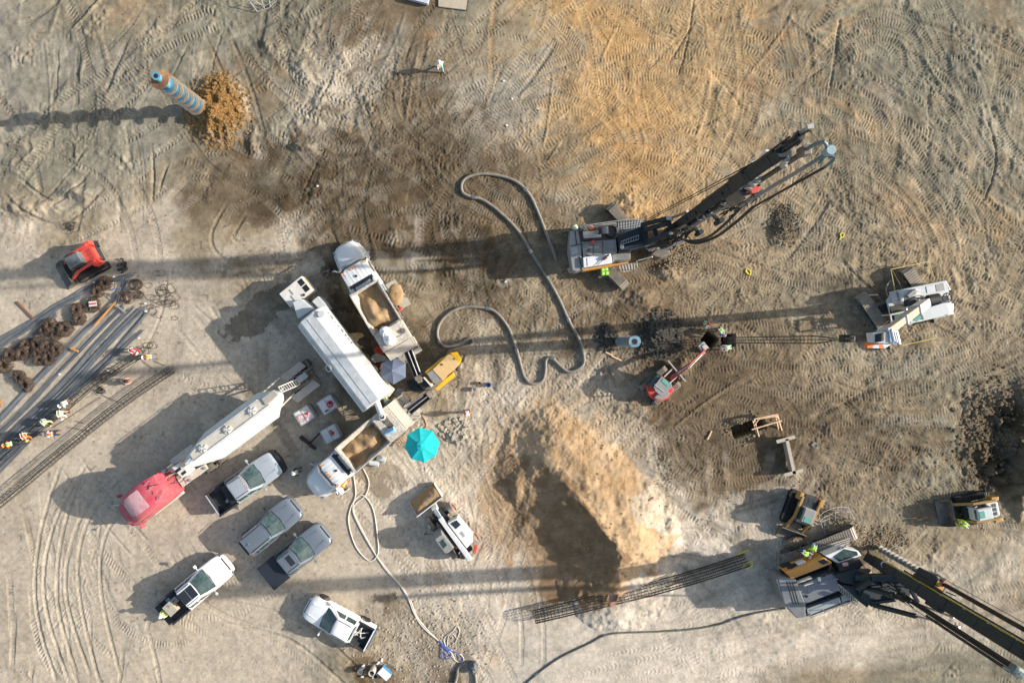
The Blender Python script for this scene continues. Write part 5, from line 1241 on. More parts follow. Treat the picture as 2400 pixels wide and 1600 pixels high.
b = MB(); r1 = [(.95,.42,1.2), (1.0,1.1,1.2), (.9,1.22,1.2), (-.85,1.25,1.2), (-1.0,1.0,1.2), (-.95,.40,1.2)]
b.loft([[(x*.98, y*.98, .7) for x, y, z in r1], r1, [(x*.85-.05, y*.94+.02, 2.1) for x, y, z in r1], [(x*.7-.08, y*.85+.06, 2.36) for x, y, z in r1]]); cab = b.build('cab', MGREY, t, smooth=True, ang=30)
b = MB(); b.quad((.80,.50,1.45), (.66,.50,2.05), (.70,1.02,2.05), (.86,1.1,1.45), .02); b.quad((.66,.52,2.12), (.22,.52,2.375), (.22,1.02,2.375), (.60,1.02,2.12), .02)
b.build('cab_window', GLASS, t)
b = MB(); b.quad((.58,.60,2.32), (-.30,.60,2.38), (-.36,.98,2.38), (.48,.98,2.32), .02); b.build('roof_window', GLASS, t)
b = MB(); b.quad((.8,1.21,1.3), (.65,1.16,2.0), (-.7,1.18,2.0), (-.8,1.24,1.3), .02); b.build('door_window', GLASS, t)
b = MB(); b.beam((-2.45, -.05, 1.95), (1.6, -.05, 1.45), .34, .42); bo = b.build('boom', WHITE, t, bevel=.03)
b = MB(); b.beam((1.5, -.05, 1.45), (2.35, -.05, 1.0), .26, .3); b.beam((2.3, -.05, 1.1), (2.6, -.05, .5), .5, .3); b.build('boom_head', LGREY, bo, bevel=.02)
b = MB(); b.cyl((-2.3, .2, 1.6), (-.9, .2, 1.2), .09); b.cyl((1.9, .12, 1.35), (2.5, .12, .8), .06); b.build('ram', STEEL, bo)
b = MB(); b.beam((-2.45, .12, 1.98), (1.0, .12, 1.55), .05, .08); b.build('boom_hose', BLACK, bo)
b = MB(); b.prism([(-2.25,-.35), (-1.9,-.9), (-2.1,-1.0), (-2.5,-.5)], .6, 1.3); b.build('rear_light_box', RED, t, bevel=.05)
b = MB(); b.prism([(-2.1,.2), (-1.7,.5), (-1.9,.85), (-2.3,.5)], .6, 1.2); b.build('rear_step', BLACK, t, bevel=.03)
b = MB(); b.tube([(.9,1.2,1.5), (1.3,1.6,1.6)], .02); b.box((1.32,1.62,1.6), (.08,.2,.28)); b.build('wing_mirror', BLACKP, t)
x0, x1 = 2.75, 4.05; b = MB(); prof = [(x0, 1.3), (x0, .35), (x0+.35, .12), (x1, .10), (x1+.02, .16), (x0+.4, .19), (x0+.08, .42), (x0+.08, 1.3)]
yb = 1.28; b.loft([[(x, y, z) for x, z in prof] for y in (-yb+.15, yb+.15)])
for s in (-1, 1): b.add([(x, .15+s*yb, z) for x, z in [(x0, 1.3), (x0, .3), (x0+.35, .12), (x1, .1), (x1-.1, .6)]]+[(x, .15+s*(yb-.04), z) for x, z in [(x0, 1.3), (x0, .3), (x0+.35, .12), (x1, .1), (x1-.1, .6)]], [(0,1,2,3,4), (9,8,7,6,5)]+[(i, (i+1) % 5, 5+(i+1) % 5, 5+i) for i in range(5)])
b.beam((x0+.02, .15-yb, 1.32), (x0+.02, .15+yb, 1.32), .08, .08)
bk = b.build('bucket', WHITE2, t)
b = MB(); nx_, ny_ = 12, 20; vs = []
rr2 = np.random.default_rng(9)
for i in range(nx_):
    for j in range(ny_):
        u, v = i/(nx_-1), j/(ny_-1)*2-1; vs.append((x0+.1+(x1-x0-.12)*u, .15+v*(yb-.06), 1.15-.75*u**1.3+.28*math.sin(math.pi*u)*(1-v*v)**.5+rr2.normal()*.025))
b.add(vs, [(i*ny_+j, (i+1)*ny_+j, (i+1)*ny_+j+1, i*ny_+j+1) for i in range(nx_-1) for j in range(ny_-1)]); b.build('sand_load', SANDM, bk, smooth=True, ang=80)

# ---------------------------------------------------------------- mini excavator
Z = zoomer(1490, 740, 7.128); g = G(*Z(430,1210), 1.6)
t = thing('mini_excavator', 'red mini excavator reaching its dipper up and right to an open hole', 'excavator', (g.x, g.y, gza(g.x, g.y)), R(40)); Lc = local(t)
c1, c2 = Lc(*Z(290,1040), .4), Lc(*Z(520,1300), .4)
for c_ in (c1, c2): crawler(t, c_.x, c_.y, 2.7, .42, .55, R(-1), .14, shoe=mat('pale_rubber_track', (0.22,0.21,0.19), .8, var=.2, dust=.6))
b = MB(); b.box((0, 0, .45), (1.4, 1.1, .3)); b.build('undercarriage', DGREY, t)
b = MB(); n_ = 26; b.prism([(1.02*math.cos(a)-.05, 1.02*math.sin(a)) for a in [R(95)+R(170)*k/n_ for k in range(n_+1)]]+[(.75,-.8), (.75,.8)], .62, 1.25); b.build('house', RED, t, bevel=.06)
b = MB(); b.prism([(.86*math.cos(a)-.08, .86*math.sin(a)) for a in [R(195)+R(75)*k/10 for k in range(11)]]+[(.3,-.75), (.1,-.1)], 1.2, 1.42); b.build('engine_hood', MGREY, t, bevel=.05)
slab(t, Lc, Z, 'canopy', [(300,1180), (430,1010), (600,1140), (610,1190), (430,1345), (330,1260)], 2.35, 2.47, MGREY, .03)
slab(t, Lc, Z, 'skylight', [(425,1085), (462,1040), (575,1130), (530,1185)], 2.47, 2.50, GLASSG, .005)
slab(t, Lc, Z, 'side_glass', [(215,1160), (370,960), (430,1005), (300,1180), (290,1190)], .9, 2.2, GLASS, .02)
for a_ in ((320,1160), (440,1030), (590,1150), (430,1330)): p = Lc(*Z(*a_), 2.3); MB().box((p.x*.96, p.y*.96, 1.75), (.07,.07,1.2)).build('canopy_post', BLACK, t)
for i in range(5): a_ = Lc(*Z(335+i*30, 1165+i*22), 2.49); MB().box((a_.x, a_.y, 2.48), (.03,.3,.03)).build('roof_rib', LGREY, t)
b = MB(); b.box((.1,.1,1.3), (.5,.5,.2)); b.box((-.15,.1,1.6), (.12,.5,.5)); b.build('seat', BLACK, t, bevel=.04)
P = [Lc(*Z(600,1040), 1.1), Lc(*Z(770,910), 2.2), Lc(*Z(880,830), 2.7)]
b = MB(); b.beam(P[0], P[1], .26, .34); b.beam(P[1], P[2]+(P[2]-P[1])*.1, .26, .32); bo = b.build('boom', mat('dark_red', (0.33,0.04,0.05), .4, var=.1, dust=.1), t, bevel=.02)
Q = [Lc(*Z(850,870), 2.75), Lc(*Z(1140,600), 1.9), Lc(*Z(1130,560), 1.3)]
b = MB(); b.beam(Q[0], Q[1], .22, .26); b.beam(Q[1], Q[2], .22, .2); b.build('dipper', mat('dark_red', None), bo, bevel=.02)
b = MB(); b.cyl(Lc(*Z(700,960), 2.3), Lc(*Z(880,830), 3.0), .05); b.cyl(Lc(*Z(900,860), 3.0), Lc(*Z(1100,650), 2.5), .055); b.build('ram', STEEL, bo)
b = MB(); p = Lc(*Z(1130,515), 1.2); b.box((p.x, p.y, .95), (.55,.62,.5), taper=1.05); b.box((p.x, p.y, 1.22), (.25,.25,.1)); b.build('bucket', GALV, t, bevel=.03)
p1_, p2_ = Lc(*Z(535,745), .4), Lc(*Z(830,1095), .4); b = MB(); b.beam((p1_.x,p1_.y,.28), (p2_.x,p2_.y,.28), .10, .42)
m_ = (p1_+p2_)/2; b.beam((.9,.35,.4), (m_.x,m_.y+.35,.3), .1, .12); b.beam((.9,-.35,.4), (m_.x,m_.y-.35,.3), .1, .12); b.build('dozer_blade', GALV, t)

# ---------------------------------------------------------------- compact track loaders
def ctl(px, py, h, rz, label, paint, cabm, lid, bucket=True, sc=1.0, open_arms=False, green=False, backlid=None):
    g = G(px, py, h); t = thing('track_loader', label, 'skid steer loader', (g.x, g.y, gza(g.x, g.y)), rz, 'compact track loaders')
    t.scale = (1.12, 1.12, 1.05)
    for s in (-1, 1): crawler(t, -.2, s*.86, 2.45, .42, .72, 0, .13, shoe=BLACK if cabm is not DGREY2 else TYREG)
    b = MB(); b.box((-.35, 0, .75), (2.2, 1.05, .6)); b.build('body', DGREY, t, bevel=.05)
    b = MB(); b.prism([(-.55,.55), (-.55,-.55), (-1.15,-.60), (-1.42,-.45), (-1.42,.45), (-1.15,.60)], .8, 1.5); lidp = b.build('engine_lid', lid, t, bevel=.05)
    for i in range(3):
        for j in range(2): MB().box((-.98-.18*j, -.3+.3*i, 1.505), (.13, .24, .03)).build('lid_vent', backlid or BLACK, lidp)
    b = MB(); b.loft([[(.55,.44,.95), (-.62,.44,.95), (-.62,-.44,.95), (.55,-.44,.95)], [(.62,.43,1.4), (-.62,.44,1.4), (-.62,-.44,1.4), (.62,-.43,1.4)], [(.45,.42,2.02), (-.60,.42,2.02), (-.60,-.42,2.02), (.45,-.42,2.02)], [(.40,.36,2.08), (-.54,.36,2.08), (-.54,-.36,2.08), (.40,-.36,2.08)]])
    cab = b.build('cab', cabm, t, smooth=True, ang=30)
    q = MB(); q.quad((.60,.36,1.1), (.50,.36,1.95), (.50,-.36,1.95), (.60,-.36,1.1), .02); q.build('front_window', GLASS, t)
    q = MB(); q.box((.18 if green else -.05, 0, 2.09), (.36, .5, .02)); q.build('skylight', GLASSG if green else cabm, t)
    for s in (-1, 1):
        q = MB(); q.quad((.4,s*.445,1.3), (.35,s*.435,1.9), (-.5,s*.435,1.9), (-.5,s*.45,1.3)); q.build('side_window', GLASS, t)
        q = MB(); q.prism([(-.95,s*.62), (-1.45,s*.62), (-1.5,s*.88), (-.95,s*.92)], .95, 1.62); q.build('arm_tower', paint, t, bevel=.04)
        q = MB(); q.beam((-1.25, s*.66, 1.62), (.35, s*.66, 1.42), .17, .2); q.beam((.3, s*.66, 1.42), (1.30, s*.60, .55), .16, .2); q.build('lift_arm', paint, t, bevel=.03)
        q = MB(); q.cyl((-.9, s*.52, .9), (.2, s*.56, 1.3), .05); q.build('ram', STEEL, t)
        q = MB(); q.cyl((-1.42, s*.5, 1.1), (-1.46, s*.5, 1.1), .06); q.build('tail_light', REDL, t)
    q = MB(); q.beam((1.25,-.6,.6), (1.25,.6,.6), .14, .14); q.build('cross_tube', DGREY, t)
    if bucket:
        x0 = 1.38; prof = [(x0, .78), (x0, .12), (x0+.85, .04), (x0+.85, .08), (x0+.06, .18), (x0+.06, .78)]
        b = MB(); b.loft([[(x, y, z) for x, z in prof] for y in (-.95, .95)])
        for s in (-1, 1): b.add([(x, s*.95, z) for x, z in [(x0,.78), (x0,.12), (x0+.85,.04), (x0+.5,.5)]]+[(x, s*.91, z) for x, z in [(x0,.78), (x0,.12), (x0+.85,.04), (x0+.5,.5)]], [(0,1,2,3), (7,6,5,4)]+[(i, (i+1) % 4, 4+(i+1) % 4, 4+i) for i in range(4)])
        b.build('bucket', DSTEEL, t)
    return t
ctl(187, 614, 1.2, R(209), 'red track loader with a dusty grey cab, bucket toward the rebar bundles', RED, mat('dusty_cab_roof', (0.10,0.125,0.14), .5, var=.25, dust=.12), RED, green=False, backlid=mat('vent_red', (0.35,0.05,0.04), .6, var=.1))
ctl(1882, 1205, 1.2, R(250), 'yellow track loader parked against the crawler of the lower drill rig', YEL, MGREY, DGREY, green=True)
cb = ctl(2287, 1197, 1.2, R(191), 'yellow track loader with a pale cab roof, facing left near the dark pit', YEL, LGREY, LGREY, green=True)
k = thing('mud_heap', 'grey mud filling the bucket of the track loader beside the rig', 'mud', G(1862, 1268, .4), 0.3)
b = MB(); b.sph((0,0,0), 1, (.85,.35,.28), nu=18, nv=8, half=True); r_ = random.Random(8); b.v = [(x+r_.uniform(-.05,.05), y+r_.uniform(-.05,.05), z+r_.uniform(-.04,.04)) for x, y, z in b.v]; b.build('mud', DIRTM, k)

# ---------------------------------------------------------------- crawler crane
Z = zoomer(1980, 610, 6.819)
g = G(*Z(1225,685), 2.4); t = thing('crawler_crane', 'light grey crawler crane with a raised telescopic boom and orange chequered boom tip', 'crane', (g.x, g.y, gza(g.x, g.y)), R(193.6)); Lc = local(t)
d = math.atan2(-.83, .56)-R(193.6)
for q_ in ((2046, 752), (2148, 690)):
    p = Lc(*q_, 0); crawler(t, p.x, p.y, 5.1, .95, .95, d, .2)
p = Lc(2098, 721, 0); b = MB(Matrix.Translation((p.x, p.y, 0)) @ Matrix.Rotation(d, 4, 'Z')); b.box((.7, 0, .7), (.45, 3.4, .4)); b.box((-.7, 0, .7), (.45, 3.4, .4)); b.box((0,0,.8), (1.8,1.5,.5)); b.build('carbody', DGREY, t, bevel=.04)
b = MB(); b.cyl((p.x, p.y, 1.0), (p.x, p.y, 1.35), .75, n=24); b.build('slew_ring', DSTEEL, t)
slab(t, Lc, Z, 'deck', [(680,640), (780,500), (1620,330), (1690,640), (1740,860), (1060,1010), (740,880)], 1.3, 1.55, LGREY)
slab(t, Lc, Z, 'engine_housing', [(900,470), (1620,320), (1690,470), (1250,560), (1130,570), (930,600)], 1.5, 2.6, LGREY, .05)
slab(t, Lc, Z, 'front_locker', [(780,495), (915,465), (945,655), (820,680)], 1.4, 2.1, LGREY, .03)
slab(t, Lc, Z, 'locker_panel', [(825,510), (900,495), (920,620), (850,645)], 2.1, 2.12, MGREY, .005)
slab(t, Lc, Z, 'radiator_grille', [(1450,390), (1575,360), (1600,475), (1470,500)], 2.6, 2.63, MGREY, .005)
slab(t, Lc, Z, 'access_lid', [(1300,420), (1430,390), (1450,495), (1320,525)], 2.6, 2.64, LGREY, .01)
slab(t, Lc, Z, 'left_housing', [(1210,790), (1640,660), (1690,855), (1260,950)], 1.5, 2.55, LGREY, .05)
slab(t, Lc, Z, 'counterweight', [(1640,660), (1740,690), (1730,860), (1640,880)], 1.0, 2.3, WHITE, .05)
slab(t, Lc, Z, 'counterweight', [(1600,325), (1620,320), (1700,470), (1660,480)], 1.0, 2.6, WHITE, .05)
slab(t, Lc, Z, 'boom_channel_floor', [(1000,700), (1650,560), (1680,640), (1040,830)], 1.55, 1.7, DGREY)
slab(t, Lc, Z, 'boom_cylinder_cradle', [(730,740), (960,700), (980,790), (740,850)], 1.55, 1.7, BLACK)
b = MB(); b.cyl(Lc(*Z(740,765), 1.9), Lc(*Z(1000,765), 3.2), .13); b.build('boom_cylinder', STEEL, t)
b = MB(); a, c_ = Lc(*Z(1330,640), 2.2), Lc(*Z(1500,610), 2.2); b.cyl(a, c_, .42, n=20); b.build('winch_drum', BLACK, t)
b = MB(); p = Lc(*Z(1620,600), 2.4); b.tube([(p.x+.36*math.cos(a), p.y+.36*math.sin(a), 2.5) for a in [2*math.pi*k/18 for k in range(18)]], .05, closed=True)
for k in range(4): a = math.pi*k/4; b.beam((p.x+.34*math.cos(a), p.y+.34*math.sin(a), 2.5), (p.x-.34*math.cos(a), p.y-.34*math.sin(a), 2.5), .05, .05)
b.build('cooling_fan', BLACKP, t)
slab(t, Lc, Z, 'cab', [(728,870), (1040,800), (1200,840), (1240,940), (1070,1010), (760,1020)], 1.3, 1.6, LGREY)
fr = MB()
for a_, c_ in (((728,870),(1000,810)), ((728,870),(765,1060)), ((765,1060),(1070,1010)), ((1070,1010),(1000,810))):
    fr.beam(Lc(*Z(*a_), 2.75), Lc(*Z(*c_), 2.75), .09, .09)
    p = Lc(*Z(*a_), 2.75); fr.beam((p.x, p.y, 1.5), (p.x, p.y, 2.75), .09, .09)
fr.build('cab_frame', LGREY, t)
slab(t, Lc, Z, 'cab_roof_window', [(1090,960), (1200,860), (1230,920), (1150,985)], 2.7, 2.75, GLASSG, .01)
slab(t, Lc, Z, 'hood_frame_box', [(1000,640), (1130,590), (1180,720), (1010,760)], 2.4, 2.95, BLACK, .03)
slab(t, Lc, Z, 'vent_panel', [(1000,560), (1130,450), (1160,520), (1040,600)], 2.6, 3.0, MGREY, .02)
b = MB()
for i in range(5): a_ = Lc(*Z(1080+i*4, 520+i*40), 3.0); b.beam(Lc(*Z(1130,470+i*55), 3.05), Lc(*Z(1200,480+i*50), 2.6), .04, .04)
b.build('hand_rail', GALV, t)
# boom, three sections
base = Lc(*Z(1290,680), 2.9); hd = Lc(2070, 783, 23.2); u = (hd-base); 
for i, (f0, f1, w_, m_) in enumerate(((0, .36, .62, WHITE2), (.34, .68, .50, mat('dusty_boom', (0.34,0.31,0.28), .5, var=.15, dust=.3)), (.66, 1.0, .40, mat('dusty_boom', None)))):
    q = MB(); q.beam(base+u*f0, base+u*f1, w_, w_*1.1); sct = q.build('boom_section', m_, t, bevel=.05)
    q = MB(); q.beam(base+u*(f1-.012), base+u*f1, w_+.09, w_*1.1+.09); q.build('section_collar', LGREY, sct)
b = MB(); hx = (Matrix.Translation(t.location) @ t.rotation_euler.to_matrix().to_4x4()).inverted()
def ZH(x, y, h=23.4): return Lc(*Z(x, y), h)
ext(b, Lc, Z, [(440,1160), (700,1130), (850,1110), (850,1160), (820,1340), (460,1310)], 22.9, 23.5); b.build('boom_head', LGREY, t, bevel=.03)
b = MB()
for k in range(4): a_ = ZH(520+k*28, 1180, 23.3); c_ = ZH(530+k*28, 1290, 23.3); 
for k in range(5): p = ZH(545, 1175+k*26, 23.35); b.cyl((p.x-.0, p.y-.035, 23.35), (p.x, p.y+.035, 23.35), .30, n=18)
b.build('tip_sheave', BLACK, t)
b = MB()
for k in range(3): p = ZH(745+k*38, 1200+k*20, 23.5); b.cyl((p.x, p.y-.3, 23.45), (p.x, p.y+.3, 23.45), .16, n=14)
b.build('deflector_roller', CHROME, t)
a0 = [(355,1400), (370,1310), (520,1290), (640,1300), (720,1350), (640,1410)]
cheq = ORN2 = mat('signal_orange', (0.85,0.20,0.03), .5, var=.05)
pcs = [([(355,1400),(372,1320),(460,1320),(440,1400)], cheq), ([(440,1400),(460,1350),(535,1350),(545,1405)], WHITE), ([(460,1350),(462,1318),(535,1300),(535,1350)], cheq), ([(545,1405),(535,1350),(600,1345),(640,1408)], cheq), ([(535,1350),(535,1300),(590,1298),(660,1345),(600,1345)], WHITE), ([(590,1298),(620,1296),(690,1335),(660,1345)], cheq), ([(640,1408),(600,1345),(660,1345),(735,1345)], WHITE)]
for pt_, mm in pcs: slab(t, Lc, Z, 'chequer_plate', pt_, 22.6, 22.9, mm, .005)
b = MB()
for k in range(5):
    y_ = 1195+k*17; b.tube([Lc(1985, 787+k*3, 20.5), ZH(480, 1195+k*20, 23.1)], .018, n=4)
b.build('hoist_rope', BLACK, t, kind='stuff')
k = thing('hook_block', 'black hook block hanging under the orange chequered crane tip', 'hook block', G(1985, 793, 20.2))
b = MB(); b.box((0,0,0), (.62,.42,.55)); b.build('side_plate', BLACKP, k, bevel=.05)
for y in (-.12, .12): MB().cyl((-.0,y-.04,.1), (0,y+.04,.1), .34, n=16).build('sheave', DGREY, k)
MB().tube([(0,0,-.25), (0,0,-.5), (.12,0,-.62), (.16,0,-.75), (.05,0,-.86), (-.08,0,-.8)], .05).build('hook', YEL, k, smooth=True)
gb = G(1703, 797, 0); k = thing('rebar_cage', 'slim rebar cage hanging upright from the crane hook over the bore hole', 'rebar cage', (gb.x, gb.y, -.5), 0, 'long rebar cages')
b = MB(); 
for i in range(6): a = math.pi/3*i; b.tube([(.24*math.cos(a), .24*math.sin(a), 0), (.24*math.cos(a), .24*math.sin(a), 17.2), (.06*math.cos(a), .06*math.sin(a), 19.4)], .022, n=5)
b.build('long_bars', CAGE, k, kind='stuff')
b = MB()
for i in range(34): b.tube([(.26*math.cos(a), .26*math.sin(a), .4+i*.5) for a in [math.pi/5*j for j in range(10)]], .012, n=4, closed=True)
b.build('hoops', CAGE, k, kind='stuff')
b = MB(); b.tube([(0,0,19.4), (.1,0,19.9)], .06); b.build('rigging_shackle', mat('green_rope', (0.1,0.3,0.15), .8), k)

# ================================================================ drill rigs
def vert(root, name, gx, gy, z0, z1, sx, sy, m, rz=0.0, parent=None, bevel=.02):
    """upright member over the ground point gx, gy of the plan"""
    inv = (Matrix.Translation(root.location) @ root.rotation_euler.to_matrix().to_4x4()).inverted()
    q = G(gx, gy); p = inv @ Vector((q.x, q.y, 0)); M = Matrix.Translation((p.x, p.y, (z0+z1)/2)) @ Matrix.Rotation(rz-root.rotation_euler.z, 4, 'Z')
    return MB(M).box((0,0,0), (sx, sy, z1-z0)).build(name, m, parent or root, bevel=bevel)
def vcyl(root, name, gx, gy, z0, z1, r, m, parent=None, n=14):
    inv = (Matrix.Translation(root.location) @ root.rotation_euler.to_matrix().to_4x4()).inverted()
    q = G(gx, gy); p = inv @ Vector((q.x, q.y, 0)); return MB().cyl((p.x, p.y, z0), (p.x, p.y, z1), r, n=n).build(name, m, parent or root, smooth=True)
def helix(b, r0, r1, z0, z1, pitch, x=0, y=0, th=.03, n=18):
    tot = int((z1-z0)/pitch*n); vs = []; fs = []
    for k in range(tot+1):
        a = 2*math.pi*k/n; z = z0+pitch*k/n; c, s_ = math.cos(a), math.sin(a)
        vs += [(x+r0*c, y+r0*s_, z), (x+r1*c, y+r1*s_, z-.02), (x+r1*c, y+r1*s_, z-.02-th), (x+r0*c, y+r0*s_, z-th)]
    for k in range(tot):
        o = 4*k
        for i in range(4): fs.append((o+i, o+(i+1) % 4, o+4+(i+1) % 4, o+4+i))
    b.add(vs, fs); return b

# ---- upper rig
Z = zoomer(1310, 470, 7.127)
g = G(1405, 583, 2.5); t = thing('drill_rig', 'dark grey piling rig with a tall upright mast in the upper middle of the site', 'drill rig', (g.x, g.y, gza(g.x, g.y)), R(10), 'tall piling rigs'); Lc = local(t)
p = Lc(1444, 580, 0); d = R(-45-10); nrm = Vector((math.cos(d+math.pi/2), math.sin(d+math.pi/2), 0))
for s in (-1, 1): crawler(t, p.x+nrm.x*s*1.85, p.y+nrm.y*s*1.85, 5.7, .80, 1.0, d, .2)
b = MB(Matrix.Translation((p.x, p.y, 0)) @ Matrix.Rotation(d, 4, 'Z')); b.box((0,0,.75), (2.2,3.0,.5)); b.cyl((0,0,1.0), (0,0,1.3), .9, n=24); b.build('carbody', DSTEEL, t)
DECK = DGREY2
slab(t, Lc, Z, 'deck', [(190,500), (380,405), (960,335), (985,860), (1200,885), (1190,1000), (400,1160), (210,1165)], 1.25, 2.35, DECK)
cwp = slab(t, Lc, Z, 'counterweight', [(190,505), (330,500), (380,700), (380,930), (410,1150), (290,1180), (225,1165), (165,800)], 1.0, 2.95, MGREY, .06)
slab(t, Lc, Z, 'counterweight_panel', [(195,790), (305,775), (315,890), (205,910)], 2.95, 2.99, mat('pale_panel', (0.30,0.34,0.38), .4, var=.08, dust=.1), .01, cwp)
for a_, c_ in (((270,500),(300,740)), ((330,500),(375,720)), ((340,930),(385,1160)), ((190,760),(380,725))): MB().beam(Lc(*Z(*a_), 2.98), Lc(*Z(*c_), 2.98), .05, .04).build('seam_bar', BLACK, cwp)
slab(t, Lc, Z, 'engine_hood', [(385,690), (950,650), (975,850), (960,875), (405,930)], 2.3, 3.05, mat('worn_hood_grey', (0.17,0.18,0.19), .5, var=.2, dust=.3), .04)
for x_ in (570, 730): MB().beam(Lc(*Z(x_, 690-(x_-385)*.03), 3.06), Lc(*Z(x_+8, 905), 3.06), .03, .02).build('hood_seam', DGREY, t)
MB().tube([Lc(*Z(502+18*math.cos(a), 830+18*math.sin(a)), 3.1) for a in [.7*k for k in range(9)]], .025, n=5, closed=True).build('lifting_eye', BLACK, t)
b = MB(); b.cyl(Lc(*Z(400,560), 2.9), Lc(*Z(640,545), 2.9), .2, n=14); b.build('silencer', CREAM, t, smooth=True)
b = MB(); b.cyl(Lc(*Z(410,612), 2.85), Lc(*Z(705,590), 2.85), .13, n=12); b.build('silencer', CREAM, t, smooth=True)
b = MB(); b.cyl(Lc(*Z(628,525), 2.8), Lc(*Z(628,525), 3.25), .17); b.build('air_intake', WOOD, t, smooth=True)
b = MB(); b.cyl(Lc(*Z(765,440), 2.7), Lc(*Z(770,560), 2.7), .3, n=16); b.build('tank', MGREY, t, smooth=True)
b = MB(); c_ = Lc(*Z(868,510), 2.7)
for k in range(3): b.tube([(c_.x+.44*math.cos(a), c_.y+.44*math.sin(a), 2.45+.09*k) for a in [2*math.pi*q/18 for q in range(18)]], .055, closed=True)
b.build('coiled_hose', BLACK, t)
b = MB(); r_ = random.Random(4)
for i in range(8): x_, y_ = r_.uniform(350,700), r_.uniform(450,640); b.tube(spline([Lc(*Z(x_, y_), 2.6), Lc(*Z(x_+r_.uniform(-60,60), y_+r_.uniform(-50,50)), 2.95), Lc(*Z(x_+r_.uniform(-80,80), y_+r_.uniform(-60,60)), 2.6)], .15), .03, n=5)
b.build('engine_hose', BLACK, t, kind='stuff')
slab(t, Lc, Z, 'side_panel', [(405,1145), (1160,1020), (1165,1040), (400,1172)], 1.3, 2.5, ORNG, .02)
slab(t, Lc, Z, 'front_locker', [(885,895), (1190,880), (1198,975), (900,1025)], 2.3, 2.85, mat('worn_hood_grey', None), .03)
b = MB()
for pts in ([(345,430), (900,345), (1330,300)], [(350,450), (960,365)]): b.tube([Lc(*Z(*q), 2.9) for q in pts], .025)
for x_ in (350, 480, 620, 760, 900, 1050, 1200, 1330): q = Lc(*Z(x_, 430-(x_-345)*.132), 2.9); b.tube([(q.x, q.y, 2.2), (q.x, q.y, 2.9)], .02)
b.build('guard_rail', GALV, t)
slab(t, Lc, Z, 'platform_frame', [(980,345), (1400,312), (1430,420), (1340,470), (1000,555)], 2.1, 2.16, mat('platform_grey', (0.16,0.19,0.20), .6, var=.2, dust=.2), .0)
b = MB()
for i in range(9): b.beam(Lc(*Z(985+i*48, 345-i*4), 2.2), Lc(*Z(1003+i*42, 552-i*12), 2.2), .03, .03)
for i in range(5): b.beam(Lc(*Z(983+i*4, 350+i*48), 2.22), Lc(*Z(1400+i*6, 315+i*30), 2.22), .03, .03)
b.build('platform_grating', GALV, t)
slab(t, Lc, Z, 'lower_platform', [(965,1085), (1262,1040), (1275,1160), (1065,1198)], 1.0, 1.06, MESHM, 0)
b = MB()
for i in range(6): b.beam(Lc(*Z(1000+i*50, 1085-i*8), 1.09), Lc(*Z(1040+i*45, 1195-i*8), 1.09), .03, .03)
b.tube([Lc(*Z(1300,1000), 1.9), Lc(*Z(1310,1115), 1.9), Lc(*Z(1275,1160), 1.1)], .03); b.build('platform_rail', GALV, t)
# mast base, links, ladder
slab(t, Lc, Z, 'mast_trunnion', [(985,585), (1370,430), (1480,420), (1500,640), (1000,790)], 2.2, 3.2, DGREY, .05)
slab(t, Lc, Z, 'mast_trunnion', [(1000,860), (1020,780), (1480,640), (1520,720), (1180,840)], 2.2, 3.4, DGREY, .05)
b = MB()
for s in (0, 1): b.beam(Lc(*Z(1040-20*s, 680+60*s), 3.3), Lc(*Z(1330, 575+75*s), 3.5), .04, .05)
for i in range(8): k_ = i/7; b.beam(Lc(*Z(1045+k_*285, 678-k_*103), 3.3), Lc(*Z(1030+k_*300, 740-k_*92), 3.3), .04, .04)
b.build('ladder', GALV, t)
for a_, c_, w_, m_ in (((1385,405,3.2),(1840,290,6.0),.30,DGREY), ((1400,500,3.0),(1820,380,5.5),.34,DGREY), ((1450,705,3.2),(1870,545,6.0),.36,DGREY), ((1830,290,5.8),(1870,560,5.8),.3,DGREY), ((1600,480,4.0),(1640,640,4.0),.3,DGREY), ((1380,430,3.2),(1460,710,3.2),.3,DGREY)):
    MB().beam(Lc(*Z(a_[0],a_[1]),a_[2]), Lc(*Z(c_[0],c_[1]),c_[2]), w_, w_).build('link_arm', m_, t, bevel=.03)
MB().cyl(Lc(*Z(1860,550), 5.2), Lc(*Z(2150,395), 8.0), .11).build('luffing_ram', STEEL, t, smooth=True)
MB().cyl(Lc(*Z(1850,300), 5.5), Lc(*Z(2150,180), 8.5), .11).build('luffing_ram', STEEL, t, smooth=True)
for a_ in ((1870,545,6.1), (1885,308,6.0), (1055,775,3.6), (1830,290,6.3)): MB().sph(Lc(*Z(a_[0],a_[1]),a_[2]), .17, nu=8, nv=5).build('pin_cap', CREAM, t, smooth=True)
RA = R(33)
mast = vert(t, 'mast', 1553, 554, 1.2, 25.0, .62, .52, mat('mast_grey', (0.026,0.036,0.043), .55, var=.25, dust=.0, spec=.3), RA)
for z_ in (8.5, 10.8, 16.5): vert(t, 'mast_slot', 1553-3, 554+0, z_, z_+.5, .64, .14, BLACK, RA, mast, 0)
for z_ in range(3, 25, 3): vert(t, 'mast_flange', 1553, 554, z_, z_+.06, .66, .56, DGREY, RA, mast, 0)
vert(t, 'kelly_guide_rail', 1562, 549, 2, 24, .12, .12, STEEL, RA, mast, 0)
inv1 = (Matrix.Translation(t.location) @ t.rotation_euler.to_matrix().to_4x4()).inverted()
for x_, y_, z0_, z1_, r0_ in ((1545,549,3,24.5,.08), (1556,546,4,25.5,.10), (1561,561,3,19,.09), (1548,560,3,24,.06), (1558,566,2,17,.07), (1549,543,12,26,.05)): vcyl(t, 'mast_pipe', x_, y_, z0_, z1_, r0_, BLACK)
vert(t, 'mast_foot', 1562, 560, 0, 1.6, 1.2, 1.1, DSTEEL, RA)
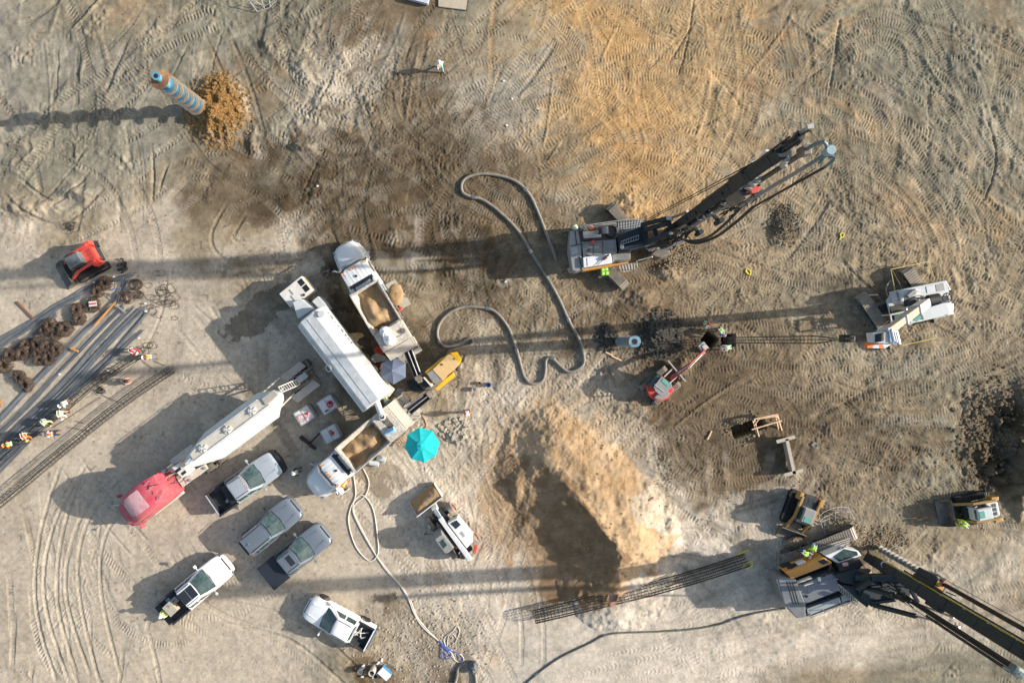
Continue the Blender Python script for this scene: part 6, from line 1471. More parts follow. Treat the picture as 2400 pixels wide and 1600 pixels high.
inv1 = (Matrix.Translation(t.location) @ t.rotation_euler.to_matrix().to_4x4()).inverted()
def gp(x, y, z): q = G(x, y); return inv1 @ Vector((q.x, q.y, z))
vcyl(t, 'kelly_bar', 1566, 563, 17, 26, .125, mat('brown_pipe', (0.09,0.085,0.07), .5, .3, var=.2, dust=.1))
vcyl(t, 'concrete_pipe', 1572, 579, 17, 26, .095, MGREY); vcyl(t, 'delivery_hose', 1588, 584, 17.5, 26.5, .065, BLACK)
b = MB(); b.tube(spline([gp(1566,563,25.8), gp(1567,561,26.9), gp(1573,562,27.5), gp(1580,570,27.2), gp(1583,578,26.4)], .15), .085, n=10); b.tube(spline([gp(1572,579,25.9), gp(1576,576,26.8), gp(1582,574,27.1)], .15), .085, n=10); b.tube(spline([gp(1582,574,27.0), gp(1590,579,27.2), gp(1588,584,26.4)], .15), .075, n=10)
b.build('goose_neck', mat('green_grey_pipe', (0.14,0.19,0.19), .4, var=.15), t, smooth=True, keep=True)
b = MB(); b.cyl(gp(1582,571,26.9), gp(1582,571,27.5), .20, n=20); b.build('swivel_cap', mat('blue_grey_cap', (0.28,0.38,0.42), .5, var=.1), t, smooth=True)
b = MB(); b.box(gp(1566,562,26.1), (.42,.42,.7)); b.build('swivel_housing', DSTEEL, t, bevel=.08)
vert(t, 'jib', 1557, 542.5, 22.3, 27.4, .16, .18, mat('jib_silver', (0.30,0.34,0.37), .4, .3, var=.1), RA)
b = MB(); b.cyl(gp(1556,541,27.3), gp(1558,544,27.3), .16, n=14); b.box(gp(1557,543,27.45), (.26,.18,.1)); b.build('jib_sheave', GALV, t)
b = MB(); b.box(gp(1556,546,22.2), (.45,.35,.5)); b.build('jib_bracket', BLACK, t, bevel=.05)
b = MB(); b.cyl(gp(1550,540,22.7), gp(1550,540,23.3), .1); b.build('lamp', WHITE, t)
vert(t, 'crown', 1556, 549, 23.0, 26.3, .32, .30, DGREY, RA)
for dx in (-4, 0, 4): b = MB(); b.cyl(gp(1556+dx*.6-2, 548+dx*.8-2, 26.3), gp(1556+dx*.6+1, 548+dx*.8, 26.3), .25, n=16); b.build('crown_sheave', BLACK, t)
vert(t, 'winch_block', 1552, 548, 18.6, 20.6, .85, .62, BLACK, RA, bevel=.08)
b = MB(); b.cyl(gp(1548,543,21.3), gp(1556,541,21.3), .17); b.build('white_motor', WHITE, t, smooth=True)
vert(t, 'drill_head', 1566, 565, 16.4, 18.8, .80, .72, DSTEEL, RA, bevel=.1)
vert(t, 'head_carriage', 1560, 560, 16.8, 18.5, .5, 1.2, BLACK, RA, bevel=.05)
vert(t, 'red_valve_block', 1574, 566, 18.9, 19.3, .5, .3, RED, RA)
b = MB(); p = gp(1566, 563, 0); b.cyl((p.x,p.y,.2), (p.x,p.y,16.6), .12, n=10); au = b.build('auger_stem', MGREY, t, smooth=True)
b = MB(); helix(b, .12, .27, .3, 16.2, .42, p.x, p.y, .05, 14); b.build('auger_flight', mat('auger_grey', (0.22,0.20,0.19), .5, .3, var=.2, dust=.3), au)
for z_ in (7.5, 12.2): 
    vert(t, 'auger_guide', 1562, 560, z_, z_+.3, .9, .6, DGREY, RA)
    b = MB(); b.beam(gp(1562,560,z_), gp(1580,582,z_+.1), .2, .25); b.cyl(gp(1580,580,z_-.7), gp(1580,580,z_+.6), .17); b.build('guide_arm', DGREY, t)
b = MB()
b.tube(spline([gp(1588,584,17.6), gp(1592,592,14), gp(1590,600,10.5), gp(1580,600,7.6), gp(1566,592,6.2), gp(1560,582,6.6), gp(1562,576,9)], .3), .10, n=8)
b.tube(spline([gp(1576,578,17.2), gp(1582,590,13), gp(1580,598,9.4), gp(1568,594,7.0), gp(1556,584,5.8), gp(1555,576,7)], .3), .09, n=8)
b.build('hanging_hose', BLACK, t, smooth=True, keep=True)
b = MB(); r_ = random.Random(12)
for k in range(44):
    z_ = r_.uniform(15.0, 19.8); x_, y_ = 1566+r_.uniform(-4, 16), 570+r_.uniform(-6, 14); b.tube(spline([gp(x_, y_, z_), gp(x_+r_.uniform(-5,5), y_+r_.uniform(-5,5), z_+r_.uniform(-1.2,1)), gp(x_+r_.uniform(-8,8), y_+r_.uniform(-6,6), z_+r_.uniform(-1.4,.8))], .3), .035, n=5)
for k in range(46):
    z_ = r_.uniform(19, 25.8); x_, y_ = 1553+r_.uniform(-4, 6), 548+r_.uniform(-5, 8); b.tube([gp(x_, y_, z_), gp(x_+r_.uniform(-3,3), y_+r_.uniform(-3,3), z_+r_.uniform(-2,2))], .04, n=5)
for k in range(60):
    z_ = r_.uniform(2.5, 7); x_, y_ = 1550+r_.uniform(-28, 12), 575+r_.uniform(-12, 16); b.tube(spline([gp(x_, y_, z_), gp(x_+r_.uniform(-8,8), y_+r_.uniform(-5,5), z_+r_.uniform(-.8,.8)), gp(x_+r_.uniform(-14,14), y_+r_.uniform(-8,8), z_+r_.uniform(-1,.5))], .3), .045, n=5)
b.build('hydraulic_hose', BLACK, t, kind='stuff')
b = MB()
for k in range(40):
    z_ = r_.uniform(3, 25); u_ = r_.choice([(1550,551),(1556,559),(1560,566),(1556,548)]); b.box(gp(u_[0]+r_.uniform(-3,3), u_[1]+r_.uniform(-3,3), z_), (r_.uniform(.1,.4), r_.uniform(.1,.35), r_.uniform(.1,.5)), rz=r_.uniform(0,3))
b.build('fitting', GALV, t, kind='stuff')
b = MB(); b.tube([gp(1490,535,3.2), gp(1548,543,22)], .03, n=5); b.tube([gp(1486,541,3.2), gp(1546,545,20.5)], .03, n=5); b.tube([gp(1558,543,26.8), gp(1562,556,19.5)], .022, n=5); b.tube([gp(1590,590,17), gp(1582,582,25.9)], .02, n=5)
b.build('rope', BLACK, t, kind='stuff')
for a_, c_ in (((1330,1000,3.0),(1560,940,4.0)), ((1480,800,4.0),(2120,640,6.5)), ((1700,860,5.0),(2130,630,6.5)), ((1790,800,4.5),(2180,500,8.0)), ((1200,850,3.6),(1800,700,5))): MB().beam(Lc(*Z(a_[0],a_[1]),a_[2]), Lc(*Z(c_[0],c_[1]),c_[2]), .1, .1).build('brace', STEEL if a_[0] in (1700,1330) else DGREY, t)
slab(t, Lc, Z, 'foot_guide', [(1540,900), (1640,800), (1840,800), (1880,900), (1700,960)], .5, 2.6, DSTEEL, .08)
b = MB(); b.tube([Lc(*Z(225,960), 1.5), Lc(*Z(240,1090), 1.6), Lc(*Z(200,1160), .9)], .05); b.tube([Lc(*Z(50,560), .3), Lc(*Z(130,520), .5), Lc(*Z(190,620), 1.2)], .06); b.build('rear_hose', BLACK, t)
b = MB(); b.cyl(Lc(*Z(160,1180), .8), Lc(*Z(235,1130), .8), .22); b.build('filter_canister', GALV, t, smooth=True)
b = MB(); b.cyl(Lc(*Z(95,590), .3), Lc(*Z(150,545), .3), .2); b.build('pump_coupling', DSTEEL, t, smooth=True)
rig1 = t
k = thing('water_tank', 'white flat topped tank on the near side of the upper rig', 'tank', G(*Z(650,1005), 2.4), R(9)); Lk = local(k)
slab(k, Lk, Z, 'tank_body', [(400,945), (868,882), (895,1042), (412,1118)], 2.4, 3.25, WHITE, .06); slab(k, Lk, Z, 'tank_lid', [(470,960), (855,905), (875,1020), (480,1090)], 3.25, 3.29, WHITE, .01)
k = thing('breaker_tool', 'dark red hand breaker lying on the white tank of the upper rig', 'power tool', G(*Z(765,965), 3.3), R(35))
b = MB(); b.box((0,0,.12), (.35,.2,.22)); b.box((.25,.05,.12), (.3,.14,.18)); b.build('motor_body', mat('oxblood', (0.10,0.015,0.015), .5), k, bevel=.04); MB().cyl((-.1,0,.1), (-.75,-.1,.08), .03).build('shaft', STEEL, k)
k = thing('bucket', 'orange bucket among the hoses on the upper rig deck', 'bucket', G(*Z(533,466), 2.4)); b = MB(); b.cyl((0,0,0), (0,0,.45), .15, .2, n=14); b.build('bucket_body', mat('signal_orange', (0.85,0.20,0.03), .5), k); MB().tube([(-.19,0,.42), (0,.08,.5), (.19,0,.42)], .012).build('handle', STEEL, k)
k = thing('rope_heap', 'pale yellow rope heap on the far corner of the upper rig deck', 'rope', G(*Z(425,500), 2.5)); b = MB(); r_ = random.Random(2)
b.tube(spline([(r_.uniform(-.35,.35), r_.uniform(-.2,.2), r_.uniform(.05,.3)) for i in range(26)], .08), .03, n=5); b.build('rope', mat('pale_rope', (0.6,0.55,0.3), .9), k)
k = thing('hand_auger', 'dark steel bar with a red clamp lying on the upper rig hood', 'tool', G(*Z(560,698), 3.1), R(3)); MB().cyl((-.9,0,.04), (.9,0,.04), .03).build('bar', DSTEEL, k); b = MB(); b.box((0,0,.06), (.28,.2,.1)); b.box((.05,0,.06), (.1,.34,.08)); b.build('clamp', RED, k, bevel=.02)
b0 = None
for i, (x_, y_, lb) in enumerate(((738,1150,'upper left'), (795,1140,'upper right'), (742,1215,'lower left'), (806,1210,'lower right'))):
    k = thing('drum', 'lime green can beside the upper rig, %s of its block of four' % lb, 'drum', G(*Z(x_, y_), 1.5), R(8), 'lime green cans beside the upper rig'); k.location.z = 0.75
    MB().box((0,0,.38), (.24,.28,.76)).build('can_body', LIMEB, k, bevel=.03); MB().box((0,.02,.77), (.12,.05,.03)).build('white_label', WHITE, k)
MB().box((0,0,0), (1.4,.9,.08), T=Matrix.Rotation(R(0), 4, 'Z')).build('side_step', DSTEEL, rig1).location = Lc(*Z(790,1180), .7)

# ---- lower rig
Z = zoomer(1790, 1140, 4.9); Z5 = zoomer(2000, 1260, 4.6125)
g = G(1925, 1360, 2.5); t = thing('drill_rig', 'piling rig with an orange side panel, its mast running out of the lower right corner', 'drill rig', (g.x, g.y, gza(g.x, g.y)), R(20), 'tall piling rigs'); Lc = local(t)
p = Lc(1930, 1322, 0); d = R(21.7-20); nrm = Vector((-math.sin(d), math.cos(d), 0))
for s in (-1, 1): crawler(t, p.x+nrm.x*s*1.95, p.y+nrm.y*s*1.95, 6.4, 1.0, 1.1, d, .2, shoe=mat('bright_crawler_shoe', (0.30,0.28,0.26), .5, .3, var=.2, dust=.45))
MB().box((p.x, p.y, .75), (2.4, 3.0, .6)).build('carbody', DSTEEL, t, bevel=.05)
q_ = Lc(*Z(640,760), 1.2)
b = MB()
for i in range(5): b.beam(Lc(*Z(590,720+i*26), 1.35), Lc(*Z(985,590+i*24), 1.35), .07, .05)
b.build('side_tube', GALV, t)
slab(t, Lc, Z, 'deck', [(215,920), (700,800), (870,1190), (1060,1300), (560,1480), (400,1500), (250,1300)], 1.2, 1.9, DGREY)
slab(t, Lc, Z, 'side_panel', [(245,985), (690,812), (785,865), (775,885), (325,1062)], 1.3, 2.75, ORNG, .04)
pn = slab(t, Lc, Z, 'panel_grille', [(625,858), (700,826), (742,872), (680,893)], 2.75, 2.79, DGREY, 0)
slab(t, Lc, Z, 'engine_hood', [(385,1130), (820,985), (872,1190), (480,1345)], 1.9, 2.95, mat('silver_hood', (0.18,0.195,0.22), .35, .3, var=.12, dust=.1), .06)
slab(t, Lc, Z, 'hood_strip', [(500,1140), (830,1040), (850,1110), (510,1215)], 2.95, 2.97, mat('silver_hood', None), 0)
slab(t, Lc, Z, 'counterweight', [(155,1030), (370,1065), (480,1340), (485,1500), (380,1512), (235,1345)], .9, 3.0, mat('cw_grey', (0.13,0.15,0.17), .45, var=.12, dust=.15), .08)
for k in range(3): MB().beam(Lc(*Z(265+k*32,1085), 3.01), Lc(*Z(345+k*30,1350), 3.01), .04, .04).build('rib', BLACK, t)
MB().beam(Lc(*Z(150,1060), 2.9), Lc(*Z(260,1400), 2.9), .08, .08).build('rear_rail', GALV, t)
for pts in ([(380,1100),(550,1035),(560,1055),(390,1120)], [(460,1130),(570,1090),(575,1110),(465,1145)]): slab(t, Lc, Z, 'silencer', pts, 2.8, 3.15, CREAM, .06)
slab(t, Lc, Z, 'white_cap', [(622,1045), (655,1042), (660,1085), (628,1085)], 2.95, 3.1, WHITE, .02)
for c_ in ((495,1258), (695,1020)): MB().cyl(Lc(*Z(*c_), 2.95), Lc(*Z(*c_), 3.08), .09).build('filler_cap', BLACK, t)
b = MB(); p = Lc(*Z(775,960), 2.7)
for k in range(3): b.tube([(p.x+(.26-.03*k)*math.cos(a), p.y+(.26-.03*k)*math.sin(a), 2.7+.05*k) for a in [2*math.pi*q/16 for q in range(16)]], .04, closed=True)
b.build('coiled_hose', BLACK, t)
slab(t, Lc, Z, 'side_tank', [(490,1400), (870,1265), (885,1330), (540,1470)], 1.2, 2.3, mat('bright_tank', (0.34,0.40,0.42), .4, .4, var=.15, dust=.2), .05)
slab(t, Lc, Z, 'side_tank', [(885,1255), (1030,1215), (1050,1280), (900,1325)], 1.2, 2.3, mat('bright_tank', None), .05)
b = MB(); b.tube([Lc(*Z(500,1420), 2.8), Lc(*Z(545,1500), 2.8), Lc(*Z(1060,1310), 2.8), Lc(*Z(1040,1220), 2.8)], .03)
for q in ((545,1500), (710,1440), (905,1365), (1060,1310)): s_ = Lc(*Z(*q), 2.8); b.tube([(s_.x, s_.y, 1.6), (s_.x, s_.y, 2.8)], .03); b.beam(s_-Vector((0,0,.7)), Lc(*Z(q[0]-30, q[1]-80), 2.1), .05, .05)
b.build('guard_rail', GALV, t)
slab(t, Lc, Z, 'cab', [(855,905), (1110,832), (1150,900), (1045,985), (880,1025)], 1.8, 3.15, BLACKP, .08)
slab(t, Lc, Z, 'cab_front', [(700,792), (930,702), (1085,735), (1125,792), (860,885)], 1.7, 2.7, WHITE, .05)
slab(t, Lc, Z, 'windscreen', [(800,805), (930,715), (1070,745), (1085,785), (870,860)], 2.7, 2.74, GLASS, .01)
slab(t, Lc, Z, 'roof_box', [(905,880), (970,870), (975,905), (915,915)], 3.15, 3.3, mat('sign_white_red', (0.5,0.3,0.3), .5, var=.3, scale=6), .02)
b = MB()
for i in range(9): b.beam(Lc(*Z(855+i*28, 1120+i*22), 3.0), Lc(*Z(870+i*25, 1190+i*22), 2.4), .05, .05)
b.beam(Lc(*Z(855,1115), 3.0), Lc(*Z(1085,1300), 3.0), .06, .06); b.beam(Lc(*Z(865,1190), 2.4), Lc(*Z(1075,1372), 2.4), .06, .06); b.build('ladder', GALV, t)
slab(t, Lc, Z, 'mast_trunnion', [(815,1020), (1060,950), (1205,1010), (1095,1140), (900,1100)], 2.0, 3.4, DGREY, .06)
slab(t, Lc, Z, 'mast_trunnion', [(880,1120), (1150,1150), (1230,1330), (1190,1390), (1080,1300)], 2.0, 3.2, DGREY, .06)
ZL = lambda x, y, h: Lc(*Z5(x, y), h)
for a_, c_, w_ in (((30,420,3.4),(500,440,5.5),.4), ((60,560,3.3),(200,720,3.2),.35), ((40,540,3.4),(200,440,4.5),.4), ((180,700,3.2),(460,660,5),.25), ((430,450,5),(560,640,5.5),.3), ((620,560,5.5),(700,700,6),.25), ((200,430,4.5),(520,430,5.6),.35), ((300,650,4),(560,600,5),.22)):
    MB().beam(ZL(*a_), ZL(*c_), w_, w_*1.1).build('link_arm', DGREY, t, bevel=.04)
slab(t, Lc, Z5, 'link_plate', [(150,430),(480,440),(640,560),(600,660),(420,600),(200,540)], 3.0, 4.2, DGREY, .08)
slab(t, Lc, Z5, 'link_plate', [(110,560), (350,600), (400,650), (170,700), (80,640)], 2.6, 3.6, DGREY, .05)
for (a_, m1_, m2_, c_) in (((150,540,3.6), (635,685,6.8), (640,690,6.8), (1090,862,10.0)), ((220,725,3.4), (690,848,6.4), (695,850,6.4), (1150,965,9.6))):
    MB().cyl(ZL(*a_), ZL(*m1_), .19).build('mast_cylinder', DGREY, t, smooth=True); MB().cyl(ZL(*m2_), ZL(*c_), .075).build('ram', STEEL, t, smooth=True)
RB = R(-31)
mast = vert(t, 'mast', 2022, 1299, .9, 24.5, .80, .72, mat('mast_grey', None), RB)
for z_ in (6.8, 9.5, 12.0, 14.5, 17.5): vert(t, 'mast_slot', 2019, 1303, z_, z_+.6, .82, .1, BLACK, RB, mast, 0)
for z_ in range(2, 24, 3): vert(t, 'mast_flange', 2022, 1299, z_, z_+.1, .86, .78, DGREY, RB, mast, 0)
inv1 = (Matrix.Translation(t.location) @ t.rotation_euler.to_matrix().to_4x4()).inverted()
b = MB(); r_ = random.Random(6); b.tube([gp(2028+r_.uniform(-.5,.5), 1288+r_.uniform(-.6,.6), z_*1.2+1.2) for z_ in range(20)], .045, n=6); b.build('yellow_hose', YROPE, t)
for z_ in (3, 5.2, 7.6, 10, 12.4, 14.6, 17): b = MB(); b.box(gp(2027,1290,z_), (.22,.22,.16)); b.build('hose_clamp', GALV, t)
for q in ((2016,1290,3.0), (2018,1300,5.8)): b = MB(); p = gp(*q); b.tube([(p.x+.2*math.cos(a), p.y+.26*math.sin(a), p.z+.6) for a in [2*math.pi*k/12 for k in range(12)]], .06, closed=True); b.build('mast_eye', GALV, t)
vcyl(t, 'kelly_bar', 2058, 1282, 8, 25, .15, mat('kelly_dark', (0.018,0.020,0.023), .5, .4, var=.3, dust=.1))
vert(t, 'rotary_drive', 2052, 1284, 6.2, 8.4, .95, .8, DGREY, RB, bevel=.1)
vert(t, 'drive_panel', 2051, 1284, 8.4, 8.48, .62, .5, ORNG, RB, bevel=.03)
vert(t, 'drive_carriage', 2040, 1292, 6.4, 8.4, .9, .6, DGREY, RB, bevel=.05)
vcyl(t, 'drive_cap', 2062, 1279, 8.2, 8.6, .26, mat('dusty_pink_cap', (0.38,0.24,0.19), .6, var=.15))
b = MB(); b.tube([gp(2058,1276,6.4), gp(2066,1274,7.6), gp(2070,1280,8)], .09, n=7); b.build('white_bracket', GALV, t)
p = gp(2058, 1282, 0); b = MB(); b.cyl((p.x,p.y,.1), (p.x,p.y,6.3), .14, n=12); au = b.build('auger_stem', MGREY, t, smooth=True)
b = MB(); helix(b, .12, .30, .3, 5.9, .56, p.x, p.y, .06, 16); b.build('auger_flight', mat('bright_flight', (0.20,0.205,0.20), .7, .1, var=.3, dust=.3), au)
for x_, y_, z0_, r0_ in ((2030,1290,2,.09), (2034,1294,3,.05), (2014,1305,2,.08), (2012,1300,4,.05), (2036,1288,5,.06)): vcyl(t, 'mast_pipe', x_, y_, z0_, 24.5, r0_, BLACK)
b = MB(); b.tube([gp(2030,1285,7), gp(2030,1285,25)], .025, n=5); b.tube([gp(2056,1270,9), gp(2056,1270,25)], .02, n=5); b.tube([gp(2012,1340,4), gp(2012,1340,17)], .02, n=5); b.tube([gp(2024,1335,4), gp(2024,1335,17)], .03, n=5)
b.build('rope', BLACK, t, kind='stuff')
vcyl(t, 'supply_hose', 2018, 1334, 7.0, 17.2, .09, BLACK); vcyl(t, 'supply_hose', 2022, 1330, 6.2, 17.2, .08, BLACK); vcyl(t, 'supply_hose', 2014, 1338, 9, 17.2, .08, BLACK)
vert(t, 'hose_wheel', 2019, 1334, 16.9, 17.5, .78, .62, mat('green_grey_pipe', None), RB, bevel=.2)
b = MB(); b.tube(spline([gp(2000,1330,17.1), gp(2010,1333,17.3), gp(2019,1334,17.6)], .2), .07); b.build('wheel_arm', GALV, t)
vert(t, 'mast_bracket', 2017, 1306, 9.2, 10.6, .5, .7, DGREY, RB, bevel=.05); vert(t, 'mast_bracket', 2017, 1303, 8.2, 9.2, .5, .5, DGREY, RB, bevel=.05)
b = MB(); r_ = random.Random(22)
for k in range(26):
    x_, y_ = 2015+r_.uniform(-18, 8), 1325+r_.uniform(-10, 14); z_ = r_.uniform(3, 7); b.tube(spline([gp(x_, y_, z_), gp(x_+r_.uniform(-6,6), y_+r_.uniform(-4,4), z_+r_.uniform(-1,1)), gp(x_+r_.uniform(-10,10), y_+r_.uniform(-6,6), z_+r_.uniform(-1.5,1.5))], .3), .045, n=5)
for k in range(16):
    x_, y_ = 2045+r_.uniform(-8, 12), 1284+r_.uniform(-6, 6); z_ = r_.uniform(6, 9.5); b.tube([gp(x_, y_, z_), gp(x_+r_.uniform(-5,5), y_+r_.uniform(-4,4), z_+r_.uniform(-1.2,1.2))], .04, n=5)
for k in range(10):
    x_, y_ = 1990+r_.uniform(-20, 10), 1290+r_.uniform(-12, 12); b.tube([Lc(x_, y_, 2.2), Lc(x_+r_.uniform(-12,12), y_+r_.uniform(-8,8), 2.6)], .04, n=5)
b.build('hydraulic_hose', BLACK, t, kind='stuff')
k = thing('portable_generator', 'small white generator with a red band on the lower rig beside the orange panel', 'generator', G(*Z(410,875), 1.9), R(20)); b = MB(); b.box((0,0,.3), (.72,.5,.55)); b.build('housing', WHITE, k, bevel=.06); MB().box((.37,0,.3), (.06,.5,.4)).build('red_band', RED, k)
k = thing('hose_reel', 'black hose reel at the left end of the orange panel', 'hose reel', G(*Z(300,935), 1.9), R(20)); b = MB(); b.cyl((0,-.25,.35), (0,.25,.35), .3, n=16); b.build('drum', BLACK, k); MB().box((.35,0,.3), (.4,.6,.5)).build('bracket', DGREY, k)

# ---------------------------------------------------------------- standing augers
inv_ = None
g = at(478, 262, .4); t = thing('auger', 'tall rusty auger with flaking blue paint standing upright in an ochre mound', 'auger', (g.x, g.y, 0.0), 0.7)
b = MB(); b.cyl((0,0,-.3), (0,0,7.5), .27, n=18); b.cyl((0,0,7.5), (0,0,7.56), .30, n=18); s_ = b.build('stem', BLUEP, t, smooth=True)
b = MB(); b.cyl((0,0,7.562), (0,0,7.57), .17, n=14); b.build('stem_bore', BLACKP, s_)
b = MB(); helix(b, .25, .55, .1, 6.5, .86, n=26, th=.05); b.build('flight', BLUEP, t, smooth=True, ang=50)
b = MB(); helix(b, .55, .76, .1, 6.5, .86, n=26, th=.06); b.build('flight_rim', mat('brown_rim', (0.24,0.15,0.10), .75, var=.3, c2=(0.30,0.26,0.2), c2amt=.4), t, smooth=True, ang=50)
b = MB(); helix(b, .25, .76, 6.5, 7.3, .86, n=26, th=.06); b.build('top_flight', RUSTB, t, smooth=True, ang=50)
g = at(1452, 800, .4); t = thing('drill_barrel', 'blue grey ribbed drill barrel standing upright beside the dark spoil heap', 'drill barrel', (g.x, g.y, 0), .4)
b = MB(); b.cyl((0,0,-.3), (0,0,6.9), .36, n=24); s_ = b.build('barrel', BLUEG, t, smooth=True); b = MB()
for k in range(16): b.cyl((0,0,.3+k*.4), (0,0,.42+k*.4), .40, n=24)
b.build('rib', BLUEG, s_, kind='stuff'); b = MB(); b.cyl((0,0,6.9), (0,0,7.0), .44, n=24); b.build('head_flange', mat('bright_blue_ring', (0.12,0.30,0.42), .5, var=.3, c2=(0.25,0.3,0.32), c2amt=.3), t, smooth=True); b = MB(); b.cyl((.0,0,7.0), (.0,0,7.02), .2, n=16); b.build('bore', BLACKP, t)

# ================================================================ steel yard on the left
def bundle(label, P, n, wd, seed, splay=0.0, m=None, h0=.06):
    """bundle of long bars along the plan points P"""
    r_ = random.Random(seed); pts = [at(x, y, .3) for x, y in P]; t = thing('rebar_bundle', label, 'rebar bundle', pts[0], 0, 'bundles of straight rebar')
    o = pts[0].copy(); path = spline([p-o for p in pts], 1.2); b = MB()
    for i in range(n):
        s_ = (i/(n-1)-.5)*wd if n > 1 else 0; lay = r_.choice([0, 0, 1, 2]) if n > 4 else 0; s_ += r_.gauss(0, wd/n*.8); ph = r_.uniform(0, 6); e0 = r_.uniform(-.25, .25); P2 = []
        for k, q in enumerate(path):
            a = path[min(k+1, len(path)-1)]-path[max(k-1, 0)]; nn = Vector((-a.y, a.x, 0)).normalized(); u = k/len(path)
            P2.append(q+nn*(s_*(1+splay*u)+.03*math.sin(ph+u*7)+ (r_.gauss(0,.012)))+Vector((0,0,h0+lay*.045)))
        P2[-1] += (P2[-1]-P2[-2]).normalized()*e0
        b.tube(P2, .022, n=4)
    b.build('straight_bars', m or REBAR, t, kind='stuff')
    return t
bundle('thin pair of rebar bundles nearest the red track loader', [(-20,806),(60,762),(187,684),(236,655)], 8, .22, 1)
bundle('broad rebar bundle running under the upper row of wire coils', [(-20,825),(60,772),(130,722),(192,690)], 16, .55, 2)
bundle('rebar bundle dark and loose just above the coil heaps', [(-10,848),(60,800),(110,760),(135,735)], 9, .3, 3)
bundle('short rebar bundle poking out past the highest wire coils', [(262,657),(290,650),(316,642)], 12, .3, 4)
bundle('stubby rebar bundle leaning among the right hand wire coils', [(270,712),(278,690),(288,672),(294,656)], 14, .38, 5)
bundle('narrow rebar bundle with the orange timber beside it', [(-20,1010),(60,922),(130,850),(200,775),(262,722)], 12, .34, 6)
bundle('second narrow rebar bundle, with a short timber across it', [(-20,1035),(70,950),(150,862),(215,795),(290,718)], 12, .30, 7)
bundle('rebar bundle ending left of the white tipped pair', [(-20,1062),(70,975),(160,885),(240,795),(312,722)], 11, .30, 8, -.2)
bundle('thickest rebar bundle, ending at the white tags', [(-20,1085),(80,985),(170,900),(260,800),(338,722)], 22, .64, 9, -.4)
bundle('rebar bundle beside the thickest one, toward the workers', [(-20,1105),(90,1000),(190,900),(280,812),(344,735)], 10, .28, 10, -.2)
bundle('outermost rebar bundle, its end near the worker in red', [(-20,1075),(90,1010),(190,912),(270,835),(333,775)], 10, .26, 11)
bundle('loose rebar fan in the lower left corner of the yard', [(-20,1120),(40,1060),(110,985),(190,905)], 14, .7, 12, -.7)
def sticks(name, label, cat, a, b_, w_, h_, m, z=.12, group=None):
    A, B = at(*a, .3), at(*b_, .3); t = MB(); d = B-A; t.beam((0,0,z), (d.x, d.y, z+d.z*0), w_, h_)
    o = t.build(name, m, None, bevel=.01); o.location = A; return tag(o, label, cat, group)
sticks('timber', 'orange brown timber lying along the narrow rebar bundle', 'timber', (231,759), (278,706), .09, .1, mat('orange_timber', lin(190,132,70), .8, var=.2), .3)
sticks('timber', 'second orange brown timber lying tight beside the first', 'timber', (227,762), (272,712), .08, .1, mat('orange_timber', None), .3)
sticks('timber', 'short timber block laid across two rebar bundles', 'timber', (172,815), (190,823), .14, .1, mat('orange_timber', None), .28)
sticks('timber', 'rusty brown pole sticking out under the upper rebar bundles', 'timber', (42,707), (86,752), .16, .12, mat('brown_pole', lin(120,88,70), .9, var=.2), .08)
k = at(14,945,.3); k = thing('rusty_lump', 'rust red lump at the left edge below the coils', 'scrap', G(0, 945), 0); MB().sph((0,0,.08), .3, (1,1.3,.5)).build('scrap_piece', RUSTB, k)
sticks('steel_angle', 'grey steel angle beside the orange timber end', 'steel', (276,716), (297,733), .12, .1, MGREY, .2)

# wire coils: a few shapes shared by every coil
def coil_mesh(seed, turns, Rr, spread):
    r_ = random.Random(seed); b = MB()
    for i in range(turns):
        a = i/turns; tz = math.sin(a*6.28+seed)*spread; off = Vector((r_.gauss(0,.05), r_.gauss(0,.05), .06+.30*a+r_.uniform(-.03,.03)))
        T = Matrix.Rotation(r_.gauss(0,.32), 3, 'X') @ Matrix.Rotation(r_.gauss(0,.32), 3, 'Y'); rr_ = Rr*(1+r_.gauss(0,.10))
        b.tube([T @ Vector((rr_*math.cos(q), rr_*math.sin(q)*.94, 0))+off+Vector((0,0,.14)) for q in [2*math.pi*k/20 for k in range(20)]], .021, n=4, closed=True)
    return b
def coil_mesh2(seed, turns, Rm, Rt):
    """fat ring of wire wound round itself"""
    r_ = random.Random(seed); b = MB()
    for i in range(turns):
        a = 2*math.pi*i/turns+r_.gauss(0,.05); c_ = Vector((Rm*math.cos(a), Rm*math.sin(a), .05+Rt)); rad = Vector((math.cos(a+.25), math.sin(a+.25), 0)); rt = Rt*(1+r_.gauss(0,.1))
        b.tube([c_+rad*rt*1.1*math.cos(q)+Vector((0,0,rt*math.sin(q)*1.1)) for q in [2*math.pi*k/10 for k in range(10)]], .024, n=4, closed=True)
    return b
protos = []
for i, (f, args) in enumerate([(coil_mesh, (1,13,.42,.1)), (coil_mesh2, (2,46,.36,.26)), (coil_mesh2, (3,40,.30,.24)), (coil_mesh, (4,16,.5,.12)), (coil_mesh2, (5,50,.42,.24))]): protos.append(f(*args))
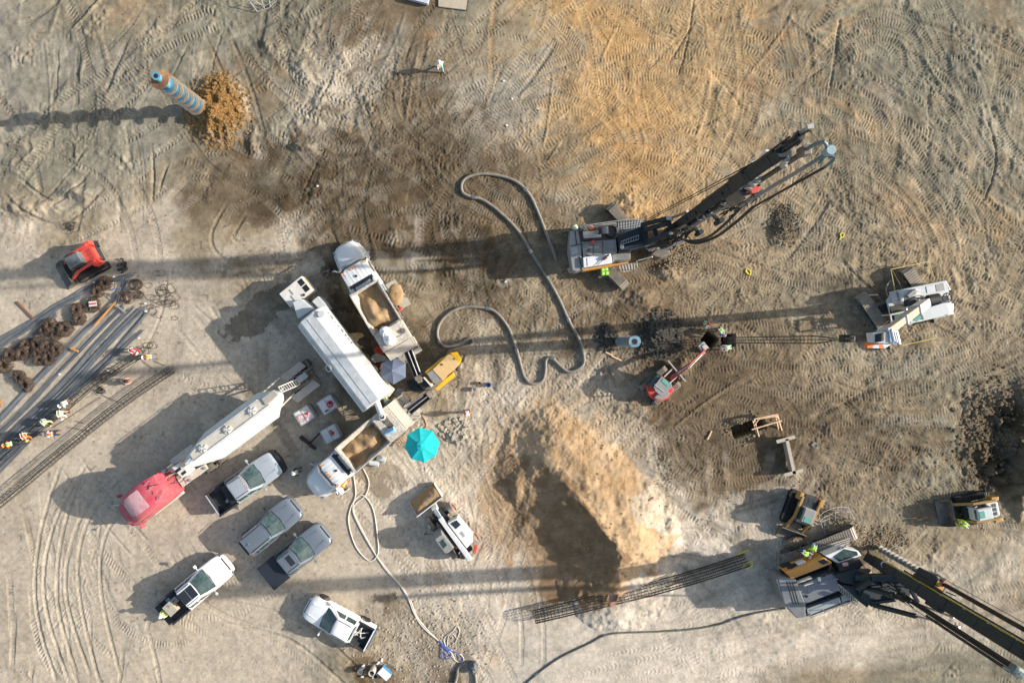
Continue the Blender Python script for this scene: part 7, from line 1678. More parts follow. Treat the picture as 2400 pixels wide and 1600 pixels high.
coils = [(251.5,664,1,'upper right coil of the pair by the black scrap',1.0), (233,682,1,'lower left coil of the pair under the red loader',.95), (225.6,714,4,'coil carrying the red and white tag',1.0), (187,727,1,'upper half of the double coil left of the tagged one',1.0), (191,747,2,'lower half of the double coil left of the tagged one',1.1),
    (125.8,762,1,'upper left coil of the big middle heap',1.0), (159,772,4,'right coil of the big middle heap',1.05), (138,786,2,'lower middle coil of the big middle heap',1.0), (112,776,1,'leftmost coil of the big middle heap',.9),
    (64.7,808,1,'coil at the top of the left string of coils',.85), (96,806,4,'upper left coil of the six coil cluster',1.0), (114.7,812,2,'upper middle coil of the six coil cluster',1.0), (141,816,1,'upper right coil of the six coil cluster',1.0), (97,826,2,'middle left coil of the six coil cluster',1.0), (122,838,4,'lower right coil of the six coil cluster',1.0), (97,842,1,'lower left coil of the six coil cluster',.9),
    (58,828,4,'third coil from the left edge',.95), (31,830,1,'second coil from the left edge',1.0), (15,853,4,'radial coil cut by the left edge of the picture',1.1), (55,882,1,'upper coil of the lone pair below the others',1.0), (72,900,4,'lower coil of the lone pair below the others',1.0),
    (323,667,3,'loose open coil at the top of the right group',1.0), (302,696.5,0,'upright wound coil in the right group',1.25), (331,693,0,'small open coil at the right of the right group',.8)]
cprot = {}
for x, y, kx, lb, s_ in coils:
    g = at(x, y, .3); lab = 'rusty wire coil, '+lb
    if kx not in cprot:
        t = thing('wire_coil', lab, 'wire coil', g, rr.uniform(0,6), 'rusty wire coils'); protos[kx].build('wire_turns', RUST, t, kind='stuff'); cprot[kx] = t
    else:
        t = copy_thing(cprot[kx], g, rr.uniform(0,6), lab)
    t.scale = (s_*.92, s_*.92, s_*.9); t.rotation_euler[0] = rr.gauss(0,.12); t.rotation_euler[1] = rr.gauss(0,.12)
g = at(231,713,.3,.78); k = thing('tag_board', 'red and white tag board lying on a wire coil', 'tag', g, .1)
b = MB(); b.box((0,0,0), (.62,.42,.03)); b.build('board', WHITE2, k); MB().box((0,0,.02), (.62,.14,.012)).build('red_stripe', RED, k)
b = MB(); r_ = random.Random(14)
def tangle(name, label, cx_, cy_, rx, ry, n, rad, m, th=.016, z=.04):
    g = at(cx_, cy_, .3); b = MB()
    for i in range(n):
        ox_, oy_ = r_.gauss(0, rx), r_.gauss(0, ry); q_ = rad*r_.uniform(.6,1.3); e = r_.uniform(.6,1); a0_ = r_.uniform(0,6); full = r_.random() < .7
        b.tube([(ox_+q_*math.cos(a), oy_+q_*e*math.sin(a), z+.05*math.sin(2*a+i)+.04) for a in [a0_+(6.28 if full else 4)*k/14 for k in range(15)]], th, n=4)
    o = b.build(name, m, None); o.location = g; o['kind'] = 'stuff'; return tag(o, label, 'wire')
tangle('loose_wire', 'loose rusty wire loops scattered right of the coils', 378, 700, .75, .9, 26, .38, RUST)
tangle('loose_wire', 'tangle of thin dark wire above the red track loader', 166, 532, .18, .12, 12, .34, CAGE, .014)
tangle('loose_wire', 'thin wire hoops lying on the upper rebar cage', 250, 850, .9, .8, 9, .34, CAGE, .02)
tangle('loose_wire', 'small pile of hoops left of the worker with bare arms', 232, 914, .2, .15, 12, .25, CAGE, .02)
tangle('loose_wire', 'hoop pieces around the worker in orange', 345, 825, .4, .3, 8, .35, CAGE, .018)
g = at(292,624,.3); b = MB()
for i in range(26):
    p = Vector((r_.gauss(0,.16), r_.gauss(0,.3), r_.uniform(.03,.3))); b.box(p, (r_.uniform(.1,.35), r_.uniform(.06,.2), r_.uniform(.02,.08)), T=Matrix.Rotation(r_.uniform(0,3),4,'Z') @ Matrix.Rotation(r_.uniform(-.8,.8),4,'X'))
o = b.build('scrap_pile', BLACK, None); o.location = g; tag(o, 'small black heap of scrap right of the red track loader', 'scrap'); o['kind'] = 'stuff'
for i, (x, y, lb, m_) in enumerate([(223,662,'at the left of the upper coil pair',WHITE), (266,663,'at the right of the upper coil pair',WHITE), (269,649,'above the short bundle',WHITE), (269,678,'blue, beside the upper coil pair',BLUES), (343,711,'on the end of the thickest bundle',WHITE), (344,730,'on the bundle below the thickest',WHITE), (328,792,'on the outermost bundle',WHITE), (144,876,'midway along the lower bundles',WHITE), (257,868,'on the wire hoops',WHITE)]):
    g = at(x, y, .2, .12); t = MB(); t.box((0,0,.05), (.16,.12,.1)); t.box((.08,0,.08), (.08,.05,.04)); o = t.build('tag', m_, None, bevel=.02); o.location = g; tag(o, 'small plastic tag '+lb, 'tag', 'small plastic bundle tags')

# ---------------------------------------------------------------- rebar cages lying on the ground
def lying_cage(label, P, Rr, nb, step, rb=.02, rh=.012, sq=1.0, zc=None, roll=0):
    pts = [at(x, y, .5) for x, y in P]; o = pts[0].copy(); path = spline([p-o for p in pts], step)
    t = thing('rebar_cage', label, 'rebar cage', o, 0, 'long rebar cages'); fr_ = []
    for k, q in enumerate(path):
        a = path[min(k+1, len(path)-1)]-path[max(k-1, 0)]; nn = Vector((-a.y, a.x, 0)).normalized(); q = Vector((q.x, q.y, (pts[-1].z-o.z)*k/len(path))); fr_.append((q+Vector((0,0,Rr*sq+.08)), nn))
    b = MB()
    for i in range(nb):
        a = 2*math.pi*i/nb+roll; b.tube([c_+nn*(Rr*math.cos(a)+r_.gauss(0,.006))+Vector((0,0,Rr*sq*math.sin(a))) for c_, nn in fr_[::2]]+[fr_[-1][0]+fr_[-1][1]*Rr*math.cos(a)+Vector((0,0,Rr*sq*math.sin(a)))], rb, n=4)
    b.build('long_bars', CAGE, t, kind='stuff'); b = MB()
    for c_, nn in fr_:
        b.tube([c_+nn*Rr*1.03*math.cos(a)+Vector((0,0,Rr*1.03*sq*math.sin(a))) for a in [2*math.pi*j/12+roll for j in range(12)]], rh, n=4, closed=True)
    b.build('hoops', CAGE, t, kind='stuff'); return t
lying_cage('long straight rebar cage between the steel yard and the tanker', [(-30,1206),(60,1134),(160,1050),(290,946),(408,865)], .36, 9, .32, .018, .012)
lying_cage('long rebar cage the workers are tying, beside the rebar bundles', [(-30,1096),(60,1030),(150,962),(230,896),(330,832)], .34, 8, .36, .02, .012)
lying_cage('slightly bowed heavy rebar cage beneath the sand heap', [(1252,1438),(1380,1408),(1520,1374),(1640,1340),(1745,1306)], .52, 14, .28, .026, .016)
for a, c_, lb in (((128,1000),(240,930),'along the far side of the tied cage'), ((0,1075),(150,975),'lower left beside the tied cage'), ((178,985),(200,992),'short, pointing away from the cage'), ((240,925),(290,945),'thin, near the hoops pile'), ((335,845),(358,863),'below the worker in orange'), ((360,845),(388,856),'right of the worker in orange'), ((160,1000),(215,1010),'joining the two cages')):
    A, B = at(*a,.2), at(*c_,.2); t = MB(); d = B-A; t.tube([(0,0,.06), (d.x/2, d.y/2, .08), (d.x, d.y, .06)], .018, n=5); o = t.build('rebar_rod', RUST, None); o.location = A; tag(o, 'single rod '+lb, 'rod', 'loose single rods')
g = at(1428,1382,.4,.6); k = thing('steel_bracket', 'rusty brown steel bracket lying on the bowed rebar cage', 'bracket', g, -.25)
b = MB(); b.box((0,0,.1), (.75,.6,.04)); b.box((.15,-.45,.16), (.4,.35,.04)); b.build('plate', mat('brown_plate', lin(158,120,104), .7, var=.15), k); b = MB(); b.box((.36,.1,.25), (.04,.6,.3)); b.build('flange', mat('brown_plate', None), k)
def rope(name, label, cat, P, rad, m, h=None, n=7, group=None, kind=None):
    pts = [at(x, y, .15) for x, y in P]; o = pts[0].copy(); hh = h if isinstance(h, (list, tuple)) else [h if h is not None else rad]*len(P)
    pp = []
    for p, z in zip(pts, hh): pp.append(Vector((p.x, p.y, 0))-Vector((o.x, o.y, 0))+Vector((0,0,z)))
    sp_ = spline(pp, .2); out = []
    for q in sp_: out.append(Vector((q.x, q.y, q.z+gza(q.x+o.x, q.y+o.y, .2)-o.z)))
    b = MB(); b.tube(out, rad, n=n); ob = b.build(name, m, None, smooth=True); ob.location = o; tag(ob, label, cat, group); return ob, out, o
rope('sling', 'yellow sling lying above the right end of the bowed cage', 'sling', [(1723,1305),(1732,1298),(1742,1292),(1754,1288)], .05, YROPE)
rope('sling', 'yellow sling looped round the right end of the bowed cage', 'sling', [(1730,1322),(1738,1314),(1752,1306),(1752,1318),(1738,1324)], .05, YROPE, .95)
rope('shackle', 'pale shackle at the right tip of the bowed cage', 'shackle', [(1756,1318),(1766,1314),(1767,1321),(1757,1323)], .04, GALV, .3)
rope('sling', 'yellow sling ring with a tail, right of the upper rig mast', 'sling', [(1966,562),(1970,555),(1968,549),(1973,546),(1977,551),(1973,557),(1968,554)], .05, YROPE)
rope('sling', 'yellow oval sling on the soil below the upper rig hoses', 'sling', [(1748,632),(1752,640),(1758,644),(1758,635),(1751,630),(1747,636),(1753,643)], .045, YROPE)

# ---------------------------------------------------------------- hoses
def hose(label, P, rad, m, name='hose', joints=()):
    ob, path, o = rope(name, label, 'hose', P, rad, m, None, 10)
    for u in joints:
        k = int(u*(len(path)-1)); k = min(max(k, 1), len(path)-2); d = (path[k+1]-path[k-1]).normalized(); b = MB(); b.cyl(path[k]-d*.16, path[k]+d*.16, rad*1.3, n=12); b.build('coupling', STEEL, ob, smooth=True)
    return ob
hose('thick grey slurry hose winding from the upper rig to the yellow pump', [(1304,612),(1297,590),(1285,560),(1262,500),(1240,455),(1208,425),(1165,411),(1125,408),(1095,416),(1082,432),(1085,452),(1105,462),(1130,468),(1165,492),(1212,538),(1250,600),(1285,655),(1310,700),(1335,755),(1356,793),(1367,830),(1365,856),(1335,871),(1312,856),(1294,839),(1280,842),(1278,870),(1270,893),(1245,898),(1228,880),(1218,845),(1206,805),(1190,765),(1160,730),(1125,720),(1080,721),(1045,740),(1027,768),(1028,795),(1045,812),(1075,806),(1100,793),(1109,797),(1104,808),(1080,814),(1055,822),(1048,830)], .125, HOSEM, joints=(.12,.25,.37,.49,.61,.72,.8,.9))
hA = [(85,165),(97,290),(62,380),(50,480),(100,640),(190,735),(248,690),(245,560),(215,380),(150,292),(100,310),(78,390),(122,500),(200,640),(300,790),(400,900),(460,1000),(500,1100),(560,1190),(668,1282)]
hB = [(150,110),(188,200),(165,290),(100,345),(84,400),(150,540),(232,690),(322,806),(412,910),(472,1006),(514,1112),(588,1206),(676,1290),(740,1350),(770,1400)]
cv = lambda L_: [(800+x/2.904, 1060+y/2.904) for x, y in L_]
hose('pale flat hose making the big oval loop below the lower mixer truck', cv(hA), .05, HOSEW)
hose('second pale flat hose running beside the looped one to the blue straps', cv(hB), .05, HOSEW)
z6 = lambda L_: [(1000+x/5.973, 1450+y/5.973) for x, y in L_]
hose('pale hose end looping above the blue straps', z6([(270,380),(238,280),(300,215),(370,165),(400,115),(435,108),(460,160),(440,240),(400,330),(370,335)]), .035, HOSEW)
hose('pale hose end with a short kink inside the upper loop', z6([(285,385),(305,235),(370,210),(415,275)]), .03, HOSEW)
hose('pale hose loop between the blue straps and the dark pump sack', z6([(270,400),(350,520),(440,600),(520,580),(500,520),(460,490),(340,430)]), .04, HOSEW)
hose('thin pale hose below the dark sack', z6([(540,640),(570,700),(620,770)]), .03, HOSEW)
hose('thick grey hose curling down from the dark sack', z6([(610,645),(540,622),(475,640),(435,700),(425,790),(395,900)]), .13, HOSEM)
hose('thick grey hose leaving the dark sack to the bottom edge', z6([(665,715),(685,790),(695,910)]), .12, HOSEM)
hose('long dark hose crossing the pale sand toward the lower rig', [(1225,1606),(1300,1547),(1380,1507),(1432,1484),(1540,1479),(1620,1473),(1680,1463),(1740,1443),(1790,1431),(1842,1424)], .07, mat('teal_black_hose', (0.07,0.09,0.09), .6, var=.2, dust=.25), joints=(.08,.35,.6,.8))
hose('thin reddish hose behind the lower mixer truck', [(975,955),(985,968),(997,985),(999,1000),(990,1008)], .03, mat('salmon_hose', (0.5,0.2,0.14), .7, var=.15))
hose('thin dark cable running down past the silo to the mixer truck', [(795,905),(806,960),(813,1005),(816,1022)], .02, HOSEM)
for i, pts in enumerate([[(170,300),(260,370),(350,440)], [(200,350),(300,440),(345,470),(320,535),(230,540),(212,380)], [(180,290),(300,420),(400,450),(470,480)], [(455,500),(480,580)], [(245,450),(290,505)]]):
    rope('strap', ['blue strap along the pale hoses, the straight one', 'blue strap forming a triangle under the hoses', 'blue strap reaching furthest right along the hoses', 'short blue strap inside the hose loop', 'shortest blue strap, inside the blue triangle'][i], 'strap', z6(pts), .035, BLUES, .1)
g = at(1110,1560,.5); b = MB(); b.sph((0,0,.3), .55, (.75,1,.8), nu=12, nv=7); b.v = [(x+r_.uniform(-.06,.06), y+r_.uniform(-.06,.06), max(0, z+r_.uniform(-.05,.05))) for x, y, z in b.v]
o = b.build('wrapped_pump', mat('dark_wrap', (0.07,0.085,0.10), .6, var=.4, dust=.1, scale=6), None, smooth=True, ang=35); o.location = g; tag(o, 'dark crumpled wrapped pump where the thick grey hoses meet', 'pump')

# ---------------------------------------------------------------- umbrellas, tanks, tools
def umbrella(px, py, h, Rr, n, label, m, rot, rise, cap):
    g = G(px, py, h+rise*.5); g.z = gza(g.x, g.y); t = thing('umbrella', label, 'umbrella', g, rot)
    for k in range(n):
        a0_, a1_ = 2*math.pi*k/n, 2*math.pi*(k+1)/n; b = MB(); rows_ = []
        for j in range(5):
            q = j/4; z = h+rise*(1-q**1.15); A = Vector((Rr*q*math.cos(a0_), Rr*q*math.sin(a0_), z)); B = Vector((Rr*q*math.cos(a1_), Rr*q*math.sin(a1_), z)); M_ = (A+B)/2*(1-.0) ; M_.z -= .05*q; M_.x *= .985; M_.y *= .985
            rows_.append([A, M_, B])
        vs = [p for r in rows_ for p in r]; fs = []
        for j in range(4):
            for i in range(2): fs.append((3*j+i, 3*j+i+1, 3*j+4+i, 3*j+3+i))
        b.add(vs, fs); b.build('canopy_panel', m, t, smooth=True, ang=60)
    b = MB(); b.cyl((0,0,h+rise-.02), (0,0,h+rise+.05), .05, .03, n=8); b.cyl((0,0,h+rise+.04), (0,0,h+rise+.09), .035, n=8); b.build('finial', cap, t)
    if n == 8:
        b = MB(); ring_ = [(.36*math.cos(2*math.pi*k/16), .36*math.sin(2*math.pi*k/16), h+rise-.055) for k in range(16)]; b.add([(0,0,h+rise+.02)]+ring_, [(0, k+1, (k+1) % 16+1) for k in range(16)]); b.build('vent_cap', m, t)
    b = MB(); b.cyl((0,0,0), (0,0,h+rise), .025, n=8); b.build('pole', GALV, t)
    for k in range(n): a = 2*math.pi*k/n; b = MB(); b.tube([(0,0,h+rise-.35), (Rr*.5*math.cos(a), Rr*.5*math.sin(a), h+rise*.42)], .012, n=4); b.build('rib', GALV, t)
    b = MB(); b.cyl((0,0,0), (0,0,.12), .3, n=16); b.build('base', DGREY, t)
    return t
umbrella(988, 1043.5, 2.3, 1.40, 8, 'bright turquoise parasol beside the lower mixer truck', TEAL, R(8), .55, TEAL)
umbrella(921, 868, 2.3, 1.12, 6, 'faded blue parasol between the silo and the yellow pump', SLATE, R(30), .5, MGREY)

def ibc(px, py, rz, label, extra):
    g = G(px, py, 1.15); g.z = gza(g.x, g.y); t = thing('ibc_tank', label, 'water tank', g, rz, 'white cube water tanks')
    MB().box((0,0,.66), (1.28,1.16,.98)).build('bottle', IBCM, t, bevel=.08)
    MB().box((0,0,.07), (1.3,1.2,.14)).build('pallet', DSTEEL, t)
    c_ = MB()
    for i in range(6):
        x = -.64+i*.256
        for s in (-1, 1): c_.beam((x, s*.6, .14), (x, s*.6, 1.18), .025, .025)
    for i in range(5):
        y = -.58+i*.29
        for s in (-1, 1): c_.beam((s*.66, y, .14), (s*.66, y, 1.18), .025, .025)
    for z in (.3,.55,.8,1.05,1.18):
        for s in (-1, 1): c_.beam((-.66, s*.6, z), (.66, s*.6, z), .025, .025); c_.beam((s*.66, -.6, z), (s*.66, .6, z), .025, .025)
    c_.build('cage', GALV, t, kind='stuff')
    MB().box((.0,.0,1.17), (.05,1.16,.03)).build('top_bar', GALV, t); b = MB(); b.cyl((.28,0,1.15), (.28,0,1.22), .11, n=14); b.build('lid', REDL if extra != 'hose' else BLACK, t)
    return t
i1 = ibc(767, 948, R(33), 'white cube tank with a coiled red hose on top', 'hose')
k = onveh(i1, .25, -.1, 1.2, 'red_hose_coil', 'coiled red hose on the upper cube tank', 'hose'); b = MB(); b.tube([((.28-.006*i*.3)*math.cos(i*.5), (.28-.006*i*.3)*math.sin(i*.5), .03+.0025*i) for i in range(56)], .022, n=5); b.build('hose', mat('red_hose', (0.55,0.03,0.05), .5, var=.1), k, smooth=True, keep=True)
k = onveh(i1, -.25, -.42, 1.16, 'black_nozzle', 'black hose nozzle on the corner of the upper cube tank', 'nozzle'); b = MB(); b.tube([(-.15,0,.06), (.0,.06,.1), (.15,-.02,.06)], .05); b.build('nozzle', BLACK, k)
i2 = ibc(712.7, 973, R(33), 'white cube tank tangled with thin red hose, leftmost of three', 'thin')
k = onveh(i2, 0, 0, 1.2, 'red_hose', 'thin red hose straggling over the leftmost cube tank', 'hose'); b = MB(); b.tube(spline([(.1,.1,.02), (-.3,.2,.03), (-.5,.0,.02), (-.4,-.35,.03), (0,-.4,.03), (.1,0,.05), (-.2,.1,.08), (-.3,-.2,.05), (.1,-.3,.04), (.45,-.2,.03), (.5,.3,.02)], .06), .016, n=5); b.build('hose', mat('red_hose', None), k, keep=True)
i3 = ibc(774, 1017, R(28), 'white cube tank with a rusty stain, nearest the lower mixer truck', 'ring')
MB().box((.1,.05,1.155), (.34,.5,.012)).build('rusty_stain', mat('brown_stain', lin(150,118,92), .8, var=.3, scale=8), i3)
g = at(724,1036,.4); k = thing('pallet_jack', 'black pallet jack with red parts beside the cube tanks', 'pallet jack', (g.x, g.y, g.z), R(-40))
b = MB(); b.box((0,0,.25), (1.5,.22,.3)); b.box((-.65,.02,.35), (.3,.3,.2)); b.build('frame', BLACK, k, bevel=.03)
for x in (-.5, .35): MB().box((x,-.16,.28), (.3,.1,.12)).build('red_cover', RED, k)
MB().beam((.15,.1,.3), (.25,1.35,.35), .14, .14).build('arm', BLACK, k)
for x in (-.7, .7): MB().cyl((x,-.08,.1), (x,.08,.1), .1).build('roller', DGREY, k)

def bucket(px, py, label, m, r0=.15, hh=.38, fill=None, name='bucket'):
    g = at(px, py, .2); t = thing(name, label, 'bucket', g, rr.uniform(0,3)); b = MB(); n = 16
    b.loft([[(r*math.cos(2*math.pi*k/n), r*math.sin(2*math.pi*k/n), z) for k in range(n)] for r, z in ((r0*.85,0), (r0,hh), (r0*.9,hh), (r0*.78,.04))]); b.build('bucket_body', m, t, smooth=True)
    if fill: MB().cyl((0,0,hh*.5), (0,0,hh*.6), r0*.84).build('contents', fill, t)
    MB().tube([(r0,0,hh-.04), (r0*.7,r0*.9,hh*.7), (-r0*.7,r0*.9,hh*.7), (-r0,0,hh-.04)], .01, n=4).build('handle', STEEL, t); return t
bucket(1124.5, 897, 'small pinkish bucket near the yellow pump', mat('salmon_hose', None), .13)
bucket(1112, 911, 'white bucket nearest the yellow pump', WHITE, .19, .4); bucket(1107, 909, 'small white can against the white bucket', WHITE, .1, .3)
bucket(1145, 901, 'dark blue drum right of the buckets by the pump', mat('dark_blue', (0.04,0.09,0.2), .5), .2, .45, BLUES)
bucket(879, 858, 'dark red bucket by the blue parasol', REDL, .17); bucket(890, 857, 'bright red bucket half under the blue parasol', RED, .17)
bucket(847, 1566, 'white cylinder at the left of the odds and ends on the bottom edge', WHITE, .2, .5, WHITE2); bucket(882.5, 1577, 'dark lined bucket below the tall white pipe', mat('grey_bucket', (0.2,0.24,0.24), .5), .24, .5, BLACK)
g = at(877,1563,.2); k = thing('pipe_section', 'tall white pipe section standing open end up', 'pipe', g, 0); b = MB(); n = 18
b.loft([[(r*math.cos(2*math.pi*q/n), r*math.sin(2*math.pi*q/n), z) for q in range(n)] for r, z in ((.26,0), (.26,.95), (.2,.95), (.2,.02))]); b.build('pipe_wall', CREAM, k, smooth=True)
g = at(904,1571,.3); k = thing('cool_box', 'cool box with white lid and blue body at the bottom edge', 'cool box', g, R(-42)); MB().box((0,0,.2), (.98,.66,.4)).build('box_body', mat('cooler_blue', (0.06,0.25,0.55), .4), k, bevel=.03); MB().box((0,-.03,.43), (.98,.62,.09)).build('lid', WHITE, k, bevel=.03)
for x, y, lb, sz in ((853,1558,'pale block beside the white cylinder',(.3,.2,.25)), (887,1550,'small white block above the open pipe',(.22,.14,.2)), (896,1543,'white block with three dark holes',(.28,.16,.12)), (850,1582,'white lump below the cylinder',(.2,.15,.15)), (874.5,1585,'white block below the open pipe',(.12,.2,.15))):
    g = at(x, y, .2); t = MB(); t.box((0,0,sz[2]/2), sz, rz=rr.uniform(0,2)); o = t.build('block', WHITE2, None, bevel=.02); o.location = g; tag(o, lb, 'block')
for a, c_, lb in (((868,1081),(889,1086),'lower of two short white pipes beside the mixer truck'), ((886,1070),(905,1077),'upper of two short white pipes beside the mixer truck')):
    A, B = at(*a,.2), at(*c_,.2); k = thing('pipe_section', lb, 'pipe', A, 0); d = B-A; u = d.normalized(); b = MB(); b.cyl((0,0,.26), d+Vector((0,0,.26)), .25, n=16); b.build('pipe_wall', LGREY, k, smooth=True); b = MB(); b.cyl(-u*.01+Vector((0,0,.26)), -u*.005+Vector((0,0,.26)), .2, n=16); b.build('pipe_mouth', BLACK, k)
def plate(name, label, cat, pts, z, th, m, parts=None):
    g = at(sum(p[0] for p in pts)/len(pts), sum(p[1] for p in pts)/len(pts), .6); k = thing(name, label, cat, g, 0); L_ = local(k); b = MB(); q = [L_(*p, 0) for p in pts]; b.prism([(p.x,p.y) for p in q], z, z+th); b.build('plate' if name != 'plywood_sheet' else 'board', m, k, bevel=.004); return k, L_
k, L_ = plate('plywood_sheet', 'pale plywood sheet heaped with sand beside the upper mixer truck', 'board', [(897,671),(926,654),(964,712),(943,724)], .02, .04, WOODG)
b = MB(); c_ = L_(928,690,0); b.sph((c_.x,c_.y,.03), 1, (.62,.95,.22), nu=14, nv=6, half=True); b.v = [(x+r_.uniform(-.05,.05), y+r_.uniform(-.05,.05), z) for x, y, z in b.v]; b.build('sand_heap', SANDM, k, smooth=True, ang=80)
plate('concrete_slab', 'pale concrete slab under the silo edge near the red buckets', 'slab', [(865,839),(884,827),(902,833),(910,843),(868,853)], 0, .25, WOODG)
plate('steel_plate', 'grey steel plate between the blue parasol and the mixer truck', 'steel plate', [(921,923),(935,907),(948,912),(935,931)], .05, .04, MGREY)
plate('steel_plate', 'dark mat under the mixing chutes', 'steel plate', [(953,893),(972,888),(996,915),(985,922),(960,912)], .03, .03, DGREY)
plate('concrete_slab', 'light slab cut by the top edge of the picture', 'slab', [(1028,-30),(1100,-30),(1092,25),(1028,17)], 0, .15, mat('light_slab', lin(176,164,146), .9, var=.12))
k, L_ = plate('plastic_crate', 'bluish white sheet cut by the top edge, left of the light slab', 'sheet', [(950,-20),(1012,-20),(1004,15),(955,2)], .1, .35, mat('film', (0.5,0.54,0.62), .3, var=.15, scale=4))
sticks('steel_bar', 'thin dark steel bar right of the light slab', 'bar', (1104,-20), (1094,26), .1, .08, DSTEEL, .1)
for a, c_, lb in (((1419,825),(1436,833),'upper of two pale sticks left of the drill barrel'), ((1433,834),(1457,845),'lower of two pale sticks left of the drill barrel'), ((1519,1167),(1540,1161),'pale stick on the right side of the sand heap'), ((1658,1030),(1668,1009),'pale stick left of the timber barricade')):
    sticks('stick', lb, 'stick', a, c_, .12, .08, WOODP, .06)
g = at(890,821,.3); k = thing('safety_harness', 'bright red harness heap by the upper mixer truck rear', 'harness', g, 0); b = MB()
for i in range(7): b.tube(spline([(r_.uniform(-.45,.3), r_.uniform(-.35,.35), r_.uniform(.05,.3)) for _ in range(4)], .1), .055, n=5)
b.build('webbing', RED, k, keep=True)
g = G(937,723,1.8); k = thing('hose_cluster', 'red plastic cluster on the side of the upper mixer truck', 'valve', g, .3); b = MB()
for i in range(8): b.box((r_.uniform(-.22,.22), r_.uniform(-.22,.22), r_.uniform(-.1,.1)), (.14,.1,.1), rz=r_.uniform(0,3))
b.build('valve_body', RED, k, keep=True); k.location.z = 1.5; MB().box((0,0,-.35), (.1,.1,.6)).build('bracket', CREAM, k)
g = at(943,837,.3); k = thing('wire_basket', 'round rusty basket between the parasol and the chute', 'basket', g, 0); b = MB(); b.cyl((0,0,0), (0,0,.5), .3, n=16); b.build('basket_body', mat('copper_brown', lin(140,90,66), .7, var=.2), k); b = MB()
for z in (.3,.52): b.tube([(.36*math.cos(a), .36*math.sin(a), z) for a in [2*math.pi*q/14 for q in range(14)]], .025, closed=True)
b.build('basket_ring', DSTEEL, k)
k = thing('step_ladder', 'short wooden ladder propped between mixer truck and turquoise parasol', 'ladder', at(945,1030,.3), R(40)); b = MB()
for s in (-1, 1): b.beam((-.5,s*.22,.3), (.5,s*.22,.5), .05, .08)
for i in range(5): b.beam((-.42+i*.2,-.22,.33+i*.04), (-.42+i*.2,.22,.33+i*.04), .06, .04)
b.build('frame', WOODP, k)
# open door on the lower mixer truck
Lm = local(m2); q = [Lm(*p, 2.0) for p in ((786,1138),(803,1157),(812,1150),(796,1134))]; b = MB(); b.prism([(p.x,p.y) for p in q], 1.0, 1.08); b.build('step', DSTEEL, m2)
b = MB(); b.beam((q[0].x,q[0].y,1.7), (q[1].x,q[1].y,1.7), .06, 1.3); b.beam((q[1].x,q[1].y,1.2), (q[2].x,q[2].y,1.2), .06, .5); b.build('open_door', WHITE, m2, bevel=.02)

# timber barricade and form
g = at(1795,1000,.5); k = thing('timber_barricade', 'new pine barricade standing over the open trench', 'barricade', (g.x, g.y, 0), 0); L_ = local(k); zz = zoomer(1600, 530, 2.904)
g0 = gza(g.x, g.y, 1.6)
for a, c_ in (((487,1312,1.1),(645,1279,1.1)), ((470,1383,.95),(675,1321,.95)), ((487,1312,1.1),(524,1448,0)), ((478,1322,1.1),(508,1425,0)), ((643,1279,1.1),(679,1404,0)), ((632,1290,1.1),(655,1395,0)), ((488,1352,.95),(520,1310,1.1)), ((612,1282,1.1),(655,1305,1.0)), ((520,1310,1.1),(640,1290,1.1))):
    MB().beam(L_(*zz(a[0],a[1]),a[2]+g0), L_(*zz(c_[0],c_[1]),c_[2]+g0), .09, .12).build('board', WOODP, k)
g = at(1852,1068,.5); k = thing('timber_form', 'grey board form shaped like a capital I, standing on edge', 'formwork', (g.x, g.y, g.z), 0); L_ = local(k)
for a, c_, w_ in (((1820,1035,.9),(1863,1023,.9),.28), ((1844,1028,.9),(1862,1110,.9),.26), ((1838,1113,.9),(1882,1101,.9),.26)): MB().beam(L_(*a), L_(*c_), w_, .06).build('top_board', WOODG, k)
for a, c_ in (((1838,1032),(1857,1110)), ((1824,1034),(1860,1024)), ((1842,1112),(1878,1102))): A, B = L_(*a,.45), L_(*c_,.45); MB().beam((A.x,A.y,.45), (B.x,B.y,.45), .06, .85).build('side_board', WOODG, k)
plate('steel_plate', 'pale plank flush with the track marks below the trench', 'plank', [(1900,1042),(1908,1034),(1930,1050),(1912,1052)], .02, .03, mat('blue_grey_plate', lin(120,120,112), .8))
# tubular frames
def frame_of(name, label, Zf, lines, h, m=GALV):
    q = Zf(*lines[0][0][:2]); g = at(q[0], q[1], .5); k = thing(name, label, 'frame', (g.x, g.y, g.z), 0); L_ = local(k); b = MB()
    for ln_ in lines: b.tube([L_(*Zf(p[0], p[1]), p[2] if len(p) > 2 else h) for p in ln_], .035, n=6)
    b.build('tube_frame', m, k, keep=True); return k
ZA = zoomer(1790, 1140, 4.9)
frame_of('guard_frame', 'curved tubular guard frame lying behind the crawler of the lower rig', ZA, [[(640,375,.9),(640,335,.9),(690,290,.9),(790,245,.9),(900,232,.9),(975,240,.9),(1045,388,.9)], [(640,375,.9),(668,450,.5),(702,545,.1)], [(655,395,.6),(690,350,.6),(830,292,.6),(950,282,.6),(985,290,.6)],
    [(690,500,.2),(755,440,.2),(850,395,.2),(940,372,.2),(1045,388,.9)], [(755,365),(758,445,.2)], [(820,262,.9),(822,400,.2)], [(885,235,.9),(888,380,.2)], [(950,238,.9),(955,372,.2)], [(665,400,.6),(755,365,.6)], [(700,330,.6),(700,480,.2)]], .6)
ZB = zoomer(0, 0, 2.904)
frame_of('guard_frame', 'tubular frame cut by the top edge of the picture', ZB, [[(1690,0,.9),(1750,80,.1)], [(1750,80,.1),(1830,55,.1),(1885,5,.3)], [(1700,12,.9),(1780,-10,.9)], [(1745,15,.6),(1800,45,.3),(1870,0,.5)], [(1780,0,.6),(1800,60,.2)], [(1830,0,.6),(1840,50,.2)], [(1740,60,.2),(1800,35,.5)]], .5)
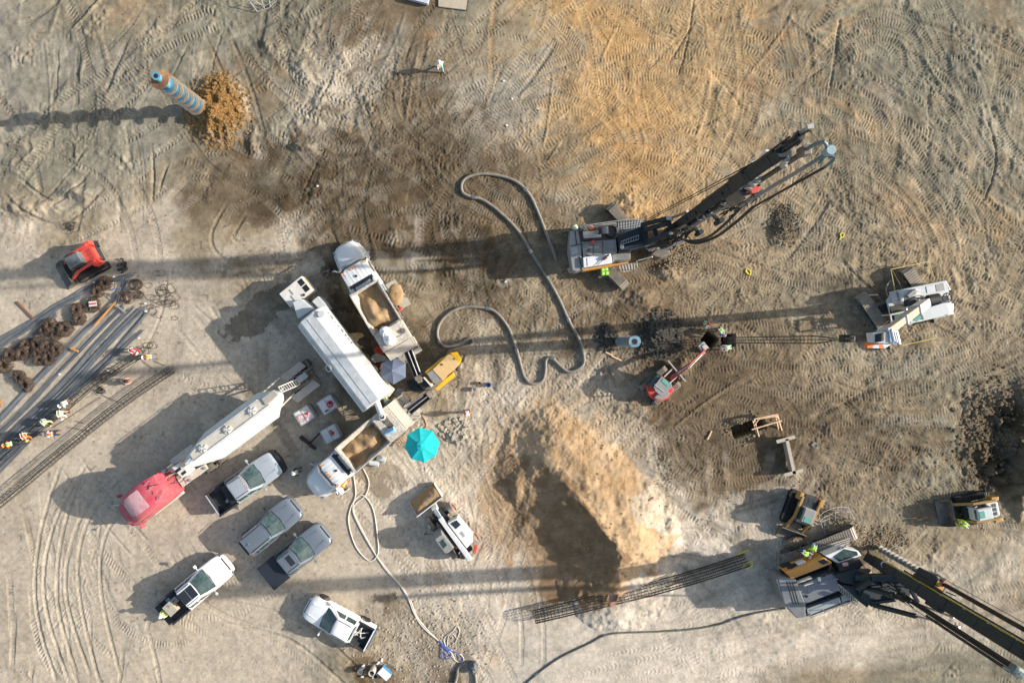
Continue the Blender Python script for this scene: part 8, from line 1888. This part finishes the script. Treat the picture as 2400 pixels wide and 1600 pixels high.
# barrier lines carried by the crane
Zc = zoomer(1980, 610, 6.819); cr_ = [o for o in bpy.data.objects if o.name == 'crawler_crane'][0]; Lcr = local(cr_)
for a, c_ in (((735,145,1.2),(1340,20,1.2)), ((735,145,1.2),(800,470,1.4)), ((1350,30,1.2),(1432,300,1.2)), ((852,1212,1.2),(912,1358,1.2)), ((912,1358,1.2),(1462,1240,1.2)), ((1460,1240,1.2),(1440,1180,1.2)), ((760,160,1.2),(915,440,1.4))):
    MB().cyl(Lcr(*Zc(a[0],a[1]),a[2]), Lcr(*Zc(c_[0],c_[1]),c_[2]), .028, n=6).build('barrier_pole', mat('barrier_yellow', lin(214,190,110), .6, var=.1) if a[0] != 760 else DSTEEL, cr_)
MB().tube(spline([Lcr(*Zc(745,320), .3), Lcr(*Zc(680,390), .4), Lcr(*Zc(660,500), .5), Lcr(*Zc(700,580), .9)], .2), .05).build('loose_hose', MGREY, cr_)
MB().cyl(Lcr(*Zc(340,560), .9), Lcr(*Zc(530,552), .9), .06).build('side_pin', GALV, cr_)

# ================================================================ people
def P_(px, py, face, pose, label, z0=0.0, hh=1.15, **kw):
    g = G(px, py, z0+hh*(.55 if pose in ('crouch', 'sit') else 1)); zz_ = gz(g.x, g.y) if z0 == 0 else z0
    t = person(1200, 800, 0, face, pose, label, **kw); t.location = (g.x, g.y, zz_); return t
P_(1030.7,150,(.3,1),'walk','worker in white hard hat walking alone at the top of the site', vest='lime2', top='white', legs='lblue', hat='hatw')
P_(1347,535,(1,.3),'stand','worker in lime vest at the left corner of the upper rig', z0=1.2, vest='lime', top='lime')
P_(2101.7,743.4,(-1,.2),'sit','crane operator in lime vest seated in the open crane cab', z0=1.3, vest='lime', top='lime', hat='black', legs='black')
P_(1655.5,758,(1,.6),'stand','worker in red hard hat with a pole above the excavator', vest='lime', top='teal', legs='navy', hat='hatr')
P_(1690.6,773.7,(.6,.8),'bend','worker in blue shirt and lime vest guiding the hanging cage', vest='lime', top='blue', legs='brown')
P_(1708.8,814,(-1,.2),'bend','worker in white and lime reaching left below the hanging cage', vest='lime2', top='white', legs='teal')
P_(1095.8,968,(-.2,-1),'stand','worker in orange standing alone above the turquoise parasol', vest='orange', top='orange', legs='brown')
P_(903,934,(.4,.9),'bend','worker with a lime cap between silo and lower mixer truck', vest='lime2', top='lblue', legs='navy', hat='haty')
P_(691.6,1106,(1,0),'stand','worker in lime vest between silver pickup and mixer truck', vest='lime2', top='black', legs='grey')
P_(806,1131,(-.6,.7),'bend','worker in yellow leaning at the open mixer truck door', z0=.6, vest='amber', top='amber', legs='orange')
P_(384,1438,(1,-.9),'stand','worker in lime vest at the tailgate of the white pickup', vest='lime', top='lime2', legs='orange')
P_(1887,1296,(.8,.6),'bend','worker in lime leaning toward the orange panel, left of two', z0=1.1, vest='lime', top='lime')
P_(1910,1283,(-.4,.9),'bend','worker in lime bent over the crawler, right of two', z0=1.1, vest='lime', top='lime')
P_(2266,1231,(-.8,-.4),'bend','worker in lime vest leaning beside the facing left loader', z0=.5, vest='lime', top='lime', hat='haty')
P_(305,821,(.9,.5),'bend','worker in red vest with white bands at the cage end', vest='red', top='red', legs='jean', hat='hatw')
P_(348,836,(-1,.1),'bend','worker in bright amber bent over the cage end', vest='amber', top='amber', legs='grey')
P_(293,895,(.8,-.3),'crouch','worker in dull orange with bare arms crouching beside the cages', vest=None, top='pink', legs='navy', hat='black')
P_(152,943.6,(-.8,.5),'bend','worker in white vest with brown straps tying the cage', vest='white', top='white', legs='brown')
P_(140,968,(.3,.9),'bend','worker in pale lime facing the one in white across the cage', vest='lime2', top='white', legs='sand')
P_(101,988,(.9,.6),'bend','worker in plain lime shirt with a dark cap', vest='lime2', top='lime2', legs='navy', hat='black')
P_(53.6,1020,(.6,.9),'bend','worker in orange with lime hat, second from the left edge', vest='orange', top='orange', legs='grey', hat='haty')
P_(21.4,1040,(-.8,.2),'bend','worker with orange hat nearest the left edge', vest='lime', top='orange', legs='black', hat='hato')
P_(118,1017,(-1,.1),'bend','worker in orange and white kneeling on the open side of the cage', vest='orange', top='white', legs='navy', hat='grey')
g = at(1668,762,.2); k = thing('surveying_pole', 'thin pole held by the worker in red hard hat', 'pole', g, 0); MB().cyl((0,0,0), (.4,.55,1.6), .015, n=6).build('pole', GALV, k)
g = at(1185,660,.2); o = MB().box((0,0,.05), (.2,.12,.1), rz=.8).build('debris', WHITE2, None, bevel=.02); o.location = g; tag(o, 'tiny white scrap right of the hose and the dark soil', 'debris')
for x, y, lb in ((1180,190,'nearest the lone walking worker'), (1200,232,'below the first, on the pale soil'), (1187,294,'lowest of the three in a column'), (1338,65,'on the ochre soil near the top'), (745,437,'tiny, beside the slab crack')):
    g = at(x, y, .2); t = MB(); t.sph((0,0,.04), .11, (1,.8,.5), nu=7, nv=4); o = t.build('pale_stone', GALV if x > 1300 else WHITE2, None); o.location = g; tag(o, 'small pale stone '+lb, 'stone', 'small pale stones')

# ================================================================ clods, rubble, gravel
def scatter(name, label, cat, cx_, cy_, rx, ry, n, s0, s1, m, seed, zoff=0.0, hole=None, sq=.7):
    r = np.random.default_rng(seed); b_v = []; b_f = []
    base = np.array([(-1,-1,-1),(1,-1,-1),(1,1,-1),(-1,1,-1),(-1,-1,1),(1,-1,1),(1,1,1),(-1,1,1)], float)*.5
    fc = [(0,3,2,1),(4,5,6,7),(0,1,5,4),(1,2,6,5),(2,3,7,6),(3,0,4,7)]
    for i in range(n):
        q = r.normal(0, .45, 2) if hole is None else r.uniform(-1, 1, 2)
        if np.hypot(*q) > 1.15 and hole is None: continue
        g = G(cx_+q[0]*rx, cy_+q[1]*ry); s_ = s0+(s1-s0)*r.random()**2.5
        a = r.uniform(0, 6.28); c_, sn = math.cos(a), math.sin(a); v = base*(1+r.uniform(-.35,.35,(8,3)))*s_; v[:, 2] *= sq
        z = gz(g.x, g.y)+s_*.22+zoff; o_ = len(b_v)
        for p in v: b_v.append((g.x+p[0]*c_-p[1]*sn, g.y+p[0]*sn+p[1]*c_, z+p[2]))
        b_f += [tuple(k+o_ for k in f) for f in fc]
    me = bpy.data.meshes.new(name); me.from_pydata(b_v, [], b_f); me.materials.append(m)
    o = bpy.data.objects.new(name, me); COL.objects.link(o); o['kind'] = 'stuff'; tag(o, label, cat); return o
scatter('soil_clods', 'ochre clods heaped round the foot of the standing auger', 'clods', 512, 262, 74, 84, 5200, .025, .15, OCHRE, 1)
scatter('soil_clods', 'dark spoil clods beside the drill barrel', 'clods', 1545, 785, 55, 58, 2000, .04, .24, DCLOD, 2)
scatter('soil_clods', 'dark clods left of the drill barrel', 'clods', 1420, 790, 26, 34, 260, .05, .25, DCLOD, 3)
scatter('soil_clods', 'brown clods at the foot of the upper rig mast', 'clods', 1590, 605, 55, 34, 1000, .03, .15, DIRTM, 4)
scatter('rubble', 'pale rubble heap above the turquoise parasol', 'rubble', 1062, 1008, 34, 28, 340, .05, .3, GRAVEL, 5)
scatter('gravel', 'brown gravel on the wet ground by the pale hoses', 'gravel', 990, 1500, 170, 120, 1500, .03, .12, GRAVEL, 6)
scatter('rubble', 'broken lumps in the dark pit at the right edge', 'rubble', 2325, 1000, 85, 130, 1500, .03, .22, mat('pit_rubble', lin(112,98,80), .95, var=.35, spec=.1), 7)
scatter('soil_clods', 'clods round the trench under the timber barricade', 'clods', 1755, 1002, 60, 40, 200, .04, .18, DIRTM, 8)
scatter('soil_clods', 'dark clods on the patch right of the upper rig hoses', 'clods', 1835, 525, 42, 50, 700, .03, .15, mat('olive_dark', lin(92,84,70), .95, var=.3), 9)
scatter('soil_clods', 'clods round the lower rig auger', 'clods', 2070, 1262, 60, 34, 900, .03, .13, DIRTM, 10)
scatter('soil_clods', 'clods behind the lower rig crawler', 'clods', 1975, 1240, 55, 26, 800, .03, .13, DIRTM, 11)
scatter('soil_clods', 'small clods strewn over the rough ground', 'clods', 1200, 300, 1200, 300, 3500, .02, .09, DIRTM, 12, hole=1)
scatter('soil_clods', 'small clods strewn over the right side', 'clods', 1850, 900, 550, 330, 1800, .02, .10, DIRTM, 13, hole=1)
scatter('sand_lumps', 'lumps on the sand heap', 'sand', 1390, 1280, 120, 90, 160, .03, .10, SANDM, 14)
scatter('soil_clods', 'clods along the track edge beyond the sand heap', 'clods', 1560, 1100, 40, 80, 160, .03, .10, DIRTM, 15)
